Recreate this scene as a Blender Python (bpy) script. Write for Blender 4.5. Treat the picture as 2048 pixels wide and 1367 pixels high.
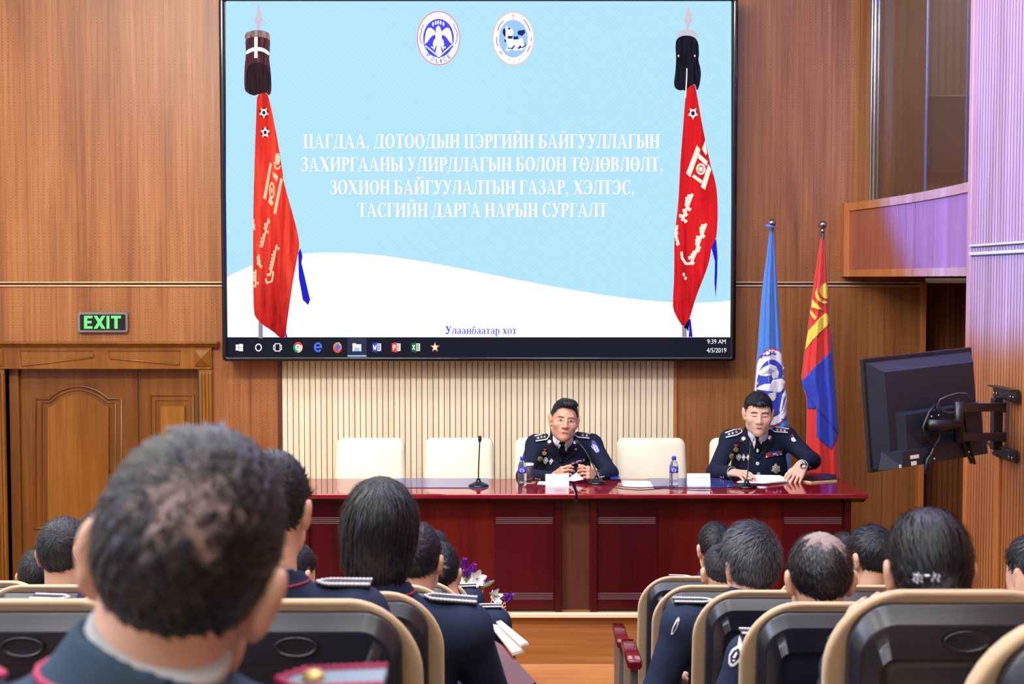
import bpy, bmesh, math, random
import numpy as np
from mathutils import Vector, Matrix, Euler
from mathutils.bvhtree import BVHTree
from mathutils.geometry import delaunay_2d_cdt

for o in list(bpy.data.objects):
    bpy.data.objects.remove(o)
SC = bpy.context.scene
COL = SC.collection
PI = math.pi

# ---------------------------------------------------------------- camera
FPX = 2600.0                       # focal length in pixels of the 2048 wide frame
CAMZ = 2.33
PITCH = math.atan((683.5 - 558) / FPX)
cam = bpy.data.cameras.new('camera')
cam.sensor_width = 36
cam.lens = FPX / 2048 * 36
cam.clip_start = 0.05
camo = bpy.data.objects.new('camera', cam)
COL.objects.link(camo)
camo.location = (0, 0, CAMZ)
camo.rotation_euler = (PI / 2 - PITCH, 0, 0)
cam.dof.use_dof = True
cam.dof.focus_distance = 8.6
cam.dof.aperture_fstop = 6.3
SC.camera = camo

# ---------------------------------------------------------------- world, exposure, lights
SC.view_settings.view_transform = 'Standard'
SC.view_settings.look = 'None'
SC.view_settings.gamma = 1
SC.view_settings.exposure = 0.0
SC.view_settings.use_curve_mapping = False
SC.cycles.use_denoising = True
SC.cycles.max_bounces = 6
SC.cycles.caustics_reflective = False
SC.cycles.caustics_refractive = False
SC.cycles.sample_clamp_indirect = 4
W = bpy.data.worlds.new('world')
SC.world = W
W.use_nodes = True
W.node_tree.nodes['Background'].inputs[0].default_value = (0.85, 0.87, 1.0, 1)
W.node_tree.nodes['Background'].inputs[1].default_value = 0.25


def area(name, loc, rot, sx, sy, power, color=(1, 1, 1)):
    l = bpy.data.lights.new(name, 'AREA')
    l.shape = 'RECTANGLE'
    l.size = sx
    l.size_y = sy
    l.energy = power
    l.color = color
    o = bpy.data.objects.new(name, l)
    o.location = loc
    o.rotation_euler = rot
    COL.objects.link(o)
    return o


def spot(name, loc, target, power, color, angle, blend, radius=0.08):
    l = bpy.data.lights.new(name, 'SPOT')
    l.energy = power
    l.color = color
    l.spot_size = math.radians(angle)
    l.spot_blend = blend
    l.shadow_soft_size = radius
    o = bpy.data.objects.new(name, l)
    o.location = loc
    d = Vector(target) - Vector(loc)
    o.rotation_euler = d.to_track_quat('-Z', 'Y').to_euler()
    COL.objects.link(o)
    return o


for lx in (-4.0, -2.0, 0.0, 1.7):
    for ly in (-0.6, 2.2, 4.6, 7.0):
        area('ceiling_lamp', (lx, ly, 5.35), (0, 0, 0), 1.3, 1.1, 50 if lx < 1 else 34, (1.0, 0.985, 0.955))
# stage wash lamps aimed at the front wall from the ceiling edge
for lx, pw in ((-3.6, 112), (-1.6, 95), (0.6, 38)):
    area('stage_lamp', (lx, 4.6, 5.2), (math.radians(58), 0, 0), 1.2, 0.4, pw, (1.0, 0.985, 0.955))
# violet stage spot from the upper left on the right hand wall and the balcony
spot('violet_spot', (-3.6, 2.6, 4.9), (2.65, 6.6, 4.2), 50000, (0.012, 0.105, 1.0), 33, 0.2)
# cold daylight from the high left rear
area('daylight', (-5.2, 0.5, 4.6), (0, math.radians(-62), 0), 3.0, 1.2, 190, (0.62, 0.70, 1.0))

area('booth_fill', (4.3, 8.7, 5.2), (0, 0, 0), 0.6, 0.6, 48, (0.95, 0.98, 1.0))  # unseen fill light, added to brighten the booth behind the balcony glass

# ---------------------------------------------------------------- pixel -> place
_R = Vector((1, 0, 0))
_F = Vector((0, math.cos(PITCH), -math.sin(PITCH)))
_U = Vector((0, math.sin(PITCH), math.cos(PITCH)))
CAM = Vector((0, 0, CAMZ))


def ray(px, py):
    return _R * ((px - 1024) / FPX) + _U * ((683.5 - py) / FPX) + _F


def at(px, py, Y):
    d = ray(px, py)
    return CAM + d * (Y / d.y)


def on_z(px, py, z):
    d = ray(px, py)
    return CAM + d * ((z - CAMZ) / d.z)


# ---------------------------------------------------------------- object helpers
def link(name, me, mat=None, parent=None, smooth=False):
    o = bpy.data.objects.new(name, me)
    COL.objects.link(o)
    if mat is not None:
        for m in (mat if isinstance(mat, (list, tuple)) else [mat]):
            me.materials.append(m)
    if parent is not None:
        o.parent = parent
    if smooth:
        me.polygons.foreach_set('use_smooth', [True] * len(me.polygons))
    return o


def obj(name, bm, mat=None, parent=None, smooth=False, loc=None):
    me = bpy.data.meshes.new(name)
    bm.normal_update()
    bm.to_mesh(me)
    bm.free()
    o = link(name, me, mat, parent, smooth)
    if loc is not None:
        o.location = loc
    return o


def empty(name, loc=(0, 0, 0), rz=0):
    o = bpy.data.objects.new(name, None)
    o.empty_display_size = 0.1
    o.location = loc
    o.rotation_euler = (0, 0, rz)
    COL.objects.link(o)
    return o


def tag(o, label=None, cat=None, group=None, kind=None):
    if label:
        o['label'] = label
    if cat:
        o['category'] = cat
    if group:
        o['group'] = group
    if kind:
        o['kind'] = kind
    return o


def copy_tree(o, parent=None):
    c = o.copy()
    COL.objects.link(c)
    if parent is not None:
        c.parent = parent
    for ch in list(o.children):
        copy_tree(ch, c)
    return c


def BM():
    return bmesh.new()


def box(bm, x0, x1, y0, y1, z0, z1, bev=0.0, seg=2, mi=0):
    vs = [bm.verts.new(p) for p in ((x0, y0, z0), (x1, y0, z0), (x1, y1, z0), (x0, y1, z0), (x0, y0, z1), (x1, y0, z1), (x1, y1, z1), (x0, y1, z1))]
    fs = [bm.faces.new([vs[i] for i in f]) for f in ((3, 2, 1, 0), (4, 5, 6, 7), (0, 1, 5, 4), (1, 2, 6, 5), (2, 3, 7, 6), (3, 0, 4, 7))]
    for f in fs:
        f.material_index = mi
    if bev > 0:
        es = list({e for f in fs for e in f.edges})
        r = bmesh.ops.bevel(bm, geom=es, offset=bev, segments=seg, profile=0.5, affect='EDGES')
        for f in r['faces']:
            f.material_index = mi
    return vs


def prism(bm, pts, axis, a, b, mi=0):
    """extrude a 2-D polygon along an axis; pts are in the two other axes (in x,y,z order)"""
    def mk(p, t):
        if axis == 0:
            return (t, p[0], p[1])
        if axis == 1:
            return (p[0], t, p[1])
        return (p[0], p[1], t)
    A = [bm.verts.new(mk(p, a)) for p in pts]
    B = [bm.verts.new(mk(p, b)) for p in pts]
    n = len(pts)
    fs = [bm.faces.new(A), bm.faces.new(B[::-1])]
    for i in range(n):
        fs.append(bm.faces.new((A[i], B[i], B[(i + 1) % n], A[(i + 1) % n])))
    for f in fs:
        f.material_index = mi
    bmesh.ops.recalc_face_normals(bm, faces=fs)
    return fs


def tube(bm, pts, r, seg=8, cap=True, mi=0):
    pts = [Vector(p) for p in pts]
    n = len(pts)
    rs = r if isinstance(r, (list, tuple)) else [r] * n
    rings = []
    up = None
    for i, p in enumerate(pts):
        t = (pts[min(i + 1, n - 1)] - pts[max(i - 1, 0)]).normalized()
        if up is None:
            up = t.orthogonal().normalized()
        up = (up - t * up.dot(t))
        up = up.normalized() if up.length > 1e-6 else t.orthogonal().normalized()
        s = t.cross(up)
        rings.append([bm.verts.new(p + (up * math.cos(2 * PI * k / seg) + s * math.sin(2 * PI * k / seg)) * rs[i]) for k in range(seg)])
    for a, b in zip(rings, rings[1:]):
        for k in range(seg):
            f = bm.faces.new((a[k], a[(k + 1) % seg], b[(k + 1) % seg], b[k]))
            f.smooth = True
            f.material_index = mi
    if cap:
        bm.faces.new(rings[0][::-1]).material_index = mi
        bm.faces.new(rings[-1]).material_index = mi


def lathe(bm, prof, c=(0, 0, 0), seg=24, mi=0, sx=1, sy=1):
    rings = []
    for r, z in prof:
        if r < 1e-6:
            rings.append([bm.verts.new((c[0], c[1], c[2] + z))])
        else:
            rings.append([bm.verts.new((c[0] + sx * r * math.cos(2 * PI * k / seg), c[1] + sy * r * math.sin(2 * PI * k / seg), c[2] + z)) for k in range(seg)])
    for a, b in zip(rings, rings[1:]):
        for k in range(seg):
            k2 = (k + 1) % seg
            if len(a) == 1 and len(b) == 1:
                continue
            if len(a) == 1:
                f = bm.faces.new((a[0], b[k2], b[k]))
            elif len(b) == 1:
                f = bm.faces.new((a[k], a[k2], b[0]))
            else:
                f = bm.faces.new((a[k], a[k2], b[k2], b[k]))
            f.smooth = True
            f.material_index = mi
    if len(rings[0]) > 1:
        bm.faces.new(rings[0][::-1]).material_index = mi
    if len(rings[-1]) > 1:
        bm.faces.new(rings[-1]).material_index = mi


def rrect(x0, x1, z0, z1, r, seg=6, rb=None):
    """rounded rectangle outline, ccw; rb = radius of the two bottom corners"""
    rb = r if rb is None else rb
    out = []
    for cx, cz, a0, rr in ((x1 - r, z1 - r, 0, r), (x0 + r, z1 - r, 90, r), (x0 + rb, z0 + rb, 180, rb), (x1 - rb, z0 + rb, 270, rb)):
        for k in range(seg + 1):
            a = math.radians(a0 + 90 * k / seg)
            out.append((cx + rr * math.cos(a), cz + rr * math.sin(a)))
    return out


def loft(bm, loops, mi=0, cap0=True, cap1=True, smooth=True):
    L = [[bm.verts.new(p) for p in lp] for lp in loops]
    n = len(L[0])
    fs = []
    for a, b in zip(L, L[1:]):
        for k in range(n):
            f = bm.faces.new((a[k], a[(k + 1) % n], b[(k + 1) % n], b[k]))
            f.smooth = smooth
            fs.append(f)
    if cap0:
        fs.append(bm.faces.new(L[0][::-1]))
    if cap1:
        fs.append(bm.faces.new(L[-1]))
    for f in fs:
        f.material_index = mi
    return fs


# ---------------------------------------------------------------- materials
def srgb(r, g, b):
    f = lambda c: (c / 255 / 12.92) if c / 255 <= 0.04045 else ((c / 255 + 0.055) / 1.055) ** 2.4
    return (f(r), f(g), f(b))


class NT:
    def __init__(s, name):
        s.m = bpy.data.materials.new(name)
        s.m.use_nodes = True
        s.t = s.m.node_tree
        s.b = s.t.nodes['Principled BSDF']

    def n(s, typ, **kw):
        nd = s.t.nodes.new(typ)
        for k, v in kw.items():
            setattr(nd, k, v)
        return nd

    def l(s, a, b):
        s.t.links.new(a, b)

    def math(s, op, a, b=None, c=None):
        nd = s.n('ShaderNodeMath', operation=op)
        for i, v in enumerate((a, b, c)):
            if v is None:
                continue
            if isinstance(v, (int, float)):
                nd.inputs[i].default_value = v
            else:
                s.l(v, nd.inputs[i])
        return nd.outputs[0]

    def mix(s, fac, a, b, mode='MIX'):
        nd = s.n('ShaderNodeMix', data_type='RGBA', blend_type=mode)
        for i, v in ((0, fac), (6, a), (7, b)):
            if isinstance(v, (int, float)):
                nd.inputs[i].default_value = v
            elif isinstance(v, tuple):
                nd.inputs[i].default_value = (*v[:3], 1)
            else:
                s.l(v, nd.inputs[i])
        return nd.outputs[2]

    def coord(s, scale=(1, 1, 1), kind='Object'):
        tc = s.n('ShaderNodeTexCoord')
        mp = s.n('ShaderNodeMapping')
        mp.inputs['Scale'].default_value = scale
        s.l(tc.outputs[kind], mp.inputs[0])
        return mp.outputs[0]

    def noise(s, vec, scale=1, detail=4, rough=0.55, dist=0.0):
        nd = s.n('ShaderNodeTexNoise')
        s.l(vec, nd.inputs['Vector'])
        nd.inputs['Scale'].default_value = scale
        nd.inputs['Detail'].default_value = detail
        nd.inputs['Roughness'].default_value = rough
        nd.inputs['Distortion'].default_value = dist
        return nd.outputs['Fac']

    def ramp(s, fac, stops):
        nd = s.n('ShaderNodeValToRGB')
        el = nd.color_ramp.elements
        while len(el) < len(stops):
            el.new(0.5)
        for e, (p, c) in zip(el, stops):
            e.position = p
            e.color = (*c[:3], 1) if isinstance(c, tuple) else (c, c, c, 1)
        s.l(fac, nd.inputs[0])
        return nd.outputs[0]

    def bump(s, h, strength=0.3, dist=0.01):
        nd = s.n('ShaderNodeBump')
        nd.inputs['Strength'].default_value = strength
        nd.inputs['Distance'].default_value = dist
        s.l(h, nd.inputs['Height'])
        s.l(nd.outputs[0], s.b.inputs['Normal'])

    def set(s, col=None, rough=None, metal=None, spec=None, coat=None, trans=None, emit=None, estr=None, sheen=None):
        I = s.b.inputs
        if col is not None:
            if isinstance(col, tuple):
                I['Base Color'].default_value = (*col[:3], 1)
            else:
                s.l(col, I['Base Color'])
        for k, v in (('Roughness', rough), ('Metallic', metal), ('Specular IOR Level', spec), ('Coat Weight', coat), ('Transmission Weight', trans), ('Emission Strength', estr), ('Sheen Weight', sheen)):
            if v is not None:
                I[k].default_value = v
        if emit is not None:
            I['Emission Color'].default_value = (*emit[:3], 1)
        return s.m


def plain(name, col, rough=0.5, metal=0.0, var=0.06, nscale=30, bump=0.0, **kw):
    """one colour with a faint procedural mottling"""
    t = NT(name)
    v = t.noise(t.coord(), nscale, 3)
    c = t.mix(v, tuple(max(0, x * (1 - var)) for x in col), tuple(min(1, x * (1 + var)) for x in col))
    if bump:
        t.bump(v, bump, 0.004)
    return t.set(c, rough, metal, **kw)


def emission(name, col, strength=1.0):
    t = NT(name)
    return t.set((0.002, 0.002, 0.003), 0.5, spec=0.02, emit=col, estr=strength)


def wood(name, c0, c1, c2, axis=0, holes=True, groove=0.0, rough=0.38, pitch=0.042, gscale=1.0, horiz=False):
    """veneer with grain along z (or along x when horiz); columns of small round perforations or fine grooves across `axis`"""
    t = NT(name)
    sc = [7.0 * gscale, 7.0 * gscale, 7.0 * gscale]
    sc[0 if horiz else 2] = 0.45 * gscale
    a = t.noise(t.coord(tuple(sc)), 1.0, 5, 0.6, 0.6)
    sc2 = [55.0 * gscale, 55.0 * gscale, 55.0 * gscale]
    sc2[0 if horiz else 2] = 1.6 * gscale
    b = t.noise(t.coord(tuple(sc2)), 1.0, 4, 0.65)
    sc3 = [2.2] * 3
    sc3[0 if horiz else 2] = 0.25
    d = t.noise(t.coord(tuple(sc3)), 1.0, 2)
    f = t.math('ADD', t.math('MULTIPLY', a, 0.55), t.math('ADD', t.math('MULTIPLY', b, 0.33), t.math('MULTIPLY', d, 0.25)))
    col = t.ramp(f, [(0.36, c0), (0.55, c1), (0.74, c2)])
    h = None
    if holes or groove:
        tc = t.n('ShaderNodeTexCoord')
        sp = t.n('ShaderNodeSeparateXYZ')
        t.l(tc.outputs['Object'], sp.inputs[0])
        u = sp.outputs[axis]
        fu = t.math('SUBTRACT', t.math('FRACT', t.math('DIVIDE', u, pitch)), 0.5)
        if holes:
            fv = t.math('SUBTRACT', t.math('FRACT', t.math('DIVIDE', sp.outputs[2], 0.024)), 0.5)
            du = t.math('MULTIPLY', fu, pitch)
            dv = t.math('MULTIPLY', fv, 0.024)
            dd = t.math('SQRT', t.math('ADD', t.math('MULTIPLY', du, du), t.math('MULTIPLY', dv, dv)))
            hole = t.math('LESS_THAN', dd, 0.0028)
            col = t.mix(hole, col, (0.02, 0.011, 0.006))
            fs = t.math('ABSOLUTE', t.math('SUBTRACT', t.math('FRACT', t.math('DIVIDE', u, pitch * 5)), 0.5))
            col = t.mix(t.math('MULTIPLY', t.math('LESS_THAN', fs, 0.006), 0.45), col, (0.06, 0.03, 0.014))
        if groove:
            g = t.math('LESS_THAN', t.math('ABSOLUTE', fu), groove)
            col = t.mix(t.math('MULTIPLY', g, 0.75), col, (0.035, 0.018, 0.01))
    return t.set(col, rough, spec=0.4)


M = {}
M['wood_left'] = wood('perforated_veneer', srgb(102, 60, 28), srgb(144, 90, 48), srgb(170, 114, 66))
M['wood_low'] = wood('veneer_grooved', srgb(118, 64, 30), srgb(152, 88, 46), srgb(176, 108, 62))
M['wood_side'] = wood('side_veneer', srgb(132, 76, 40), srgb(168, 104, 60), srgb(190, 126, 78), axis=1, holes=False, groove=0.12)
M['wood_balcony'] = wood('balcony_veneer', srgb(124, 66, 50), srgb(154, 88, 66), srgb(174, 106, 82), axis=1, holes=False, groove=0.06, pitch=0.03)
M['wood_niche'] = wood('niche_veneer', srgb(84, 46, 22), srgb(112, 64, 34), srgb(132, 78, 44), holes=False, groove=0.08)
M['trim_wood'] = wood('trim_veneer', srgb(150, 88, 44), srgb(178, 110, 60), srgb(198, 132, 78), holes=False)
M['door_wood'] = wood('door_wood', srgb(80, 46, 15), srgb(108, 65, 24), srgb(136, 86, 36), holes=False, rough=0.3, gscale=0.8)
M['door_frame'] = wood('door_frame_wood', srgb(96, 57, 18), srgb(128, 79, 28), srgb(154, 101, 42), holes=False, rough=0.28, gscale=0.8)
M['stage_wood'] = wood('stage_wood', srgb(104, 62, 26), srgb(158, 104, 56), srgb(190, 136, 82), holes=False, rough=0.3, horiz=True, gscale=0.8)
M['floor_wood'] = wood('floor_wood', srgb(150, 92, 48), srgb(186, 124, 72), srgb(206, 146, 92), holes=False, rough=0.28, horiz=True)
M['mahogany'] = wood('mahogany', srgb(50, 4, 11), srgb(66, 8, 15), srgb(82, 12, 19), holes=False, rough=0.26, horiz=False, gscale=0.7)
M['mahogany_centre_lit'] = wood('mahogany_centre_lit', srgb(62, 8, 9), srgb(84, 15, 13), srgb(104, 24, 17), holes=False, rough=0.26, gscale=0.7)  # lighter, warmer mahogany: reflected light painted into the centre panels
M['mahogany_top'] = wood('mahogany_top', srgb(96, 10, 22), srgb(120, 16, 30), srgb(140, 24, 38), holes=False, rough=0.055, horiz=True, gscale=0.7)
M['mahogany_top'].node_tree.nodes['Principled BSDF'].inputs['Specular IOR Level'].default_value = 0.75
M['walnut'] = wood('walnut_leg', srgb(70, 36, 26), srgb(92, 50, 36), srgb(110, 62, 46), holes=False)
M['mahogany_dark'] = plain('mahogany_shadow_edge', srgb(34, 10, 16), 0.25)  # near-black: shade below the tabletop edge put into the colour
M['silver_line'] = plain('silver_inlay', srgb(150, 120, 128), 0.3, 0.4)
M['brass_trim'] = plain('champagne_trim', srgb(206, 178, 138), 0.35, 0.3)
M['stage_edge'] = plain('cream_edge', srgb(232, 218, 186), 0.35)
M['plaster'] = plain('plaster', srgb(214, 206, 196), 0.8)
M['ceiling'] = plain('ceiling_paint', srgb(228, 226, 222), 0.9)
M['carpet'] = plain('row_floor', srgb(96, 66, 50), 0.7)
M['chrome'] = plain('chrome', srgb(205, 210, 215), 0.12, 1.0)
M['steel'] = plain('steel', srgb(170, 172, 176), 0.25, 1.0)
M['black_plastic'] = plain('black_plastic', srgb(22, 23, 28), 0.32)
M['black_gloss'] = plain('black_gloss', srgb(10, 11, 18), 0.12)
M['tv_plastic'] = plain('tv_plastic', srgb(30, 38, 54), 0.42)
M['white_leather'] = plain('cream_leather', srgb(226, 217, 190), 0.5, var=0.03, bump=0.05)
M['paper'] = plain('paper', srgb(246, 247, 250), 0.6, var=0.02)
M['ink'] = plain('faint_ink', srgb(176, 184, 200), 0.6)
M['white_metal'] = plain('white_plastic', srgb(226, 226, 228), 0.4)
M['black_fabric'] = plain('black_cloth', srgb(14, 15, 22), 0.7)
M['blue_plastic'] = plain('blue_plastic', srgb(40, 60, 150), 0.3)
M['desk_pad'] = plain('blue_desk_pad', srgb(58, 62, 128), 0.12, var=0.03)


def glass_mat(name, col, rough=0.02):
    t = NT(name)
    return t.set(col, rough, trans=1.0)


# ---------------------------------------------------------------- the room shell
YW = 9.90                                     # front wall plane
XR = 2.65                                     # right side wall plane
ZST = 0.27                                    # stage floor
ZF = -0.05                                    # hall floor in front of the stage
ZL = -0.32                                    # lower floor by the door, left of the stage
XST = -2.25                                   # left end of the stage
ZC = 5.5
XL = -5.6


def struct(name, bm, mat, smooth=False, parent=None):
    o = obj(name, bm, mat, parent, smooth)
    if parent is None:
        o['kind'] = 'structure'
    return o


def X_(px, Y=YW):
    return at(px, 600, Y).x


def Z_(py, Y=YW):
    return at(1024, py, Y).z


zt0, zt1 = Z_(573), Z_(563)                   # champagne trim on the front wall
bm = BM()
xb0, xb1 = X_(562), X_(1349)                  # the cream slatted panel
xe = X_(1850)
door_x0, door_x1, door_top = X_(9), X_(398), Z_(737)
zb1 = Z_(640)
# upper perforated veneer and the lower fields, one wall
box(bm, XL, xe, YW, YW + 0.12, zt1, ZC)
box(bm, XL, door_x0, YW, YW + 0.12, ZL - 0.2, zt0)
box(bm, door_x0, door_x1, YW, YW + 0.12, door_top, zt0)
box(bm, door_x1, xb0, YW, YW + 0.12, ZL - 0.2, zt0)
box(bm, xb0, xb1, YW, YW + 0.12, zb1, zt0)
box(bm, xb1, xe, YW, YW + 0.12, ZF - 0.2, zt0)
box(bm, XL, xe, YW + 0.03, YW + 0.12, zt0, zt1)
struct('wall_front', bm, M['wood_left'])
# double champagne strip
bm = BM()
zm = (zt0 + zt1) / 2
box(bm, XL, xe, YW - 0.012, YW + 0.03, zm + 0.008, zt1, 0.004)
box(bm, XL, xe, YW - 0.012, YW + 0.03, zt0, zm - 0.006, 0.004)
struct('trim_1', bm, M['brass_trim'])
# vertical seams beside the cream panel and to the right of the screen
bm = BM()
box(bm, xb0 - 0.03, xb0, YW - 0.015, YW + 0.02, ZST, zb1)
struct('trim_2', bm, M['walnut'])
bm = BM()
box(bm, xb1, xb1 + 0.022, YW - 0.015, YW + 0.02, ZST, zb1)
struct('trim_3', bm, M['trim_wood'])
bm = BM()
box(bm, xe - 0.035, xe + 0.005, YW - 0.02, YW + 0.14, ZF, zt1)
struct('trim_4', bm, M['trim_wood'])
# cream slatted panel : slats with real grooves, colour drifts from slat to slat
t = NT('cream_slats')
tc = t.n('ShaderNodeTexCoord')
sp = t.n('ShaderNodeSeparateXYZ')
t.l(tc.outputs['Object'], sp.inputs[0])
cell = t.math('FLOOR', t.math('DIVIDE', sp.outputs[0], 0.0423))
wn = t.n('ShaderNodeTexWhiteNoise', noise_dimensions='1D')
t.l(cell, wn.inputs['W'])
gr = t.noise(t.coord((60, 60, 1.5)), 1, 3)
c = t.mix(wn.outputs['Value'], srgb(222, 208, 176), srgb(238, 226, 196))
c = t.mix(t.math('MULTIPLY', gr, 0.25), c, srgb(206, 188, 150))
M['cream_slats'] = t.set(c, 0.45)
bm = BM()
nsl = int((xb1 - xb0) / 0.0423)
wsl = (xb1 - xb0) / nsl
for i in range(nsl):
    xa = xb0 + i * wsl
    box(bm, xa + 0.0028, xa + wsl - 0.0028, YW + 0.0, YW + 0.05, ZST, zb1 + 0.02)
box(bm, xb0, xb1, YW + 0.05, YW + 0.1, ZST, zb1 + 0.02, mi=1)
struct('wall_panel', bm, [M['cream_slats'], M['walnut']])

# niche behind the balcony, at the right end of the front wall
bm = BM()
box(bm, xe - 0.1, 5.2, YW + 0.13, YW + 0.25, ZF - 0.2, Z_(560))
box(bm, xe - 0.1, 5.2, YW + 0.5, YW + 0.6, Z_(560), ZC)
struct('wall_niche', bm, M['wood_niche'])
# light strip above the niche
bm = BM()
box(bm, X_(1838), 5.0, YW + 0.06, YW + 0.13, Z_(566), Z_(556))
struct('trim_5', bm, M['stage_edge'])

# right side wall, ends at y = 7.5
YB = 7.52
zs0, zs1 = at(1945, 506, YB).z, at(1945, 493, YB).z
bm = BM()
box(bm, XR, XR + 0.14, -3.2, YB, ZF - 0.2, ZC)
struct('wall_right', bm, M['wood_side'])
bm = BM()
box(bm, XR - 0.022, XR, -3.2, YB - 0.02, zs0 + 0.035, zs1 + 0.01, 0.004)
box(bm, XR - 0.022, XR, -3.2, YB - 0.02, zs0 - 0.014, zs0 + 0.004, 0.004)
struct('trim_6', bm, M['brass_trim'])
bm = BM()
box(bm, XR - 0.02, XR + 0.16, YB - 0.035, YB + 0.02, ZF - 0.2, ZC, 0.006)
struct('trim_7', bm, M['trim_wood'])
ys = on_z(2004, 600, at(2004, 1000, 1).z).y
bm = BM()
yv = 7.02
box(bm, XR - 0.018, XR, yv - 0.03, yv + 0.03, ZF - 0.2, Z_(905, 7.0), 0.004)
struct('trim_8', bm, M['trim_wood'])

# the rest of the shell : left wall, rear wall, ceiling
bm = BM()
box(bm, XL - 0.15, XL, -3.2, YW + 0.15, ZL - 0.2, ZC)
struct('wall_left', bm, M['plaster'])
bm = BM()
box(bm, XL, XR + 0.1, -3.3, -3.2, ZF - 0.4, ZC)
struct('wall_rear', bm, M['plaster'])
bm = BM()
box(bm, XL - 0.1, 5.3, -3.3, YW + 0.7, ZC, ZC + 0.1)
struct('ceiling', bm, M['ceiling'])
bm = BM()
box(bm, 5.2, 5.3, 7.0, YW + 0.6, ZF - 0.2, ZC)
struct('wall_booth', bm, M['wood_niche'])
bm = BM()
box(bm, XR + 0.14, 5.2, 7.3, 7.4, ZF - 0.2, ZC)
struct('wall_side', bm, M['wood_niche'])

# floors : front floor, stage, raked rows
bm = BM()
box(bm, XST, 5.2, 5.75, 7.95, ZF - 0.35, ZF)
box(bm, XL, XST, 5.75, YW + 0.2, ZL - 0.1, ZL)
struct('floor', bm, M['floor_wood'])
bm = BM()
box(bm, XST, 5.2, 7.965, YW + 0.6, ZL - 0.1, ZST)
struct('floor_stage', bm, M['stage_wood'])
bm = BM()
box(bm, XST, 5.2, 7.93, 7.965, ZST - 0.028, ZST + 0.002, 0.006)
struct('trim_9', bm, M['stage_edge'])

ROW_R = {1: (6.2, 1.42), 2: (5.3, 1.25), 3: (4.3, 1.03), 4: (3.42, 0.85), 5: (2.52, 0.60), 6: (1.72, 0.44)}
ROW_L = {1: (6.12, 1.41), 2: (5.27, 1.225), 3: (4.42, 1.04), 4: (3.57, 0.858), 5: (2.72, 0.668), 6: (1.87, 0.48), 7: (0.98, 0.345)}
CH = 0.95                                     # chair height


def floor_z(row):
    return CAMZ - row[1] - CH


def row_steps(rows, x0, x1, name):
    b = BM()
    ks = sorted(rows)
    for k in ks:
        y0 = rows[k + 1][0] - 0.14 + 0.0 if k + 1 in rows else -3.2
        y1 = rows[k][0] - 0.14
        if k + 1 in rows:
            box(b, x0, x1, y0, y1, ZF - 0.3, floor_z(rows[k + 1]))
        else:
            box(b, x0, x1, y0, y1, ZF - 0.3, floor_z(rows[k]) + 0.14)
    struct(name, b, M['carpet'])


row_steps(ROW_L, XL, 0.2, 'floor_left')
row_steps(ROW_R, 0.2, XR, 'floor_right')

# ================================================================ door, balcony
door = empty('door_1', (X_(215), YW, ZL))
door['kind'] = 'structure'


def child(name, bm, mat, par, smooth=False):
    """bm in world coordinates -> child of par with the same place"""
    p = par
    off = Vector((0, 0, 0))
    while p is not None:
        off += p.location
        p = p.parent
    bmesh.ops.translate(bm, verts=bm.verts, vec=-off)
    return obj(name, bm, mat, par, smooth)


YD = YW - 0.03
bm = BM()
lz0, lz1 = Z_(737), Z_(692)
xl, xr = X_(-60), X_(424)
box(bm, xl, xr, YW - 0.035, YW, lz0, lz1, 0.004)                                   # lintel board
prism(bm, [(YW, Z_(693)), (YW - 0.045, Z_(693)), (YW - 0.06, Z_(688)), (YW - 0.085, Z_(686)), (YW - 0.085, Z_(682.5)), (YW, Z_(682.5))], 0, xl, X_(438))
child('door_lintel', bm, M['door_frame'], door)
bm = BM()


def bead(bm, pts, Y, r=0.006):
    P = [at(x, y, Y) for x, y in pts]
    tube(bm, P + [P[0], P[1]], r, 6, False)


for pts in (((40, 700), (186, 700), (188, 714), (44, 731)), ((217, 700), (361, 700), (359, 729), (220, 716))):
    bead(bm, pts, YW - 0.037, 0.007)
    P = [at(x, y, YW - 0.036) for x, y in pts]
child('lintel_moulding', bm, M['door_frame'], door, True)
bm = BM()
for x0, x1 in ((390, 421), (-24, 8)):
    c0, c1, z0, z1 = X_(x0), X_(x1), Z_(731), Z_(698)
    f = YW - 0.045
    vs = [bm.verts.new(p) for p in ((c0, f, z0), (c1, f, z0), (c1, f, z1), (c0, f, z1))]
    tip = bm.verts.new(((c0 + c1) / 2, f - 0.04, (z0 + z1) / 2))
    for i in range(4):
        bm.faces.new((vs[i], vs[(i + 1) % 4], tip))
    box(bm, c0, c1, f, YW - 0.03, z0, z1)
child('corner_block', bm, M['door_frame'], door)
bm = BM()
for a, b in ((398, 424), (-18, 8)):
    x0, x1 = X_(a), X_(b)
    box(bm, x0, x1, YW - 0.022, YW, ZL, lz0)
    n = 4
    for i in range(n):
        cx = x0 + (i + 0.5) * (x1 - x0) / n
        box(bm, cx - 0.009, cx + 0.009, YW - 0.034, YW - 0.02, ZL + 0.15, lz0 - 0.03, 0.003)
child('door_jamb', bm, M['door_frame'], door)
YL = YW + 0.09
bm = BM()
box(bm, X_(9) - 0.02, X_(9), YW, YW + 0.14, ZL, lz0)
box(bm, X_(398), X_(398) + 0.02, YW, YW + 0.14, ZL, lz0)
box(bm, X_(9), at(41, 800, YL).x, YL - 0.035, YL + 0.03, ZL, lz0, 0.004)
child('door_reveal', bm, M['door_wood'], door)
ztop = lz0


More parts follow.
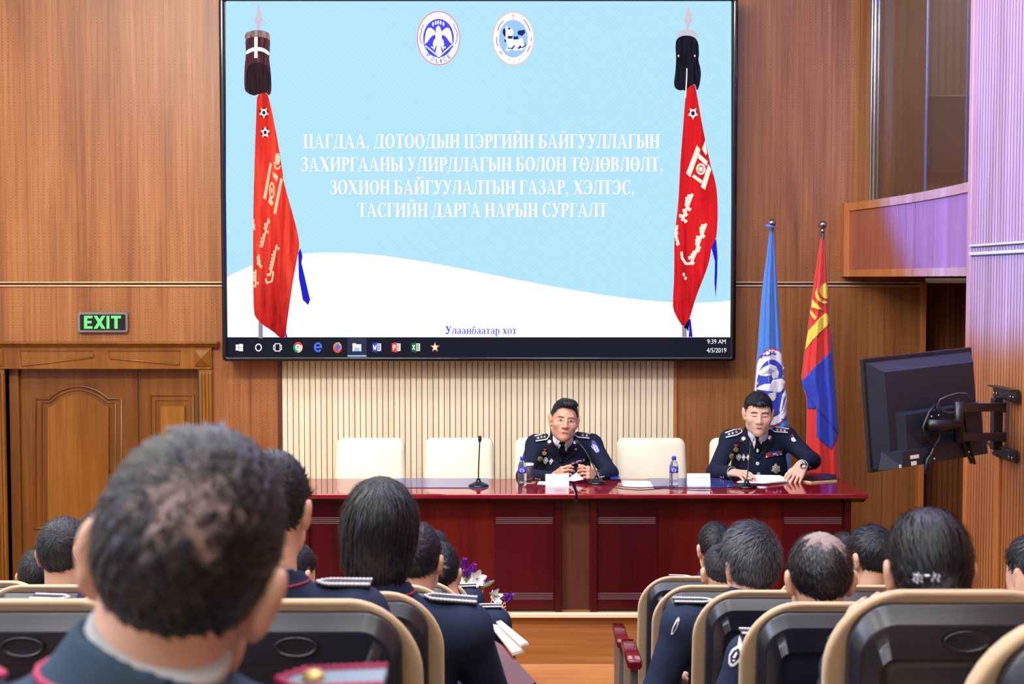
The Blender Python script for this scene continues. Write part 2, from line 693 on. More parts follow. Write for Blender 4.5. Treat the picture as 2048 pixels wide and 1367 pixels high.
def leaf(x0, x1, panel):
    b = BM()
    box(b, at(x0, 800, YL).x, at(x1, 800, YL).x, YL, YL + 0.04, ZL, ztop)
    lf = child('door_leaf', b, M['door_wood'], door)
    b = BM()
    for pts, r in panel[0]:
        P = [at(x, y, YL - 0.002) for x, y in pts]
        tube(b, P + [P[0], P[1]], r, 8, False)
    b2 = BM()
    vs = [b2.verts.new(at(x, y, YL - 0.012)) for x, y in panel[1]]
    f = b2.faces.new(vs)
    r_ = bmesh.ops.inset_region(b2, faces=[f], thickness=0.022, depth=0.0)
    for v in f.verts:
        v.co.y -= 0.012
    for v in b2.verts:
        pass
    e = bmesh.ops.extrude_edge_only(b2, edges=[e for e in b2.edges if e.is_boundary])
    for v in e['geom']:
        if isinstance(v, bmesh.types.BMVert):
            v.co.y = YL + 0.001
    o1 = child('panel_moulding', b, M['door_wood'], lf, True)
    o2 = child('raised_panel', b2, M['door_frame'], lf)
    return lf


arch = []
for k in range(17):
    t_ = k / 16
    x = 98 + (216 - 98) * t_
    arch.append((x, 797 - 25 * math.sin(PI * t_) ** 0.75))
outer = [(70, 1056), (70, 797)] + arch + [(243, 797), (243, 1056)]
inner = [(96, 1040), (96, 813)] + [(104 + (210 - 104) * k / 16, 812 - 24 * math.sin(PI * k / 16) ** 0.8) for k in range(17)] + [(218, 813), (218, 1040)]
mid = [(83, 1048), (83, 805)] + [(100 + (214 - 100) * k / 16, 804.5 - 25 * math.sin(PI * k / 16) ** 0.8) for k in range(17)] + [(231, 805), (231, 1048)]
leaf(41, 276, ([(outer, 0.011), (mid, 0.006)], inner[::-1]))
leaf(277.5, 396, ([([(301, 1056), (301, 790), (387, 790), (387, 1056)], 0.010), ([(311, 1048), (311, 800), (379, 800), (379, 1048)], 0.005)], [(322, 1040), (370, 1040), (370, 812), (322, 812)]))
bm = BM()
hp = at(268, 960, YL - 0.01)
tube(bm, [hp, hp + Vector((0, -0.05, 0)), hp + Vector((-0.06, -0.055, 0)), hp + Vector((-0.12, -0.05, -0.004))], 0.009, 8)
child('door_handle', bm, M['brass_trim'], door, True)
# lobby wall seen through nothing : closes the opening behind the leaves
# ---- balcony : slightly bowed front from the front wall to the end of the side wall
bal0 = at(1687, 480, YW)
zb_0, zb_1 = Z_(553, YW), Z_(407, YW)
N = 26
path = []
for i in range(N + 1):
    s = i / N
    y = YW + (YB + 0.02 - YW) * s
    x = bal0.x + (XR + 0.03 - bal0.x) * s + 0.075 * math.sin(PI * s) + 0.02
    path.append((x, y))
path[0] = (bal0.x, YW)
bal = empty('trim_10', (bal0.x, YW, zb_0))
bal['kind'] = 'structure'
TW = 0.058


def strip(bm, path, off0, off1, z0, z1, mi=0):
    """wall of a path: faces toward the hall (-x) at off0, thickness to off1"""
    loops = []
    for i, (x, y) in enumerate(path):
        loops.append([(x + off0, y, z0), (x + off1, y, z0), (x + off1, y, z1), (x + off0, y, z1)])
    fs = loft(bm, loops, mi, smooth=False)
    bmesh.ops.recalc_face_normals(bm, faces=fs)


bm = BM()
strip(bm, path, 0, 0.10, zb_0 + 0.03, zb_1 - 0.03)
box(bm, bal0.x, bal0.x + 0.4, YW - 0.06, YW, zb_0, zb_1)
child('balcony_front', bm, M['wood_balcony'], bal)
bm = BM()
strip(bm, path, -0.014, 0.13, zb_1 - TW, zb_1)
strip(bm, path, -0.014, 0.13, zb_0, zb_0 + TW * 0.9)
box(bm, bal0.x - 0.014, bal0.x + 0.028, YW - 0.075, YW, zb_0, zb_1)
child('balcony_rail', bm, M['trim_wood'], bal)
bm = BM()
vs = []
for x, y in path:
    vs.append((bm.verts.new((x + 0.02, y, zb_0 + 0.01)), bm.verts.new((5.2, y, zb_0 + 0.01))))
for a, b in zip(vs, vs[1:]):
    bm.faces.new((a[0], b[0], b[1], a[1]))
    bm.faces.new([bm.verts.new(v.co + Vector((0, 0, 0.1))) for v in (a[0], a[1], b[1], b[0])])
child('balcony_floor', bm, M['walnut'], bal)
# glass above the balcony
t = NT('tinted_glass')
M['tint'] = t.set(srgb(214, 218, 216), 0.03, trans=1.0)
t.b.inputs['IOR'].default_value = 1.6
win = empty('window_1', (bal0.x + 0.2, YW, zb_1))
win['kind'] = 'structure'
gpath = [(x + 0.06, y) for x, y in path[3:]]
bm = BM()
strip(bm, gpath, 0, 0.012, zb_1, ZC)
child('glass', bm, M['tint'], win)
bm = BM()
x0 = at(1735, 200, YW - 0.35).x
xs0 = at(1732, 390, YW).x
xs1 = at(1757, 200, YW).x
box(bm, X_(1733), X_(1738), YW - 0.05, YW, zb_1 - 0.02, ZC, 0.006)
box(bm, X_(1739.5), X_(1747), YW - 0.06, YW, zb_1 - 0.02, ZC, 0.012)
box(bm, X_(1748.5), X_(1754), YW - 0.05, YW, zb_1 - 0.02, ZC, 0.006)
child('window_frame', bm, M['chrome'], win)
for s in (10, 18):
    bm = BM()
    x, y = gpath[s]
    box(bm, x - 0.003, x + 0.016, y - 0.006, y + 0.006, zb_1, ZC)
    child('glass_joint', bm, M['steel'], win)
# booth wall behind the glass with a dark screen on it
t = NT('booth_slats')
M['booth'] = wood('booth_veneer', srgb(120, 98, 82), srgb(142, 118, 98), srgb(160, 136, 116), holes=False, groove=0.1, pitch=0.06)
bm = BM()
box(bm, xe, 5.2, YW + 0.32, YW + 0.4, zb_0, ZC)
struct('wall_booth_back', bm, M['booth'])
bs = empty('booth_screen', at(1905, 270, YW + 0.31))
tag(bs, 'dark grey screen with a black frame hanging behind the balcony glass', 'screen')
bm = BM()
p0, p1 = at(1858, 352, YW + 0.28), at(1990, 190, YW + 0.28)
box(bm, p0.x, p1.x, YW + 0.27, YW + 0.32, p0.z, p1.z, 0.01)
child('frame', bm, M['black_plastic'], bs)
bm = BM()
box(bm, p0.x + 0.03, p1.x - 0.03, YW + 0.262, YW + 0.27, p0.z + 0.03, p1.z - 0.03)
child('panel', bm, plain('booth_screen_grey', srgb(58, 58, 72), 0.3), bs)

# ================================================================ exit sign
sg = empty('exit_sign', at(206, 643, YW))
tag(sg, 'green lettered exit sign in a silver frame above the carved door', 'sign')
Y0 = YW - 0.035
bm = BM()
a, b = at(156, 664, Y0), at(255, 624, Y0)
fr = rrect(a.x, b.x, a.z, b.z, 0.018, 4)
prism(bm, fr, 1, Y0, YW)
child('frame', bm, M['steel'], sg)
bm = BM()
a, b = at(160.5, 660, Y0), at(250.5, 628.5, Y0)
prism(bm, rrect(a.x, b.x, a.z, b.z, 0.006, 3), 1, Y0 - 0.004, Y0)
child('face', bm, plain('exit_black', srgb(6, 12, 14), 0.3), sg)
M['exit_green'] = emission('exit_green', srgb(140, 255, 150), 0.95)
bm = BM()


def prect(bm, x0, y0, x1, y1, Y, mi=0, skew=0):
    P = [at(x0, y1, Y), at(x1, y1, Y), at(x1 + skew, y0, Y), at(x0 + skew, y0, Y)]
    f = bm.faces.new([bm.verts.new(p) for p in P])
    f.material_index = mi
    return f


def ppoly(bm, pts, Y, mi=0):
    """flat shape facing the hall at depth Y (any winding)"""
    A = sum(pts[i][0] * pts[(i + 1) % len(pts)][1] - pts[(i + 1) % len(pts)][0] * pts[i][1] for i in range(len(pts)))
    if A > 0:
        pts = pts[::-1]
    f = bm.faces.new([bm.verts.new(at(x, y, Y)) for x, y in pts])
    f.material_index = mi
    return f


YE = Y0 - 0.006
for x0, y0, x1, y1 in ((168, 631, 174.5, 657), (168, 631, 185, 636.2), (168, 641.2, 183, 646.4), (168, 651.8, 185, 657), (213, 631, 219, 657), (222, 631, 242, 636.4), (228.6, 631, 235.4, 657)):
    prect(bm, x0, y0, x1, y1, YE)
ppoly(bm, [(187, 631), (194.5, 631), (211, 657), (203.5, 657)], YE - 0.0006)
ppoly(bm, [(203.5, 631), (211, 631), (194.5, 657), (187, 657)], YE - 0.0012)
child('lettering', bm, M['exit_green'], sg)

# ================================================================ the video wall
YS = YW - 0.22
vw = empty('video_wall', at(960, 722, YS))
tag(vw, 'huge black framed video wall showing a pale blue slide with white lettering', 'screen')
sx0, sx1 = at(441, 360, YS).x, at(1474, 360, YS).x
sz0, sz1 = at(960, 722, YS).z, at(960, -6, YS).z
bm = BM()
prism(bm, rrect(sx0, sx1, sz0, sz1, 0.03, 5), 1, YS + 0.02, YW - 0.005)
child('housing', bm, M['black_plastic'], vw)
bm = BM()
dx0, dx1 = at(451, 360, YS).x, at(1463.5, 360, YS).x
dz0, dz1 = at(960, 713, YS).z, at(960, 1.5, YS).z
o_ = rrect(sx0, sx1, sz0, sz1, 0.03, 5)
i_ = rrect(dx0, dx1, dz0, dz1, 0.004, 5)
loft(bm, [[(x, YS + 0.03, z) for x, z in o_], [(x, YS + 0.004, z) for x, z in o_], [(x * 0.5 + u * 0.5, YS - 0.006, z * 0.5 + w * 0.5) for (x, z), (u, w) in zip(o_, i_)], [(x, YS + 0.002, z) for x, z in i_], [(x, YS + 0.016, z) for x, z in i_]], cap0=False, cap1=False)
bmesh.ops.recalc_face_normals(bm, faces=bm.faces)
child('bezel', bm, M['black_gloss'], vw)


def em(name, r, g, b, s=1.0):
    return emission('screen_' + name, srgb(r, g, b), s)


# slide background with the faint woven texture of the slide
t = NT('screen_sky')
wv = t.n('ShaderNodeTexWave', wave_type='BANDS', bands_direction='DIAGONAL')
t.l(t.coord((1, 1, 1)), wv.inputs['Vector'])
wv.inputs['Scale'].default_value = 22
wv.inputs['Distortion'].default_value = 0
nz = t.noise(t.coord((0.5, 0.5, 0.35)), 1, 2)
c = t.mix(wv.outputs['Fac'], srgb(176, 228, 252), srgb(190, 236, 254))
c = t.mix(t.math('MULTIPLY', nz, 0.5), c, srgb(178, 226, 250))
t.l(c, t.b.inputs['Emission Color'])
M['s_sky'] = t.set((0.002, 0.002, 0.003), 0.5, spec=0.02, estr=1.0)
M['s_white'] = em('white', 252, 254, 255, 1.05)
M['s_text'] = em('text', 255, 255, 255, 1.05)
M['s_bar'] = em('taskbar', 26, 29, 42)
M['s_bar2'] = em('taskbar_active', 48, 54, 82)
M['s_blue'] = em('blue', 76, 72, 250)
M['s_pink'] = em('pink', 255, 140, 160)
M['s_peach'] = em('peach', 255, 200, 180)
M['s_pale'] = em('pale_blue', 160, 205, 255)
M['s_navy'] = em('navy', 26, 40, 120)
M['s_royal'] = em('royal', 36, 30, 200)
M['s_cream'] = em('cream', 255, 214, 170)
M['s_ivory'] = em('ivory', 255, 244, 226)
M['s_green'] = em('green', 60, 170, 100)
M['s_darkgreen'] = em('dark_green', 20, 110, 66)
M['s_redicon'] = em('red_icon', 236, 74, 62)
M['s_orange'] = em('orange', 255, 150, 60)
M['s_iblue'] = em('icon_blue', 84, 120, 245)
M['s_wordblue'] = em('office_blue', 62, 70, 210)
M['s_silver'] = em('silver', 214, 200, 216)
M['s_pole'] = em('pole', 150, 140, 160)
M['s_maroon'] = em('maroon', 96, 16, 40)
M['s_black'] = em('black', 14, 12, 22)
M['s_yellow'] = em('yellow', 250, 200, 90)


def em_tex(name, stops, sc, low=None):
    t = NT('screen_' + name)
    f = t.noise(t.coord(sc), 1, 4, 0.65, 0.4)
    c = t.ramp(f, stops)
    if low:                                        # the slide's own picture darkens toward the hem of the banner
        tc = t.n('ShaderNodeTexCoord')
        sp = t.n('ShaderNodeSeparateXYZ')
        t.l(tc.outputs['Object'], sp.inputs[0])
        z = t.math('ADD', sp.outputs[2], t.math('MULTIPLY', t.math('SUBTRACT', f, 0.5), 1.6))
        g = t.math('SUBTRACT', 1.0, t.math('DIVIDE', z, low[1]))
        g.node.use_clamp = True
        f2 = t.noise(t.coord((22, 1, 5)), 1, 4, 0.65)
        c = t.mix(g, c, t.ramp(f2, [(0.35, low[0][0]), (0.65, low[0][1])]))
    t.l(c, t.b.inputs['Emission Color'])
    return t.set((0.002, 0.002, 0.003), 0.5, spec=0.02, estr=1.0)


M['s_flag'] = em_tex('flag', [(0.32, srgb(214, 32, 26)), (0.5, srgb(246, 58, 42)), (0.66, srgb(255, 82, 60))], (16, 1, 1.2), ((srgb(110, 6, 18), srgb(206, 26, 28)), 1.1))
M['s_flag2'] = em_tex('flag_low', [(0.3, srgb(120, 8, 20)), (0.46, srgb(178, 18, 24)), (0.62, srgb(222, 34, 30))], (14, 1, 4))
M['s_flag3'] = em_tex('flag_bright', [(0.32, srgb(196, 18, 30)), (0.5, srgb(226, 28, 34)), (0.66, srgb(240, 40, 40))], (18, 1, 1.0), ((srgb(140, 8, 22), srgb(206, 24, 32)), 0.8))
M['s_hair1'] = em_tex('brown_hair', [(0.34, srgb(44, 22, 32)), (0.5, srgb(84, 40, 48)), (0.68, srgb(130, 74, 74))], (60, 1, 4))
M['s_hair1d'] = em_tex('dark_hair', [(0.34, srgb(26, 16, 26)), (0.6, srgb(52, 30, 38))], (60, 1, 4))
M['s_hair2'] = em_tex('black_hair', [(0.4, srgb(10, 8, 20)), (0.7, srgb(40, 36, 56))], (60, 1, 4))
M['s_band'] = em_tex('band', [(0.4, srgb(120, 84, 80)), (0.6, srgb(180, 150, 150))], (40, 1, 8))

YD0 = YS + 0.014
LAY = [YD0]


def nxt():
    LAY[0] -= 0.0009
    return LAY[0]


bm = BM()
prect(bm, 452, 0, 1462.5, 676, YD0)
disp = child('display', bm, M['s_sky'], vw)


def sc_part(name, bm, mats):
    return child(name, bm, mats, disp)


# white swoosh
bm = BM()
Y = nxt()
top = [(450, 556), (470, 545), (500, 532), (540, 518), (590, 508), (640, 504.5), (700, 505), (770, 511), (850, 523), (940, 540), (1030, 558), (1120, 575), (1210, 590), (1290, 600), (1350, 604.5), (1400, 605), (1440, 603), (1464, 600)]
ppoly(bm, top + [(1464, 676), (450, 676)], Y)
sc_part('white_wave', bm, M['s_white'])
# taskbar
bm = BM()
Y = nxt()
prect(bm, 450, 674, 1464, 715, Y)
tb = sc_part('taskbar', bm, M['s_bar'])


def ell_pts(cx, cy, rx, ry, n=28, a0=0, a1=360):
    full = abs(a1 - a0) >= 360
    m = n if full else n + 1
    return [(cx + rx * math.cos(math.radians(a0 + (a1 - a0) * k / n)), cy + ry * math.sin(math.radians(a0 + (a1 - a0) * k / n))) for k in range(m)]


def star_pts(cx, cy, r, n=5, q=0.42, rot=-90, ry=None):
    ry = r if ry is None else ry
    return [(cx + (r if k % 2 == 0 else r * q) * math.cos(math.radians(rot + 180 * k / n)), cy + (ry if k % 2 == 0 else ry * q) * math.sin(math.radians(rot + 180 * k / n))) for k in range(2 * n)]


def ring_poly(bm, cx, cy, rx, ry, t_, Y, mi=0, a0=0, a1=360, n=40, ty=None):
    """elliptic ring from quads"""
    ty = t_ if ty is None else ty
    for k in range(n):
        q = [math.radians(a0 + (a1 - a0) * (k + d) / n) for d in (0, 1)]
        pts = [(cx + rx * math.cos(q[0]), cy + ry * math.sin(q[0])), (cx + rx * math.cos(q[1]), cy + ry * math.sin(q[1])), (cx + (rx - t_) * math.cos(q[1]), cy + (ry - ty) * math.sin(q[1])), (cx + (rx - t_) * math.cos(q[0]), cy + (ry - ty) * math.sin(q[0]))]
        ppoly(bm, pts, Y, mi)


def stroke(bm, pts, w, Y, mi=0):
    for (a, b) in zip(pts, pts[1:]):
        d = Vector((b[0] - a[0], b[1] - a[1]))
        if d.length < 1e-6:
            continue
        d.normalize()
        n = Vector((-d.y, d.x)) * w / 2
        e = d * w * 0.25
        ppoly(bm, [(a[0] - e.x + n.x, a[1] - e.y + n.y), (b[0] + e.x + n.x, b[1] + e.y + n.y), (b[0] + e.x - n.x, b[1] + e.y - n.y), (a[0] - e.x - n.x, a[1] - e.y - n.y)], Y, mi)


YI = nxt()
YI2 = YI - 0.0009
YI3 = YI - 0.0018


def icon(fn, mats, name):
    b = BM()
    fn(b)
    o = child(name, b, mats, tb)
    return o


def i_start(b):
    for x0, y0, x1, y1 in ((471.5, 688.5, 477.3, 694), (478, 687.5, 486, 694), (471.5, 694.7, 477.3, 700.5), (478, 694.7, 486, 701.8)):
        prect(b, x0, y0, x1, y1, YI)


icon(i_start, M['s_text'], 'start_icon')
icon(lambda b: ring_poly(b, 517, 694.5, 6.8, 7.8, 2.2, YI), M['s_text'], 'search_icon')


def i_task(b):
    stroke(b, [(550, 687), (560, 687), (560, 701.5), (550, 701.5), (550, 687)], 1.6, YI)
    stroke(b, [(548.5, 690), (547, 690), (547, 699), (548.5, 699)], 1.3, YI)
    stroke(b, [(561.5, 690), (563, 690), (563, 699), (561.5, 699)], 1.3, YI)


icon(i_task, M['s_text'], 'task_view_icon')


def i_ball(b):
    ppoly(b, [(596, 694)] + ell_pts(596, 694, 9.2, 10.8, 10, 210, 330), YI, 0)
    ppoly(b, [(596, 694)] + ell_pts(596, 694, 9.2, 10.8, 10, 330, 450), YI, 1)
    ppoly(b, [(596, 694)] + ell_pts(596, 694, 9.2, 10.8, 10, 90, 210), YI, 2)
    ppoly(b, ell_pts(596, 694, 5.2, 6), YI2, 3)
    ppoly(b, ell_pts(596, 694, 3.4, 4), YI3, 4)


icon(i_ball, [M['s_redicon'], M['s_cream'], M['s_green'], M['s_text'], M['s_pale']], 'browser_icon')


def i_e(b):
    ring_poly(b, 636, 694, 8.2, 9.6, 3.6, YI, 0, 35, 360)
    prect(b, 630, 692, 644, 695.6, YI2)
    ppoly(b, [(627, 694), (631, 686), (640, 683.5), (634, 688)], YI3)


icon(i_e, M['s_iblue'], 'browser_icon')


def i_fox(b):
    ppoly(b, ell_pts(675, 694.5, 8.6, 10.4), YI, 0)
    ppoly(b, ell_pts(676, 693, 5.2, 6), YI2, 1)
    ppoly(b, [(668, 690), (672, 697), (679, 701), (683, 694), (682, 701), (676, 705), (669, 702)], YI3, 2)
    ppoly(b, [(677, 683), (681, 688), (679, 691)], YI3, 3)


icon(i_fox, [M['s_orange'], M['s_iblue'], M['s_redicon'], M['s_cream']], 'browser_icon')


def i_fold(b):
    prect(b, 695, 675, 733, 713, YI, 0)
    prect(b, 695, 710, 733, 713, YI2, 3)
    ppoly(b, [(705, 686), (711, 686), (713, 688), (722.5, 688), (722.5, 702), (705, 702)], YI2, 1)
    ppoly(b, [(708, 702), (709, 695), (719, 695), (720, 702)], YI3, 2)


icon(i_fold, [M['s_bar2'], M['s_ivory'], M['s_pale'], M['s_pale']], 'folder_icon')


def office(cx, mat, letter, nm):
    def f(b):
        prect(b, cx - 1, 686.5, cx + 9, 701.5, YI, 1)
        for k in range(4):
            prect(b, cx + 2, 688.5 + 3.2 * k, cx + 7.5, 690.2 + 3.2 * k, YI2, 0)
        ppoly(b, [(cx - 8.5, 686), (cx + 1.5, 684), (cx + 1.5, 704.5), (cx - 8.5, 702.5)], YI3, 0)
        for s in letter:
            stroke(b, [(cx - 3.5 + x * 2.7, 694.2 + y * 4.3) for x, y in s], 1.7, YI3 - 0.0009, 1)
    icon(f, [mat, M['s_text']], nm)


office(753, M['s_wordblue'], [[(-1, -1), (-0.5, 1), (0, -0.3), (0.5, 1), (1, -1)]], 'word_processor_icon')
office(792, M['s_redicon'], [[(-0.7, 1.1), (-0.7, -1), (0.5, -1), (0.8, -0.5), (0.5, 0.1), (-0.7, 0.1)]], 'slideshow_icon')
office(831, M['s_darkgreen'], [[(-0.8, -1), (0.8, 1)], [(0.8, -1), (-0.8, 1)]], 'spreadsheet_icon')


def i_star(b):
    ppoly(b, star_pts(870, 694, 9.6, 5, 0.42, -90, 11), YI, 0)
    ppoly(b, star_pts(870, 694, 7, 5, 0.42, -90, 8), YI2, 1)


icon(i_star, [M['s_orange'], M['s_ivory']], 'star_icon')

# ---- lettering in the slide's bold roman : own glyphs, unit cap height
SW, TH, SF = 0.215, 0.07, 0.055


class G:
    def __init__(s):
        s.p = []

    def r(s, x0, y0, x1, y1):
        s.p.append([(x0, y0), (x1, y0), (x1, y1), (x0, y1)])
        return s

    def q(s, *pts):
        s.p.append(list(pts))
        return s

    def stem(s, x, serif_l=True, serif_r=True, y0=0.0, y1=1.0, w=SW):
        s.r(x, y0, x + w, y1)
        a = x - (0.07 if serif_l else 0)
        b = x + w + (0.07 if serif_r else 0)
        s.r(a, y1 - SF, b, y1)
        s.r(a, y0, b, y0 + SF)
        return s

    def arc(s, cx, cy, rx, ry, a0, a1, tx=SW, ty=TH, n=14):
        for k in range(n):
            q = [math.radians(a0 + (a1 - a0) * (k + d) / n) for d in (0, 1)]
            s.p.append([(cx + rx * math.cos(q[0]), cy + ry * math.sin(q[0])), (cx + rx * math.cos(q[1]), cy + ry * math.sin(q[1])), (cx + (rx - tx) * math.cos(q[1]), cy + (ry - ty) * math.sin(q[1])), (cx + (rx - tx) * math.cos(q[0]), cy + (ry - ty) * math.sin(q[0]))])
        return s


def glyph(ch):
    g = G()
    if ch == 'А':
        g.q((0.06, 0), (0.13, 0), (0.44, 1), (0.36, 1)).q((0.36, 1), (0.46, 1), (0.83, 0), (0.6, 0)).r(0.2, 0.28, 0.64, 0.35).r(0, 0, 0.24, SF).r(0.52, 0, 0.9, SF)
        return g.p, 0.9
    if ch == 'Б':
        g.stem(0.07, True, False).r(0.07, 1 - SF, 0.66, 1).q((0.6, 1), (0.66, 1), (0.66, 0.74), (0.62, 0.74)).arc(0.4, 0.29, 0.34, 0.29, -90, 90, SW, TH).r(0.2, 0.51, 0.42, 0.58).r(0.2, 0, 0.42, TH)
        return g.p, 0.78
    if ch == 'В':
        g.stem(0.07, True, False).arc(0.38, 0.29, 0.35, 0.29, -90, 90).arc(0.38, 0.76, 0.29, 0.24, -90, 90, SW * 0.95).r(0.2, 0.52, 0.4, 0.58).r(0.2, 0, 0.4, TH).r(0.2, 0.93, 0.4, 1)
        return g.p, 0.77
    if ch == 'Г':
        g.stem(0.07).r(0.07, 1 - SF, 0.66, 1).q((0.58, 1), (0.66, 1), (0.66, 0.68), (0.625, 0.68))
        return g.p, 0.68
    if ch == 'Д':
        g.r(0, 0, 0.92, SF).q((0.1, SF), (0.18, SF), (0.38, 1), (0.3, 1)).r(0.58, 0, 0.58 + SW, 1).r(0.24, 1 - SF, 0.87, 1).q((0, SF), (0.08, SF), (0.03, -0.2), (0, -0.2)).q((0.84, SF), (0.92, SF), (0.92, -0.2), (0.89, -0.2))
        return g.p, 0.94
    if ch == 'З':
        g.arc(0.3, 0.29, 0.34, 0.31, -130, 90).arc(0.3, 0.76, 0.29, 0.26, -90, 135, SW * 0.95).r(0.2, 0.5, 0.32, 0.58).q((0.02, 0.28), (0.1, 0.28), (0.12, 0.02), (0.04, 0.06)).q((0.04, 0.72), (0.1, 0.72), (0.14, 0.98), (0.06, 0.94))
        return g.p, 0.66
    if ch in 'ИЙ':
        g.stem(0.07).stem(0.62).q((0.24, 0.14), (0.24, 0.26), (0.66, 0.88), (0.66, 0.76))
        if ch == 'Й':
            g.arc(0.45, 1.28, 0.2, 0.2, 180, 360, 0.07, 0.1, 8)
        return g.p, 0.93
    if ch == 'Л':
        g.q((0.12, 0.12), (0.2, 0.06), (0.34, 1), (0.26, 1)).r(0.55, 0, 0.55 + SW, 1).r(0.2, 1 - SF, 0.84, 1).r(0.48, 0, 0.84, SF).q((0, 0.0), (0.12, -0.01), (0.2, 0.08), (0.14, 0.2), (0.02, 0.16))
        return g.p, 0.85
    if ch == 'Н':
        g.stem(0.07).stem(0.6).r(0.2, 0.47, 0.66, 0.54)
        return g.p, 0.9
    if ch in 'ОӨ':
        g.arc(0.42, 0.5, 0.42, 0.52, 0, 360, SW, 0.06, 32)
        if ch == 'Ө':
            g.r(0.16, 0.47, 0.68, 0.54)
        return g.p, 0.86
    if ch == 'Р':
        g.stem(0.07, True, True).arc(0.36, 0.72, 0.33, 0.28, -90, 90).r(0.2, 0.44, 0.38, 0.5).r(0.2, 0.93, 0.38, 1)
        return g.p, 0.7
    if ch == 'С':
        g.arc(0.43, 0.5, 0.43, 0.52, 48, 318, SW, 0.06, 26).q((0.66, 0.98), (0.72, 0.98), (0.73, 0.66), (0.69, 0.66)).q((0.66, 0.13), (0.74, 0.2), (0.75, 0.25), (0.7, 0.25))
        return g.p, 0.78
    if ch == 'Т':
        g.stem(0.26).r(0, 1 - SF, 0.74, 1).q((0, 1), (0.06, 1), (0.03, 0.7), (0, 0.7)).q((0.68, 1), (0.74, 1), (0.74, 0.7), (0.71, 0.7))
        return g.p, 0.75
    if ch == 'У':
        g.q((0.04, 1), (0.28, 1), (0.54, 0.34), (0.42, 0.22)).q((0.64, 1), (0.72, 1), (0.36, 0.0), (0.26, 0.04)).r(0, 1 - SF, 0.36, 1).r(0.54, 1 - SF, 0.82, 1).q((0.04, 0.0), (0.3, -0.02), (0.36, 0.1), (0.14, 0.2), (0.03, 0.14))
        return g.p, 0.78
    if ch == 'Х':
        g.q((0.04, 1), (0.3, 1), (0.84, 0), (0.58, 0)).q((0.66, 1), (0.74, 1), (0.18, 0), (0.1, 0)).r(0, 1 - SF, 0.38, 1).r(0.56, 1 - SF, 0.84, 1).r(0.0, 0, 0.28, SF).r(0.5, 0, 0.88, SF)
        return g.p, 0.88
    if ch == 'Ц':
        g.stem(0.07).stem(0.58).r(0.07, 0, 0.9, SF).q((0.82, SF), (0.9, SF), (0.9, -0.2), (0.87, -0.2))
        return g.p, 0.92
    if ch == 'Ы':
        g.stem(0.07, True, False).arc(0.36, 0.29, 0.32, 0.29, -90, 90, SW * 0.95).r(0.2, 0.51, 0.38, 0.58).r(0.2, 0, 0.38, TH).stem(0.8)
        return g.p, 1.1
    if ch == 'Э':
        g.arc(0.33, 0.5, 0.43, 0.52, -132, 132, SW, 0.06, 26).r(0.24, 0.47, 0.6, 0.54).q((0.03, 0.98), (0.08, 0.98), (0.06, 0.68), (0.02, 0.68)).q((0.02, 0.24), (0.06, 0.24), (0.1, 0.04), (0.02, 0.1))
        return g.p, 0.8
    xh = 0.66
    st = lambda x: g.stem(x, True, True, 0, xh, 0.14)
    if ch == 'н':
        st(0.06)
        st(0.46)
        g.r(0.16, 0.31, 0.5, 0.37)
        return g.p, 0.68
    if ch == 'л':
        g.q((0.1, 0.1), (0.18, 0.06), (0.28, xh), (0.2, xh)).r(0.44, 0, 0.58, xh).r(0.16, xh - SF, 0.64, xh).r(0.38, 0, 0.64, SF).q((0, 0), (0.12, -0.01), (0.16, 0.1), (0.03, 0.12))
        return g.p, 0.66
    if ch == 'а':
        g.arc(0.22, 0.17, 0.2, 0.19, 90, 290, 0.12, 0.06, 10).r(0.34, 0, 0.48, 0.5).arc(0.26, 0.47, 0.22, 0.2, 0, 160, 0.12, 0.06, 10).r(0.2, 0.3, 0.36, 0.36).r(0.44, 0, 0.56, SF)
        return g.p, 0.56
    if ch == 'б':
        g.arc(0.28, 0.31, 0.27, 0.33, 0, 360, 0.13, 0.06, 20).q((0.02, 0.36), (0.12, 0.4), (0.2, 0.82), (0.48, 0.92), (0.46, 1.0), (0.14, 0.9))
        return g.p, 0.58
    if ch == 'т':
        st(0.2)
        g.r(0, xh - SF, 0.54, xh).r(0, 0.46, 0.035, xh).r(0.505, 0.46, 0.54, xh)
        return g.p, 0.55
    if ch == 'р':
        g.stem(0.06, True, True, -0.28, xh, 0.14).arc(0.3, 0.32, 0.26, 0.34, -100, 130, 0.13, 0.06, 16)
        return g.p, 0.6
    if ch == 'х':
        g.q((0.04, xh), (0.22, xh), (0.56, 0), (0.38, 0)).q((0.44, xh), (0.5, xh), (0.14, 0), (0.08, 0)).r(0, xh - SF, 0.26, xh).r(0.36, xh - SF, 0.58, xh).r(0, 0, 0.22, SF).r(0.32, 0, 0.6, SF)
        return g.p, 0.6
    if ch == 'о':
        g.arc(0.28, 0.33, 0.28, 0.35, 0, 360, 0.13, 0.05, 20)
        return g.p, 0.58
    if ch == ',':
        g.q((0.04, 0.16), (0.22, 0.16), (0.22, 0.0), (0.08, -0.2), (0.05, -0.17), (0.14, 0.0), (0.04, 0.0))
        return g.p, 0.3
    return [], 0.26


def text_line(bm, s, x0, x1, base, cap, Y, mi=0):
    gap = 0.055
    gl = [glyph(c) for c in s]
    tot = sum(w + gap for _p, w in gl) - gap
    k = (x1 - x0) / tot
    x = x0
    for j, (polys, w) in enumerate(gl):
        for i, p in enumerate(polys):
            ppoly(bm, [(x + px * k, base - py * cap) for px, py in p], Y - 0.00002 * (i % 5), mi)
        x += (w + gap) * k


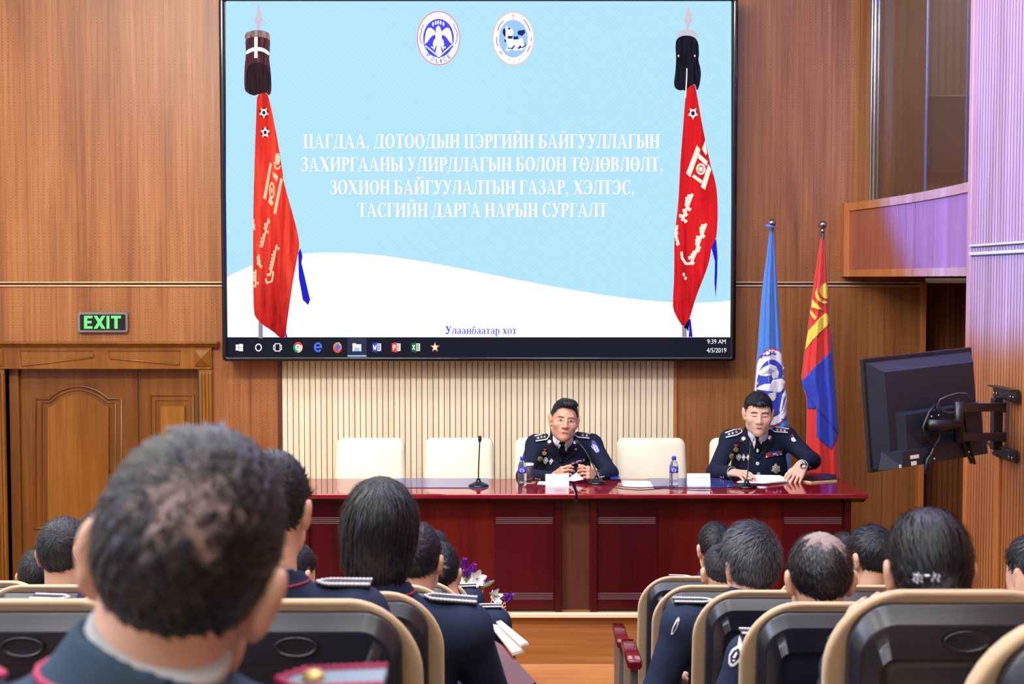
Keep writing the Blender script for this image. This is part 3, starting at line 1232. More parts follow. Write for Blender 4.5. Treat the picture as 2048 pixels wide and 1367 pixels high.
Y = nxt()
for s, x0, x1, base in (('ЦАГДАА, ДОТООДЫН ЦЭРГИЙН БАЙГУУЛЛАГЫН', 607, 1320, 296.5), ('ЗАХИРГААНЫ УДИРДЛАГЫН БОЛОН ТӨЛӨВЛӨЛТ,', 602, 1327, 342.5), ('ЗОХИОН БАЙГУУЛАЛТЫН ГАЗАР, ХЭЛТЭС,', 660, 1270, 388.5), ('ТАСГИЙН ДАРГА НАРЫН СУРГАЛТ', 716, 1215, 434)):
    bm = BM()
    text_line(bm, s, x0 + 0.9, x1 + 0.9, base + 1.0, 28, Y, 1)
    text_line(bm, s, x0, x1, base, 28, Y - 0.0006, 0)
    sc_part('title_line', bm, [M['s_text'], M['s_pale']])
LAY[0] -= 0.003


def font_mesh(s, size=1.0):
    cu = bpy.data.curves.new('lettering', 'FONT')
    cu.body = s
    cu.size = size
    cu.align_x = 'CENTER'
    o = bpy.data.objects.new('lettering_source', cu)
    COL.objects.link(o)
    dg = bpy.context.evaluated_depsgraph_get()
    me = bpy.data.meshes.new_from_object(o.evaluated_get(dg))
    bpy.data.objects.remove(o)
    bpy.data.curves.remove(cu)
    return me


def px_text(bm, s, cx, base, height, width, Y, mi=0, rot=0.0, sxy=None):
    """sans lettering fitted to a height (cap) and width in photo pixels"""
    me = font_mesh(s)
    co = np.array([v.co[:] for v in me.vertices])
    x0, x1 = co[:, 0].min(), co[:, 0].max()
    H = 0.73
    sy = height / H
    sx = width / (x1 - x0)
    xm = (x0 + x1) / 2
    vs = []
    cr, sr = math.cos(rot), math.sin(rot)
    for x, y, _z in co:
        a, b = (x - xm) * sx, -y * sy
        vs.append(bm.verts.new(at(cx + a * cr - b * sr, base + a * sr + b * cr, Y)))
    for p in me.polygons:
        try:
            f = bm.faces.new([vs[i] for i in p.vertices])
            f.material_index = mi
        except ValueError:
            pass
    bpy.data.meshes.remove(me)


Y = nxt()
bm = BM()
text_line(bm, 'Улаанбаатар хот', 891, 1033, 667.5, 15.5, Y)
sc_part('caption_line', bm, M['s_blue'])
bm = BM()
px_text(bm, '9:39 AM', 1433, 687, 9.5, 37, Y)
px_text(bm, '4/5/2019', 1433, 704.5, 9.5, 39, Y)
child('clock_text', bm, M['s_text'], tb)

# ---- round emblems
Ya = nxt(); Yb = nxt(); Yc = nxt(); Yd = nxt(); Ye = nxt()


def z5(x, y):   # pixel of the enlarged emblem crop -> photo pixel
    return (820 + x * 270 / 2048, 10 + y * 140 / 1062)


bm = BM()
cx, cy = z5(433, 503)
ppoly(bm, ell_pts(cx, cy, 43.3, 54.2, 48), Ya, 0)
ppoly(bm, ell_pts(cx, cy, 41.2, 52, 48), Yb, 1)
ppoly(bm, ell_pts(*z5(433, 503), 30.6, 38.4, 48), Yc, 2)
ppoly(bm, [z5(*p) for p in ((205, 590), (660, 590), (650, 640), (437, 812), (225, 640))][0:5], Yc - 0.0003, 2)
# square edge lines under the bird
stroke(bm, [z5(235, 620), z5(437, 785), z5(645, 600)], 2.6, Yd, 1)
ppoly(bm, [z5(*p) for p in ((150, 600), (233, 600), (437, 795), (640, 600), (720, 600), (437, 920))], Yc - 0.0002, 1) if False else None
# bird : body, wings, legs, tail
ppoly(bm, [z5(*p) for p in ((405, 330), (430, 313), (455, 330), (470, 375), (480, 400), (490, 440), (478, 520), (470, 600), (437, 620), (400, 600), (388, 520), (382, 440), (392, 390), (395, 365), (388, 372))], Yd, 1)
for sgn in (-1, 1):
    m_ = lambda x: 433 + sgn * (x - 433)
    ppoly(bm, [z5(m_(x), y) for x, y in ((490, 390), (545, 345), (590, 345), (622, 400), (640, 500), (648, 600), (600, 560), (560, 500), (520, 462), (480, 450))], Yd, 1)
    ppoly(bm, [z5(m_(x), y) for x, y in ((470, 500), (505, 530), (520, 600), (500, 640), (535, 625), (550, 640), (515, 660), (505, 690), (480, 640), (450, 590))], Yd - 0.0003, 1)
ppoly(bm, [z5(*p) for p in ((415, 590), (460, 590), (485, 720), (440, 770), (385, 720))], Yd - 0.0005, 1)
for x, y in ((348, 290), (390, 270), (428, 265), (466, 268), (508, 288)):
    ppoly(bm, ell_pts(*z5(x, y), 1.9, 4.6, 8), Yd, 1)
for k, (ch, x, y, r) in enumerate((('P', 262, 786, 0.62), ('O', 333, 848, 0.36), ('L', 412, 880, 0.1), ('I', 473, 878, -0.1), ('C', 540, 850, -0.34), ('E', 610, 805, -0.6))):
    X0, Y0_ = z5(x, y)
    px_text(bm, ch, X0, Y0_, 8.6, 2 if ch == 'I' else 5.8, Yd, 3, r)
random.seed(4)
for side, xs in ((-1, ((212, 298), (180, 370), (158, 440), (160, 520), (190, 610))), (1, ((650, 285), (690, 360), (714, 440), (716, 510), (690, 620)))):
    pts = []
    for a, b in zip(xs, xs[1:]):
        for k in range(4):
            f = k / 4
            pts.append(z5(a[0] + (b[0] - a[0]) * f + random.uniform(-12, 12), a[1] + (b[1] - a[1]) * f))
    stroke(bm, pts, 1.2, Yd, 3)
sc_part('police_emblem', bm, [M['s_pink'], M['s_white'], M['s_blue'], M['s_wordblue']])
bm = BM()
cx, cy = z5(1570, 508)
ppoly(bm, ell_pts(cx, cy, 41.8, 53.6, 48), Ya, 0)
ppoly(bm, ell_pts(cx, cy, 40, 51.4, 48), Yb, 1)
ppoly(bm, ell_pts(*z5(1568, 510), 29.3, 38, 48), Yc, 0)
ppoly(bm, ell_pts(*z5(1568, 510), 28.4, 37, 48), Yc - 0.0003, 2)
zl = lambda L: [z5(*p) for p in L]
ppoly(bm, zl(((1425, 510), (1490, 500), (1560, 520), (1660, 520), (1700, 490), (1720, 560), (1715, 620), (1660, 600), (1640, 640), (1580, 610), (1540, 630), (1480, 600), (1450, 560))), Yd, 1)
ppoly(bm, ell_pts(*z5(1520, 415), 6.6, 8, 16), Yd, 1)
for x, y in ((1485, 680), (1595, 675), (1675, 670)):
    ppoly(bm, ell_pts(*z5(x, y), 4.6, 2.4, 12), Yd - 0.0003, 1)
    ppoly(bm, ell_pts(*z5(x + 25, y - 40), 5.5, 6, 12), Yd, 1)
ppoly(bm, zl(((1410, 370), (1440, 350), (1455, 420), (1455, 480), (1425, 470), (1405, 420))), Ye, 3)
ppoly(bm, zl(((1480, 360), (1510, 345), (1530, 365), (1500, 375))), Ye, 3)
ppoly(bm, zl(((1485, 470), (1560, 470), (1540, 510), (1490, 510))), Ye, 3)
ppoly(bm, zl(((1565, 478), (1640, 475), (1645, 520), (1575, 525))), Ye, 3)
ppoly(bm, zl(((1640, 390), (1740, 375), (1750, 420), (1700, 470), (1640, 450), (1630, 420))), Ye, 3)
ppoly(bm, zl(((1480, 640), (1530, 655), (1570, 630), (1590, 590), (1590, 630), (1550, 668), (1490, 662))), Ye, 3)
ppoly(bm, zl(((1590, 640), (1640, 650), (1670, 610), (1700, 640), (1740, 610), (1755, 570), (1760, 610), (1720, 650), (1690, 648), (1650, 665))), Ye, 3)
ppoly(bm, zl(((1448, 520), (1452, 330), (1465, 305), (1478, 330), (1480, 520))), Ye - 0.0004, 4)
ppoly(bm, zl(((1430, 510), (1450, 520), (1465, 560), (1440, 570))), Ye, 3)
ppoly(bm, ell_pts(*z5(1567, 162), 2.4, 3.4, 12), Yd, 0)
stroke(bm, zl(((1550, 205), (1585, 205))), 2, Yd, 0)
for x, y in ((1505, 830), (1580, 852), (1657, 828)):
    ppoly(bm, ell_pts(*z5(x, y), 1.6, 2.2, 8), Yd, 0)
for xs in (((1410, 240), (1350, 320), (1320, 420)), ((1315, 490), (1318, 570), (1340, 640)), ((1360, 705), (1415, 760)), ((1720, 210), (1790, 310), (1835, 430)), ((1840, 500), (1840, 560)), ((1825, 620), (1775, 740))):
    pts = []
    for a, b in zip(xs, xs[1:]):
        for k in range(4):
            f = k / 4
            pts.append(z5(a[0] + (b[0] - a[0]) * f + random.uniform(-9, 9), a[1] + (b[1] - a[1]) * f))
    stroke(bm, pts, 1.3, Yd, 5)
sc_part('city_emblem', bm, [M['s_peach'], M['s_white'], M['s_pale'], M['s_navy'], M['s_ivory'], M['s_wordblue']])

# ---- the two photographed war banners on the slide
Ya = nxt(); Yb = nxt(); Yc = nxt(); Yd = nxt(); Ye = nxt()


def chaikin(pts, n=2):
    for _ in range(n):
        o = []
        for a, b in zip(pts, pts[1:] + pts[:1]):
            o.append((a[0] * 0.75 + b[0] * 0.25, a[1] * 0.75 + b[1] * 0.25))
            o.append((a[0] * 0.25 + b[0] * 0.75, a[1] * 0.25 + b[1] * 0.75))
        pts = o
    return pts


def zA(x, y):
    return (440 + x * 260 / 987, y * 360 / 1367)


def zB(x, y):
    return (440 + x * 260 / 808, 300 + y * 440 / 1367)


def zC_(x, y):
    return (1280 + x * 220 / 835, y * 360 / 1367)


def zD(x, y):
    return (1280 + x * 220 / 684, 300 + y * 440 / 1367)


mats = [M['s_silver'], M['s_hair1'], M['s_band'], M['s_text'], M['s_flag'], M['s_flag2'], M['s_cream'], M['s_royal'], M['s_pole'], M['s_hair1d'], M['s_maroon'], M['s_navy']]
bm = BM()
ppoly(bm, [zB(*p) for p in ((240, 1050), (266, 1050), (266, 1168), (240, 1168))], Ya, 8)
red = [zA(*p) for p in ((282, 705), (358, 705), (375, 760), (405, 900), (440, 1080), (485, 1367))] + [zB(*p) for p in ((385, 150), (410, 250), (450, 390), (485, 520), (494, 600), (478, 680), (455, 800), (432, 960), (415, 1080), (408, 1166), (372, 1166), (330, 1125), (265, 1085), (230, 1050), (210, 1015), (206, 800), (206, 500), (210, 240), (216, 60))] + [zA(*p) for p in ((262, 1250), (268, 1060), (276, 850))]
ppoly(bm, chaikin(red, 1), Yb, 4)
low = [zB(*p) for p in ((206, 620), (250, 660), (300, 830), (360, 860), (430, 900), (440, 880), (432, 960), (415, 1080), (408, 1166), (372, 1166), (330, 1125), (265, 1085), (230, 1050), (210, 1015))]
ppoly(bm, [zB(*p) for p in ((486, 640), (500, 608), (513, 660), (506, 700), (560, 930), (548, 962), (515, 930), (490, 790))], Yb, 7)
ppoly(bm, [zB(*p) for p in ((410, 1130), (420, 1166), (405, 1166))], Yc, 7)
# spear
ppoly(bm, [zA(*p) for p in ((293, 18), (308, 90), (322, 150), (306, 195), (305, 228), (279, 228), (277, 195), (263, 150), (282, 90))], Yb, 0)
# hair tassel and its band
ppoly(bm, chaikin([zA(*p) for p in ((190, 250), (380, 250), (378, 400), (372, 450), (388, 560), (392, 700), (370, 728), (355, 705), (290, 712), (262, 728), (212, 710), (182, 680), (186, 500), (198, 420))]), Yc, 1)
ppoly(bm, chaikin([zA(*p) for p in ((205, 500), (260, 470), (330, 480), (372, 520), (375, 690), (300, 712), (262, 726), (214, 705), (196, 640))]), Yd, 9)
ppoly(bm, chaikin([zA(*p) for p in ((188, 262), (215, 238), (285, 226), (350, 236), (381, 262), (381, 305), (345, 285), (285, 276), (225, 284), (190, 304))]), Yd, 2)
ppoly(bm, chaikin([zA(*p) for p in ((196, 385), (240, 362), (280, 355), (330, 362), (376, 395), (376, 425), (330, 392), (280, 384), (240, 392), (196, 418))]), Yd, 3)
ppoly(bm, [zA(*p) for p in ((260, 280), (286, 280), (285, 440), (261, 440))], Ye, 3)
for (x, y, k) in ((333, 855, 0), (343, 1005, 1)):
    c = zA(x, y)
    ppoly(bm, star_pts(*c, 10.5, 5, 0.55, -90, 12.5), Yd, 10 if k == 0 else 6)
    ppoly(bm, star_pts(*c, 10.5, 5, 0.5, 90, 12), Yd - 0.0003, 6 if k == 0 else 10)
    ppoly(bm, ell_pts(*c, 5.8, 7.2, 18), Ye, 3)
    ppoly(bm, ell_pts(*c, 3.2, 4, 14), Ye - 0.0003, 11)
# gold national sign and script on the cloth
ppoly(bm, [zB(*p) for p in ((310, 75), (322, 88), (286, 308), (268, 298))], Yd, 6)
ppoly(bm, [zB(*p) for p in ((375, 172), (390, 182), (348, 400), (332, 390))], Yd, 6)
ppoly(bm, ell_pts(*zB(358, 55), 5.2, 12, 16), Yd, 6)
stroke(bm, [zB(*p) for p in ((338, 78), (345, 112), (362, 118), (374, 98))], 3, Yd, 6)
ppoly(bm, [zB(*p) for p in ((328, 135), (348, 160), (340, 180), (330, 165))], Yd, 6)
ppoly(bm, [zB(*p) for p in ((340, 140), (362, 165), (352, 200), (344, 180))], Yd, 6)
ring_poly(bm, *zB(322, 250), 5.5, 17, 2.6, Yd, 6, ty=5)
ring_poly(bm, *zB(322, 250), 1.8, 6, 1.8, Yd, 6)
ppoly(bm, [zB(*p) for p in ((310, 285), (334, 330), (318, 348), (300, 320))], Yd, 6)


def script(bm, fn, spine, mi, seed, w=3.2, amp=16):
    """flowing vertical script : a spine with teeth and loops"""
    rnd = random.Random(seed)
    P = [Vector(fn(*p)) for p in spine]
    for a, b in zip(P, P[1:]):
        d = b - a
        n = Vector((-d.y, d.x)).normalized()
        k = max(2, int(d.length / 6))
        stroke(bm, [tuple(a), tuple(b)], w, Yd, mi)
        for i in range(k):
            q = a + d * ((i + 0.5) / k)
            s = n * (amp * 0.32 * rnd.uniform(0.6, 1.2)) * (1 if rnd.random() < 0.75 else -1)
            stroke(bm, [tuple(q), tuple(q + s + d.normalized() * 1.5), tuple(q + s * 0.7 + d.normalized() * 5)], w * 0.75, Yd - 0.0002, mi)


script(bm, zB, ((302, 425), (282, 510), (262, 600)), 6, 1)
script(bm, zB, ((352, 590), (335, 680), (310, 780)), 6, 2)
stroke(bm, [zB(*p) for p in ((330, 770), (322, 815), (290, 825), (285, 800))], 3.2, Yd, 6)
script(bm, zB, ((240, 650), (250, 725)), 6, 3)
script(bm, zB, ((222, 745), (220, 850)), 6, 4)
script(bm, zB, ((210, 430), (208, 490)), 6, 5, 2.4, 8)
sc_part('banner_image', bm, mats)

mats = [M['s_silver'], M['s_hair2'], M['s_silver'], M['s_text'], M['s_flag3'], M['s_flag2'], M['s_ivory'], M['s_royal'], M['s_pole'], M['s_black'], M['s_maroon'], M['s_navy'], M['s_cream']]
bm = BM()
ppoly(bm, [zD(*p) for p in ((262, 1080), (290, 1080), (290, 1160), (262, 1160))], Ya, 8)
red = [zC_(*p) for p in ((355, 640), (415, 630), (432, 720), (460, 880), (490, 1040), (520, 1180), (560, 1367))] + [zD(*p) for p in ((440, 90), (465, 180), (480, 265), (484, 390), (480, 490), (472, 555), (445, 600), (432, 690), (400, 780), (360, 880), (330, 970), (308, 1050), (270, 1102), (235, 1050), (204, 985), (206, 900), (213, 780), (213, 560), (222, 470), (238, 330), (246, 180), (252, 60))] + [zC_(*p) for p in ((305, 1250), (325, 1000), (342, 760))]
ppoly(bm, chaikin(red, 1), Yb, 4)
ppoly(bm, [zD(*p) for p in ((440, 590), (474, 552), (482, 660), (480, 780), (470, 918), (463, 820), (466, 690))], Ya, 7)
ppoly(bm, [zD(*p) for p in ((300, 1045), (315, 1050), (327, 1160), (302, 1160), (306, 1120))], Ya, 7)
ppoly(bm, [zD(*p) for p in ((272, 1100), (305, 1050), (302, 1130), (290, 1110))], Yb - 0.0003, 9)
ppoly(bm, [zC_(*p) for p in ((372, 36), (388, 110), (398, 160), (378, 190), (368, 222), (354, 222), (350, 190), (334, 160), (352, 100))], Yb, 0)
ppoly(bm, chaikin([zC_(*p) for p in ((275, 290), (350, 262), (440, 290), (450, 420), (440, 450), (466, 540), (455, 640), (432, 698), (420, 640), (400, 640), (360, 670), (345, 695), (330, 680), (300, 690), (252, 660), (270, 540), (275, 430), (268, 360))]), Yc, 1)
ppoly(bm, chaikin([zC_(*p) for p in ((272, 295), (280, 255), (310, 232), (360, 222), (410, 232), (440, 258), (448, 300), (410, 272), (350, 262), (300, 278))]), Yd, 2)
stroke(bm, [zC_(*p) for p in ((356, 520), (354, 600), (345, 740))], 2.2, Yd, 3)
for x in (292, 416):
    ppoly(bm, ell_pts(*zC_(x, 424), 1.8, 2.4, 10), Yd, 12)
c = zC_(402, 860)
ppoly(bm, star_pts(*c, 10.8, 5, 0.6, 90, 13), Yd, 12)
ppoly(bm, star_pts(*c, 10.5, 5, 0.5, -90, 12.5), Yd - 0.0003, 10)
ppoly(bm, ell_pts(*c, 6.6, 8, 18), Ye, 3)
ppoly(bm, ell_pts(*c, 3.8, 4.6, 14), Ye - 0.0003, 11)
ppoly(bm, [zC_(*p) for p in ((432, 1100), (458, 1135), (382, 1345), (350, 1315))], Yd, 6)
ppoly(bm, [zC_(*p) for p in ((495, 1065), (510, 1160), (500, 1180), (470, 1130))], Yd, 6)
ppoly(bm, [zC_(*p) for p in ((450, 1165), (515, 1225), (505, 1260), (440, 1200))], Yd, 6)
ring_poly(bm, *zC_(462, 1283), 9.5, 11.5, 4.2, Yd, 6)
ring_poly(bm, *zC_(462, 1283), 4, 5, 4, Yd, 6)
ppoly(bm, [zD(*p) for p in ((360, -10), (372, 10), (312, 165), (288, 145))], Yd - 0.0003, 6)
ppoly(bm, [zD(*p) for p in ((425, 85), (443, 120), (405, 247), (378, 228))], Yd, 6)
ppoly(bm, [zD(*p) for p in ((335, 150), (390, 190), (378, 208), (322, 165))], Yd, 6)
script(bm, zD, ((325, 275), (298, 345), (262, 435)), 6, 11, 5.5, 24)
script(bm, zD, ((410, 460), (375, 550), (345, 640), (318, 700)), 6, 12, 5.5, 24)
stroke(bm, [zD(*p) for p in ((318, 705), (285, 705), (262, 670), (258, 635))], 5, Yd, 6)
script(bm, zD, ((232, 470), (222, 520), (240, 585)), 6, 13, 4.5, 10)
for x, y in ((272, 772), (283, 795)):
    ppoly(bm, ell_pts(*zD(x, y), 2.6, 3.6, 8), Yd, 6)
sc_part('banner_image', bm, mats)

# ================================================================ conference tables
ZT = 1.02
YT0, YT1 = 7.885, 8.51
SEAM = 0.395


def table(x0, x1, label):
    t_ = empty('conference_table', ((x0 + x1) / 2, 8.2, ZST))
    tag(t_, label, 'table', 'mahogany conference tables on the stage')
    b = BM()
    box(b, x0 + 0.002, x1 - 0.002, YT0, YT1, ZT - 0.03, ZT, 0.008, 3)
    child('tabletop', b, M['mahogany_top'], t_, False)
    b = BM()
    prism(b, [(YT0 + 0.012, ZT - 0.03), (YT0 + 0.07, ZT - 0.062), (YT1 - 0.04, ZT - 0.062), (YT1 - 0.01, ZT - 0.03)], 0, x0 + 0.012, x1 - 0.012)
    child('top_moulding', b, M['mahogany_dark'], t_)  # dark colour paints the tabletop's shadow onto this slope
    px0, px1 = x0 + 0.085, x1 - 0.085
    zb, zt = ZST, ZT - 0.06
    for a in (px0, px1 - 0.042):
        b = BM()
        box(b, a, a + 0.042, 7.965, 8.42, zb, zt, 0.004)
        child('side_panel', b, M['mahogany'], t_)
    w = px1 - px0 - 0.084
    xa = px0 + 0.042
    e1, e2 = xa + w * 0.245, xa + w * 0.755
    for a, c_ in ((xa, e1), (e2, xa + w)):
        b = BM()
        box(b, a, c_, 7.99, 8.02, zb + 0.012, zt, 0.003)
        fp = child('front_panel', b, M['mahogany'], t_)
        for zz in (Z_(1034, 7.99), Z_(1185, 7.99)):
            for k in range(4):
                b = BM()
                box(b, a + 0.006, c_ - 0.012, 7.986, 7.992, zz - 0.0115 * k - 0.004, zz - 0.0115 * k)
                child('inlay_line', b, M['silver_line'], fp)
    b = BM()
    box(b, e1, e2, 8.005, 8.03, zb + 0.012, zt)
    child('centre_panel', b, M['mahogany_centre_lit'], t_)
    b = BM()
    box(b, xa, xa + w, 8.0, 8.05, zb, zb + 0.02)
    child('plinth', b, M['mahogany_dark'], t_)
    return t_


table(-1.38, SEAM - 0.002, 'dark red conference table on the left with the small standing microphone and grey pad')
table(SEAM + 0.004, 2.18, 'dark red conference table on the right where the officer reads papers')
# walnut link panel between the two tables
b = BM()
box(b, SEAM - 0.084, SEAM + 0.088, 8.03, 8.06, ZST, ZT - 0.065)
tag(obj('link_panel', b, M['walnut']), 'plain brown panel filling the gap between the two red tables', 'panel')

# desk pads
for x0, x1, lab in ((782, 976, 'blue grey desk pad on the left table behind the dark bobbed head'), (1308, 1478, 'blue grey desk pad on the right table beside the name card')):
    a, c_ = on_z(x0, 975.5, ZT), on_z(x1, 975.5, ZT)
    b = BM()
    prism(b, rrect(a.x, c_.x, a.y, YT1 - 0.012, 0.008, 3), 2, ZT + 0.0006, ZT + 0.004)
    tag(obj('desk_pad', b, M['desk_pad']), lab, 'desk pad', 'desk pads')

# ================================================================ cream chairs on the stage
def cream_chair_proto():
    t_ = empty('conference_chair', (0, 0, ZST))
    z0 = ZST
    b = BM()
    loops = []
    for k, (y, ins) in enumerate(((0.0, 0.03), (-0.02, 0.008), (-0.05, 0.0), (-0.075, 0.008), (-0.09, 0.03))):
        lp = []
        for x, z in rrect(-0.248 + ins, 0.248 - ins, 0.46 + ins, 0.945 - ins, 0.05, 6):
            s = (z - 0.46) / 0.49
            bulge = 0.012 * (1 - (x / 0.25) ** 2) if z > 0.9 else 0
            lp.append((x * (1.03 - 0.06 * s) , y + 0.07 * s, z0 + z + bulge))
        loops.append(lp)
    loft(b, loops)
    bmesh.ops.recalc_face_normals(b, faces=b.faces)
    child('backrest', b, M['white_leather'], t_, True)
    b = BM()
    box(b, -0.245, 0.245, -0.54, -0.03, z0 + 0.40, z0 + 0.49, 0.03, 3)
    child('seat', b, M['white_leather'], t_, True)
    for sx in (-1, 1):
        for yy in (-0.5, -0.03):
            b = BM()
            tube(b, [(sx * 0.21, yy, z0), (sx * 0.21, yy, z0 + 0.42)], 0.016, 8)
            child('leg', b, M['steel'], t_, True)
    return t_


cp = cream_chair_proto()
for i, (x0, x1, py, lab) in enumerate(((668, 812, 880, 'empty cream leather chair farthest left, above the bobbed head'), (848, 988, 881.5, 'empty cream leather chair right behind the standing table microphone'), (1026, 1170, 880, 'cream leather chair the watching officer sits in'), (1231, 1373, 877.5, 'empty cream leather chair between the two officers'), (1417, 1560, 880, 'cream leather chair behind the officer who looks down at papers'))):
    o = cp if i == 0 else copy_tree(cp)
    Yc_ = 9.06
    p = at((x0 + x1) / 2, py, Yc_)
    o.location = (p.x, Yc_, ZST)
    tag(o, lab, 'chair', 'cream chairs behind the tables')

# ================================================================ things on the tables
def on_t(px, py):
    return on_z(px, py, ZT)


def mic(px, py, pts, headpx, label, dy=0.0):
    """pts : pixel points of the gooseneck from base to head, at the base's depth"""
    p = on_t(px, py)
    t_ = empty('desk_microphone', p)
    tag(t_, label, 'microphone', 'gooseneck microphones on the tables')
    b = BM()
    lathe(b, [(0.064, 0.0), (0.066, 0.006), (0.058, 0.014), (0.034, 0.024), (0.016, 0.032), (0.012, 0.05), (0.0, 0.05)], p, 28)
    child('base', b, M['black_gloss'], t_, True)
    P = [p + Vector((0, 0, 0.045))] + [at(x, y, p.y + dy * (i + 1) / len(pts)) for i, (x, y) in enumerate(pts)]
    sm = []
    for i in range(len(P) - 1):
        for k in range(4):
            f = k / 4
            p0, p1, p2, p3 = P[max(i - 1, 0)], P[i], P[i + 1], P[min(i + 2, len(P) - 1)]
            sm.append(0.5 * ((2 * p1) + (p2 - p0) * f + (2 * p0 - 5 * p1 + 4 * p2 - p3) * f * f + (3 * p1 - p0 - 3 * p2 + p3) * f ** 3))
    sm.append(P[-1])
    b = BM()
    tube(b, sm, 0.0042, 8)
    child('gooseneck', b, M['black_plastic'], t_, True)
    d = (sm[-1] - sm[-2]).normalized()
    e = sm[-1]
    b = BM()
    tube(b, [e - d * 0.006, e, e + d * 0.008, e + d * 0.026, e + d * 0.034, e + d * 0.037], [0.005, 0.009, 0.0115, 0.0115, 0.008, 0.002], 12)
    child('head', b, M['black_fabric'], t_, True)
    return t_


mic(957, 972, [(957, 940), (958.5, 905), (959.5, 882)], None, 'black gooseneck microphone standing upright on the left table between empty chairs')
mic(1193, 966, [(1193, 945), (1180, 918), (1168, 897), (1158, 886)], None, 'black gooseneck microphone bending toward the watching officer', 0.12)
mic(1493, 974, [(1496, 940), (1499, 912), (1501, 893)], None, 'black gooseneck microphone in front of the officer looking down', 0.06)

M['bottle'] = NT('bottle_plastic').set(srgb(216, 226, 250), 0.05, trans=0.94)
bpy.data.materials['bottle_plastic'].node_tree.nodes['Principled BSDF'].inputs['IOR'].default_value = 1.2
M['bottle_blue'] = plain('cap_blue', srgb(40, 50, 190), 0.3)
M['label_blue'] = plain('label_blue', srgb(48, 64, 196), 0.35)
M['label_white'] = plain('label_white', srgb(240, 242, 252), 0.4)
M['label_red'] = plain('label_red', srgb(200, 40, 60), 0.4)


def bottle(px, py, label):
    p = on_t(px, py)
    t_ = empty('water_bottle', p)
    tag(t_, label, 'bottle', 'small water bottles')
    b = BM()
    lathe(b, [(0.02, 0.0), (0.027, 0.004), (0.028, 0.03), (0.0265, 0.034), (0.028, 0.038), (0.0265, 0.046), (0.028, 0.05), (0.0265, 0.058), (0.028, 0.064), (0.028, 0.12), (0.026, 0.132), (0.018, 0.152), (0.0115, 0.162), (0.0115, 0.17), (0.0, 0.17)], p, 28)
    child('bottle_body', b, M['bottle'], t_, True)
    b = BM()
    lathe(b, [(0.0135, 0.163), (0.0145, 0.165), (0.0145, 0.183), (0.012, 0.186), (0, 0.186)], p, 20)
    child('cap', b, M['bottle_blue'], t_, True)
    b = BM()
    lathe(b, [(0.0284, 0.082), (0.0284, 0.118)], p, 28)
    lb = child('label', b, M['label_blue'], t_, True)
    for nm, z, r, mt in (('label_swirl', 0.1, 0.011, 'label_white'), ('label_band', 0.086, 0, 'label_red')):
        b = BM()
        if r:
            n = 14
            P = []
            for k in range(n):
                a = 2 * PI * k / n
                u = math.cos(a) * r * 1.4 + (0.004 if k % 2 else 0)
                v = z + math.sin(a) * r * 0.8
                th = -PI / 2 + u / 0.029 - 0.12
                P.append(b.verts.new((p.x + 0.0289 * math.cos(th), p.y + 0.0289 * math.sin(th), p.z + v)))
            b.faces.new(P)
        else:
            for k in range(8):
                th = [-PI / 2 - 0.2 + 1.0 * (k + d) / 8 for d in (0, 1)]
                b.faces.new([b.verts.new((p.x + 0.0288 * math.cos(q), p.y + 0.0288 * math.sin(q), p.z + zz)) for q, zz in ((th[0], z - 0.002), (th[1], z - 0.002), (th[1], z + 0.002), (th[0], z + 0.002))])
        child(nm, b, M[mt], lb)
    return t_


bottle(1044.5, 971, 'water bottle with blue cap on the left table beside the watching officer')
bottle(1347.5, 970, 'water bottle with blue cap on the right table, near the blue pad')
# drinking glass with a paper lid on a cork coaster
p = on_t(1057, 965)
t_ = empty('drinking_glass', p + Vector((0, 0, 0.004)))
tag(t_, 'upturned drinking glass half hidden behind the left water bottle', 'glass')
b = BM()
lathe(b, [(0.026, 0.0), (0.029, 0.002), (0.032, 0.11), (0.0305, 0.11), (0.0275, 0.006), (0, 0.006)], p + Vector((0, 0, 0.004)), 24)
child('tumbler', b, M['bottle'], t_, True)
b = BM()
lathe(b, [(0.0335, 0.108), (0.034, 0.122), (0, 0.124)], p + Vector((0, 0, 0.004)), 24)
child('paper_lid', b, M['paper'], t_, True)
b = BM()
lathe(b, [(0.045, 0), (0.045, 0.004), (0, 0.004)], p, 24)
tag(obj('coaster', b, plain('cork', srgb(206, 160, 104), 0.7)), 'tan round coaster under the drinking glass', 'coaster')
p = on_t(1524.5, 974)
b = BM()
lathe(b, [(0.033, 0), (0.033, 0.004), (0, 0.005)], p, 28)
tag(obj('coaster', b, plain('coaster_white', srgb(196, 196, 222), 0.25)), 'small white round coaster near the front of the right table', 'coaster')


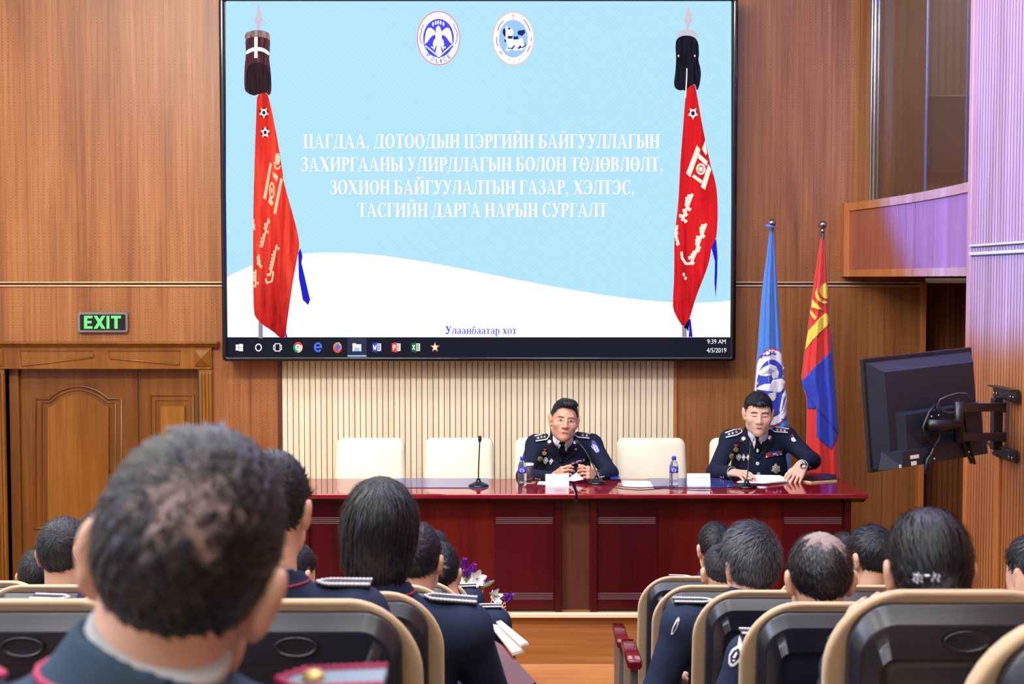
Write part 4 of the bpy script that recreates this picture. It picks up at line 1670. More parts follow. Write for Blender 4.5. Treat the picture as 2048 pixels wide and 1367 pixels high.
def name_card(x0, x1, py, top, label):
    a, c_ = on_t(x0, py), on_t(x1, py)
    y = (a.y + c_.y) / 2
    h = (py - top) * y / FPX * 1.0
    t_ = empty('name_card', ((a.x + c_.x) / 2, y, ZT))
    tag(t_, label, 'name card', 'white tent name cards')
    b = BM()
    th = 0.002
    prism(b, [(y, ZT), (y + 0.026, ZT + h), (y + 0.026 + th, ZT + h), (y + 0.055, ZT), (y + 0.055 - th, ZT), (y + 0.026 + th / 2, ZT + h - th * 2), (y + th, ZT)], 0, a.x, c_.x)
    child('card', b, M['paper'], t_)
    b = BM()
    w = c_.x - a.x
    for (f0, f1, z0, z1) in ((0.36, 0.9, 0.62, 0.72), (0.42, 0.84, 0.42, 0.47), (0.4, 0.86, 0.3, 0.35), (0.5, 0.76, 0.2, 0.24)):
        nn = 9
        for k in range(nn):
            u0 = f0 + (f1 - f0) * k / nn
            u1 = u0 + (f1 - f0) / nn * 0.72
            P = [(a.x + w * u, y + 0.026 * z - 0.0012, ZT + h * z) for u, z in ((u0, z0), (u1, z0), (u1, z1), (u0, z1))]
            b.faces.new([b.verts.new(q) for q in P])
    child('printing', b, M['ink'], t_)
    return t_


name_card(1091, 1138, 973, 948.5, 'white tent name card in front of the watching officer')
name_card(1375, 1421, 972, 947, 'white tent name card on the right table beside the blue pad')


def sheet(name, pts, zoff, label, cat='paper', lift=None, group=None):
    b = BM()
    P = []
    for i, (x, y) in enumerate(pts):
        q = on_z(x, y, ZT + zoff)
        if lift:
            q.z += lift[i]
        P.append(q)
    T = [b.verts.new(q + Vector((0, 0, 0.0012))) for q in P]
    B_ = [b.verts.new(q) for q in P]
    b.faces.new(T)
    b.faces.new(B_[::-1])
    n = len(P)
    for i in range(n):
        b.faces.new((T[i], B_[i], B_[(i + 1) % n], T[(i + 1) % n]))
    bmesh.ops.recalc_face_normals(b, faces=b.faces)
    return tag(obj(name, b, M['paper']), label, cat, group)


sheet('paper_sheet', [(1246, 973), (1312, 974), (1311, 962), (1245, 961)], 0.001, 'single white sheet lying beside the bent microphone', 'paper')
sheet('paper_sheet', [(1074, 968), (1098, 969), (1098, 963), (1078, 962)], 0.001, 'small white paper peeking out left of the name card', 'paper')
# phone
a = on_t(1231, 961)
b = BM()
prism(b, rrect(a.x - 0.036, a.x + 0.036, a.y - 0.01, a.y + 0.13, 0.012, 4), 2, ZT, ZT + 0.011)
ph = obj('mobile_phone', b, M['black_gloss'])
tag(ph, 'dark blue phone lying flat right of the bent microphone', 'phone')
b = BM()
prism(b, rrect(a.x - 0.032, a.x + 0.032, a.y - 0.004, a.y + 0.124, 0.008, 4), 2, ZT + 0.011, ZT + 0.012)
obj('phone_cover', b, M['blue_plastic'], ph)
# stack of papers of the reading officer
st = empty('paper_stack', on_t(1525, 962))
tag(st, 'loose stack of white papers under the hands of the officer looking down', 'papers')
rnd = random.Random(5)
for k in range(5):
    b = BM()
    z = ZT + 0.001 + 0.003 * k
    c0 = [(1476 + rnd.uniform(-3, 3), 967 - k * 0.7), (1532 + rnd.uniform(-4, 4), 968.5 - k * 0.5), (1584 + rnd.uniform(-3, 3), 963 - k * 0.8), (1556 + rnd.uniform(-4, 4), 952.5 - k * 0.5), (1506, 951.5 - k * 0.5)]
    P = [on_z(x, y, z) for x, y in c0]
    T = [b.verts.new(q + Vector((0, 0, 0.0026))) for q in P]
    B_ = [b.verts.new(q) for q in P]
    b.faces.new(T)
    b.faces.new(B_[::-1])
    for i in range(len(P)):
        b.faces.new((T[i], B_[i], B_[(i + 1) % len(P)], T[(i + 1) % len(P)]))
    bmesh.ops.recalc_face_normals(b, faces=b.faces)
    child('sheet', b, M['paper'], st)
# black notebook
nb = empty('notebook', on_t(1640, 960))
tag(nb, 'open black covered notebook at the right end of the table', 'notebook')
b = BM()
P = [on_z(x, y, ZT) for x, y in ((1592, 961), (1622, 965.5), (1674, 962), (1672, 953), (1620, 949))]
for zz, m_, nm in ((0.0, 'paper', 'pages'), (0.012, 'black_plastic', 'cover')):
    b = BM()
    h = 0.011 if nm == 'pages' else 0.004
    T = [b.verts.new(q + Vector((0, 0, zz + h))) for q in P]
    B_ = [b.verts.new(q + Vector((0, 0, zz))) for q in P]
    b.faces.new(T)
    b.faces.new(B_[::-1])
    for i in range(len(P)):
        b.faces.new((T[i], B_[i], B_[(i + 1) % len(P)], T[(i + 1) % len(P)]))
    bmesh.ops.recalc_face_normals(b, faces=b.faces)
    child(nm, b, M[m_] if nm == 'cover' else plain('page_edges', srgb(206, 190, 150), 0.7), nb)
# cable across the right table
b = BM()
pts = [(1206, 967.5), (1225, 969.5), (1250, 973), (1280, 975), (1305, 973.5), (1330, 971.5), (1352, 974), (1400, 975.5), (1450, 975), (1480, 972)]
tube(b, [on_z(x, y, ZT + 0.0075) for x, y in pts], 0.003, 6)
tag(obj('microphone_cable', b, M['black_plastic'], None, True), 'thin black cable snaking along the front of the right table', 'cable')

# ================================================================ flags
def lerp_tab(tab, y):
    ys = [p[1] for p in tab]
    xs = [p[0] for p in tab]
    return float(np.interp(y, ys, xs))


def flag_cloth(name, left, right, y0, y1, Yf, fold, mat, par, seed, nb_=64, nv=90, deep=0.055):
    """closed hanging drape : front half u 0..1, back half u 1..2"""
    b = BM()
    rows = []
    for j in range(nv + 1):
        v = j / nv
        py = y0 + (y1 - y0) * v
        xl_, xr_ = lerp_tab(left, py), lerp_tab(right, py)
        row = []
        for i in range(nb_):
            u = 2 * i / nb_
            s = u if u <= 1 else 2 - u
            front = u <= 1
            px = xl_ + (xr_ - xl_) * s
            edge = math.sin(PI * s) ** 0.7
            w = (xr_ - xl_) * Yf / FPX
            d = deep * edge * min(1.0, w / 0.12)
            if front:
                d += min(1.0, w / 0.1) * fold * math.sin(PI * s) ** 0.5 * (math.sin(2 * PI * (2.2 * s + 0.12 * seed) + 0.8 * v) + 0.45 * math.sin(2 * PI * (4.6 * s + 0.3 * seed) - 1.6 * v))
                Yp = Yf - d
            else:
                Yp = Yf + d * 0.7
            row.append(b.verts.new(at(px, py, Yp)))
        rows.append(row)
    for r0, r1 in zip(rows, rows[1:]):
        for i in range(nb_):
            f = b.faces.new((r0[i], r0[(i + 1) % nb_], r1[(i + 1) % nb_], r1[i]))
            f.smooth = True
    b.faces.new(rows[-1])
    bmesh.ops.recalc_face_normals(b, faces=b.faces)
    bv = BVHTree.FromBMesh(b)
    o = child(name, b, mat, par, False)
    o.data.polygons.foreach_set('use_smooth', [True] * len(o.data.polygons))
    return o, bv


def decal(bm, pts, bvs, off=0.004, mi=0, step=None, maxd=50):
    """patch with the outline pts (photo pixels), laid on the surface it covers as a thin raised layer"""
    n = len(pts)
    xs = [p[0] for p in pts]
    ys = [p[1] for p in pts]
    size = max(max(xs) - min(xs), max(ys) - min(ys))
    step = step or max(size / 14, 0.5)
    bd = []
    for i in range(n):
        a, c = Vector(pts[i]), Vector(pts[(i + 1) % n])
        k = max(1, int((c - a).length / step))
        for j in range(k):
            bd.append(a + (c - a) * (j / k))
    m = len(bd)
    V2 = list(bd)

    def inside(x, y):
        r = False
        for i in range(m):
            a, c = bd[i], bd[(i + 1) % m]
            if (a.y > y) != (c.y > y) and x < (c.x - a.x) * (y - a.y) / (c.y - a.y) + a.x:
                r = not r
        return r
    y = min(ys) + step * 0.5
    while y < max(ys):
        x = min(xs) + step * 0.5
        while x < max(xs):
            if inside(x, y) and min((Vector((x, y)) - q).length for q in bd) > step * 0.35:
                V2.append(Vector((x, y)))
            x += step
        y += step
    try:
        vv, ee, ff, _a, _b, _c = delaunay_2d_cdt(V2, [(i, (i + 1) % m) for i in range(m)], [], 1, 1e-6)
    except Exception:
        return
    P = []
    for q in vv:
        d = ray(q.x, q.y).normalized()
        best = None
        for bv in bvs:
            h = bv.ray_cast(CAM, d, maxd)
            if h[0] is not None and (best is None or h[3] < best[1]):
                best = (h[0], h[3], h[1])
        if best is None:
            P.append(None)
        else:
            P.append((best[0] - d * off, best[0] + d * 0.001))
    # fill misses from the nearest hit
    good = [i for i, p_ in enumerate(P) if p_ is not None]
    if not good:
        return
    for i, p_ in enumerate(P):
        if p_ is None:
            j = min(good, key=lambda g: (vv[g] - vv[i]).length)
            Yj = P[j][0].y
            P[i] = (at(vv[i].x, vv[i].y, Yj), at(vv[i].x, vv[i].y, Yj + off))
    T = [bm.verts.new(p_[0]) for p_ in P]
    B_ = [bm.verts.new(p_[1]) for p_ in P]
    cnt = {}
    for f in ff:
        try:
            g = bm.faces.new([T[i] for i in f])
        except ValueError:
            continue
        g.material_index = mi
        g.normal_update()
        if g.normal.y > 0:
            g.normal_flip()
        g.smooth = True
        for i, j in zip(f, f[1:] + f[:1]):
            k = (min(i, j), max(i, j))
            cnt[k] = cnt.get(k, 0) + 1
    for (i, j), c in cnt.items():
        if c == 1:
            g = bm.faces.new((T[i], T[j], B_[j], B_[i]))
            g.material_index = mi


def cloth_mat(name, col, sheen=0.3):
    t = NT(name)
    v = t.noise(t.coord((30, 30, 30)), 1, 3)
    c = t.mix(v, tuple(x * 0.93 for x in col), tuple(min(1, x * 1.05) for x in col))
    return t.set(c, 0.5, sheen=sheen)


M['flag_blue'] = cloth_mat('flag_sky_blue', srgb(62, 122, 204))
M['flag_red'] = cloth_mat('flag_red', srgb(214, 42, 36))
M['flag_royal'] = cloth_mat('flag_royal_blue', srgb(38, 58, 178))
M['flag_yellow'] = cloth_mat('flag_yellow', srgb(236, 206, 70))
M['flag_white'] = cloth_mat('flag_white', srgb(226, 226, 238))
M['flag_crimson'] = cloth_mat('flag_crimson', srgb(190, 30, 50))
M['ball'] = plain('finial_steel', srgb(150, 146, 146), 0.2, 1.0)
YFL = 9.36


def flagstand(px, py, r, label):
    p = at(px, py, YFL)
    t_ = empty('flag', (p.x, YFL, ZST))
    tag(t_, label, 'flag', 'flags on stands beside the stage')
    b = BM()
    tube(b, [(p.x, YFL, ZST + 0.02), (p.x, YFL, p.z - r * 0.8)], 0.0125, 12)
    child('pole', b, M['steel'], t_, True)
    b = BM()
    prof = [(r * math.sin(PI * k / 14), -r * math.cos(PI * k / 14)) for k in range(15)]
    prof = [(0.0, -r - 0.022), (0.014, -r - 0.022), (0.017, -r - 0.012), (0.012, -r - 0.006)] + prof[2:-1] + [(0, r)]
    lathe(b, prof, p, 24)
    child('finial', b, M['ball'], t_, True)
    b = BM()
    lathe(b, [(0.165, 0), (0.165, 0.02), (0.13, 0.05), (0.04, 0.07), (0.03, 0.12), (0, 0.12)], (p.x, YFL, ZST), 28)
    child('base', b, M['steel'], t_, True)
    return t_


def zE(x, y):
    return (1500 + x * 200 / 1013, 430 + y * 270 / 1367)


def zF(x, y):
    return (1490 + x * 210 / 957, 680 + y * 300 / 1367)


fb = flagstand(1543.5, 446, 0.029, 'blue flag with the white bird emblem on a steel pole')
bl_l = [(1540, 453), (1531.6, 525), (1526.6, 558), (1521.7, 608), (1515.3, 695), (1508, 779), (1500, 870), (1494, 990), (1490, 1100)]
bl_r = [(1547, 453), (1551.7, 525), (1555, 568), (1559, 627), (1563.6, 696), (1571, 774), (1576, 834), (1578, 856), (1585, 990), (1588, 1100)]
co, bv = flag_cloth('cloth', bl_l, bl_r, 453, 1085, YFL, 0.012, M['flag_blue'], fb, 1)
b = BM()
tube(b, [at(1547, 455, YFL - 0.02), at(1540, 453, YFL - 0.035), at(1534, 450, YFL - 0.03), at(1531, 451, YFL - 0.02)], [0.012, 0.014, 0.009, 0.003], 8)
child('tie', b, M['flag_blue'], fb, True)


def clipf(pts, l, r, ins=1.0):
    return [(min(max(x, lerp_tab(l, y) + ins), lerp_tab(r, y) - ins), y) for x, y in pts]


def clean(pts):
    out = []
    for p_ in pts:
        if not out or (abs(p_[0] - out[-1][0]) + abs(p_[1] - out[-1][1])) > 0.3:
            out.append(p_)
    return out


b = BM()
E = lambda cx, cy, rx, ry, n=40: [zF(*q) for q in ell_pts(cx, cy, rx, ry, n)]
decal(b, clean(clipf(E(250, 430, 190, 358), bl_l, bl_r)), [bv], 0.003, 0, 4)
decal(b, clean(clipf(E(250, 430, 182, 345), bl_l, bl_r, 1.6)), [bv], 0.005, 1, 4)
decal(b, clean(clipf(E(245, 437, 142, 262), bl_l, bl_r, 2.0)), [bv], 0.007, 2, 4)
for pts in (((110, 305), (160, 252), (230, 218), (285, 238), (308, 290), (300, 348), (258, 358), (240, 318), (190, 332), (140, 322)),
            ((103, 445), (130, 418), (180, 398), (235, 398), (252, 362), (338, 348), (368, 380), (358, 432), (330, 472), (282, 482), (250, 468), (180, 462)),
            ((218, 482), (282, 476), (288, 520), (262, 556), (232, 560), (205, 520)),
            ((330, 674), (314, 642), (325, 580), (340, 500), (368, 452), (382, 520), (380, 580), (360, 640)),
            ((345, 255), (352, 235), (356, 262), (346, 276))):
    decal(b, [zF(*q) for q in pts], [bv], 0.0095, 1, 4)
for pts in (((335, 322), (352, 320), (356, 345), (338, 345)), ((108, 382), (122, 378), (118, 410), (106, 405))):
    decal(b, [zF(*q) for q in pts], [bv], 0.0095, 3, 3)


def dstroke(b, pts, w, bvs, off, mi, step=2):
    for (p0, p1) in zip(pts, pts[1:]):
        a, c = Vector(p0), Vector(p1)
        d = (c - a).normalized()
        n_ = Vector((-d.y, d.x)) * w / 2
        decal(b, [tuple(a + n_), tuple(c + n_), tuple(c - n_), tuple(a - n_)], bvs, off, mi, step)


for pts in (((130, 160), (165, 135), (205, 140), (245, 118), (285, 128)), ((150, 130), (152, 165)), ((185, 120), (190, 150)), ((230, 100), (232, 135)), ((262, 98), (268, 130)), ((330, 715), (355, 722), (385, 708)), ((240, 640), (300, 662))):
    dstroke(b, [zF(*q) for q in pts], 2.0, [bv], 0.0095, 2)
for k in range(4):
    dstroke(b, [zF(160 + 22 * k, 312 - 3 * k), zF(235 + 12 * k, 255 + 8 * k)], 0.8, [bv], 0.012, 2)
    dstroke(b, [zF(330 + 6 * k, 650 - 30 * k), zF(372 + 2 * k, 520 - 10 * k)], 0.8, [bv], 0.012, 2)
emb = child('emblem', b, [M['flag_crimson'], M['flag_white'], M['flag_royal'], M['flag_yellow']], co)

fm = flagstand(1645.5, 449.5, 0.0295, 'red and blue national flag with yellow sign on a steel pole')
rl = [(1644.5, 461), (1638, 495), (1629, 556), (1622, 604), (1615.5, 657), (1610.6, 694), (1609.6, 700), (1602.5, 755), (1606, 775), (1613, 795), (1613.5, 830), (1612, 888), (1615, 943), (1612, 1100)]
rr = [(1647.7, 461), (1651.6, 509), (1654, 548), (1658, 608), (1663, 667), (1665.5, 694), (1670, 757), (1674, 812), (1677, 869), (1681, 950), (1684, 1100)]
co, bv = flag_cloth('cloth', rl, rr, 461, 1085, YFL, 0.014, M['flag_red'], fm, 2)
b = BM()
# blue field of the hanging under layer
decal(b, clean(clipf([(1614, 788), (1631, 800), (1631, 817), (1614, 816)], rl, rr, 0.6)), [bv], 0.007, 0, 2.5)
decal(b, clean(clipf([(1632, 808), (1677, 862), (1677, 869), (1662.5, 898), (1632.6, 873)], rl, rr, 0.4)), [bv], 0.007, 0, 2.5)
decal(b, clean(clipf([(1601, 761.5), (1630, 733), (1663, 701), (1666, 705), (1671, 757), (1674.5, 812), (1677, 867), (1657, 842), (1633, 814), (1613, 790), (1602, 773)], rl, rr, 0.0)), [bv], 0.018, 0, 3)
decal(b, clean(clipf([(1662, 662), (1667, 690), (1667, 700), (1662, 702)], rl, rr, 0.2)), [bv], 0.005, 0, 2)
for pts in (((780, 685), (745, 690), (712, 725), (703, 765), (715, 805), (745, 835), (783, 845)),
            ((680, 735), (660, 780), (665, 830), (700, 875), (745, 893), (783, 890), (786, 868), (750, 868), (710, 840), (685, 795)),
            ((628, 850), (680, 900), (745, 968), (690, 955), (622, 935)),
            ((610, 960), (640, 985), (678, 1035), (655, 1062), (620, 1020), (606, 985)),
            ((765, 988), (795, 1015), (803, 1060), (795, 1110), (720, 1180), (640, 1260), (558, 1365), (572, 1250), (590, 1170), (640, 1115), (700, 1050)),
            ((770, 625), (780, 640), (775, 652))):
    decal(b, clean(clipf([zE(*q) for q in pts], rl, rr, 0.3)), [bv], 0.006, 1, 2.5)
child('emblem', b, [M['flag_royal'], M['flag_yellow']], co)

# ================================================================ wall television seen from behind
TL, TR, BL, BR = at(1726, 718, 6.42), at(1939, 693, 6.82), at(1742, 944, 6.42), at(1962.5, 910, 6.80)
cen = (TL + TR + BL + BR) / 4
ex = ((TR - TL) + (BR - BL)) / 2
ez = ((TL - BL) + (TR - BR)) / 2
TWd, THt = ex.length, ez.length
ex.normalize()
ez = (ez - ex * ez.dot(ex)).normalized()
ey = ez.cross(ex)                 # away from the viewer
MT = Matrix((ex, ey, ez)).transposed().to_4x4()
MT.translation = cen
tv = empty('wall_television', cen)
tag(tv, 'black flat television seen from behind on the right wall bracket', 'television')
tv.matrix_world = MT


def tvpart(name, bm, mat, par=None, smooth=False):
    return obj(name, bm, mat, par or tv, smooth)


w2, h2 = TWd / 2, THt / 2
b = BM()
box(b, -w2, w2, 0.0, 0.028, -h2, h2, 0.005)
tvpart('bezel', b, M['black_plastic'])
b = BM()
lo = [[(-w2 + 0.012, 0.0), (w2 - 0.012, 0.0)], 0]
L0 = [(-w2 + 0.014, 0.002, -h2 + 0.012), (w2 - 0.014, 0.002, -h2 + 0.012), (w2 - 0.014, 0.002, h2 - 0.022), (-w2 + 0.014, 0.002, h2 - 0.022)]
L1 = [(-w2 + 0.085, -0.055, -h2 + 0.05), (w2 - 0.06, -0.055, -h2 + 0.05), (w2 - 0.06, -0.055, h2 - 0.075), (-w2 + 0.085, -0.055, h2 - 0.075)]
loft(b, [L0, L1], cap0=False, smooth=False)
bmesh.ops.recalc_face_normals(b, faces=b.faces)
tvpart('back_shell', b, M['tv_plastic'])


def tq(zx, zy):
    """pixel of the enlarged crop -> local x,z on the television's back plane"""
    px, py = 1700 + zx * 348 / 1699, 680 + zy * 280 / 1367
    d = ray(px, py)
    n = ey
    t0 = ((cen - ey * 0.055) - CAM).dot(n) / d.dot(n)
    p = MT.inverted() @ (CAM + d * t0)
    return p.x, p.z


x0, zt_ = tq(430, 705)
x1, _ = tq(1240, 705)
_, zbm = tq(440, 1080)
b = BM()
L0 = [(x0, -0.05, -h2 + 0.04), (x1, -0.05, -h2 + 0.04), (x1, -0.05, zt_), (x0, -0.05, zt_)]
L1 = [(x0 + 0.045, -0.085, -h2 + 0.045), (x1, -0.085, -h2 + 0.045), (x1, -0.085, zt_ - 0.015), (x0 + 0.045, -0.085, zt_ - 0.015)]
loft(b, [L0, L1], cap0=False, smooth=False)
bmesh.ops.recalc_face_normals(b, faces=b.faces)
tvpart('connector_housing', b, M['tv_plastic'])
b = BM()
xq, zq = tq(330, 1085)
L0 = [(-w2 + 0.02, -0.03, -h2 + 0.012), (x1, -0.03, -h2 + 0.012), (x1, -0.03, zq), (-w2 + 0.05, -0.03, zq)]
xz, _ = tq(440, 1200)
L1 = [(xz, -0.105, -h2 + 0.02), (x1, -0.105, -h2 + 0.02), (x1, -0.105, zq - 0.01), (xz, -0.105, zq - 0.01)]
loft(b, [L0, L1], cap0=False, smooth=False)
bmesh.ops.recalc_face_normals(b, faces=b.faces)
tvpart('speaker_bar', b, M['tv_plastic'])
for (a0, b0, a1, b1, yy) in ((488, 1122, 568, 1170, -0.107), (497, 1185, 545, 1232, -0.107), (392, 1218, 435, 1255, -0.1)):
    u0, v0 = tq(a0, b1)
    u1, v1 = tq(a1, b0)
    b = BM()
    box(b, u0 + 0.02, u1 + 0.02, yy, yy + 0.003, v0 + 0.005, v1 + 0.005)
    tvpart('sticker', b, M['paper'])
b = BM()
u0, v0 = tq(468, 768)
u1, v1 = tq(508, 742)
box(b, u0 + 0.01, u1 + 0.01, -0.075, -0.06, v0, v1)
tvpart('vent', b, M['black_gloss'])

# wall bracket
wb = empty('wall_bracket', (XR, 6.95, 1.75))
tag(wb, 'black folding wall bracket carrying the television on the right wall', 'bracket')


def zG(zx, zy, Y):
    return at(1700 + zx * 348 / 1699, 680 + zy * 280 / 1367, Y)


YBk = 6.93
post_t, post_b = zG(1540, 560, YBk), zG(1548, 1065, YBk)
xw = XR - 0.012
b = BM()
box(b, xw - 0.07, xw - 0.02, YBk - 0.03, YBk + 0.03, post_b.z, post_t.z, 0.006)
child('post', b, M['black_plastic'], wb)
for zz in (zG(1540, 515, YBk).z, zG(1560, 1090, YBk).z):
    b = BM()
    box(b, xw - 0.02, xw, YBk - 0.2, YBk + 0.13, zz - 0.032, zz + 0.032, 0.004)
    box(b, xw - 0.05, xw, YBk - 0.2, YBk + 0.13, zz + 0.026, zz + 0.034, 0.003)
    pl = child('wall_plate', b, M['black_plastic'], wb)
    b = BM()
    for yy in (-0.17, -0.13, 0.06, 0.1):
        tube(b, [(xw - 0.021, YBk + yy, zz - 0.008), (xw - 0.028, YBk + yy, zz - 0.008)], 0.009, 10)
    child('bolt', b, M['chrome'], pl, True)
back = MT @ Vector((0.1, -0.11, -0.05))
elb = zG(1050, 655, 6.42)
for ya, yb, za in ((655, 655, 0), (942, 942, 1)):
    e0 = zG(1490, ya, YBk - 0.02)
    e1 = zG(1050, yb, 6.5)
    d = (e1 - e0)
    b = BM()
    s = d.cross(Vector((0, 0, 1))).normalized() * 0.02
    h = Vector((0, 0, 0.021))
    loft(b, [[e0 + s + h * 1.3, e0 - s + h * 1.3, e0 - s - h * 1.3, e0 + s - h * 1.3], [e0 + d * 0.12 + s + h, e0 + d * 0.12 - s + h, e0 + d * 0.12 - s - h, e0 + d * 0.12 + s - h], [e1 + s + h, e1 - s + h, e1 - s - h, e1 + s - h]], smooth=False)
    bmesh.ops.recalc_face_normals(b, faces=b.faces)
    child('arm', b, M['tv_plastic'], wb)
b = BM()
k0, k1 = zG(1060, 600, 6.5), zG(1060, 1000, 6.5)
tube(b, [k0, k1], 0.024, 12)
q = zG(900, 840, 6.5)
tube(b, [zG(1050, 830, 6.5), zG(880, 830, 6.46), zG(760, 830, 6.44)], 0.03, 12)
child('knuckle', b, M['black_plastic'], wb, True)
for (pts) in (((735, 625), (680, 700), (625, 830), (620, 930), (700, 1000), (730, 1060), (660, 1160), (640, 1260), (655, 1285)), ((740, 625), (775, 720), (785, 830), (775, 960), (735, 1020), (700, 1100), (680, 1180), (660, 1285)), ((960, 590), (1010, 690), (1050, 900), (1110, 1160), (1120, 1200)), ((960, 590), (930, 700), (1000, 980), (1090, 1190))):
    b = BM()
    P = []
    for zx, zy in pts:
        u, v = tq(zx, zy)
        P.append(MT @ Vector((u, -0.118, v)))
    tube(b, P, 0.0085, 8)
    child('rail', b, M['black_plastic'], wb, True)
for zx, zy in ((683, 742), (745, 628), (710, 1150), (1045, 1085), (752, 730), (970, 695)):
    u, v = tq(zx, zy)
    b = BM()
    c0 = MT @ Vector((u, -0.128, v))
    tube(b, [c0, c0 - ey * 0.006], 0.006, 10)
    child('screw', b, M['chrome'], wb, True)
b = BM()
tube(b, [zG(x, y, 6.42) for x, y in ((1180, 590), (1130, 520), (1050, 520), (960, 545), (880, 580), (860, 620), (900, 690), (970, 712), (1030, 705))], 0.006, 8)
tube(b, [zG(x, y, 6.7) for x, y in ((1340, 985), (1380, 1050), (1440, 1110), (1470, 1145))], 0.004, 8)
child('cable', b, plain('purple_cable', srgb(52, 36, 60), 0.4), wb, True)

# small cream box low behind the end of the side wall
b = BM()
q = at(1905, 1063, 8.6)
box(b, q.x, q.x + 0.36, 8.45, 8.85, ZST, q.z, 0.012)
tag(obj('storage_box', b, M['white_leather']), 'small cream box at the foot of the niche beside the side wall', 'box')

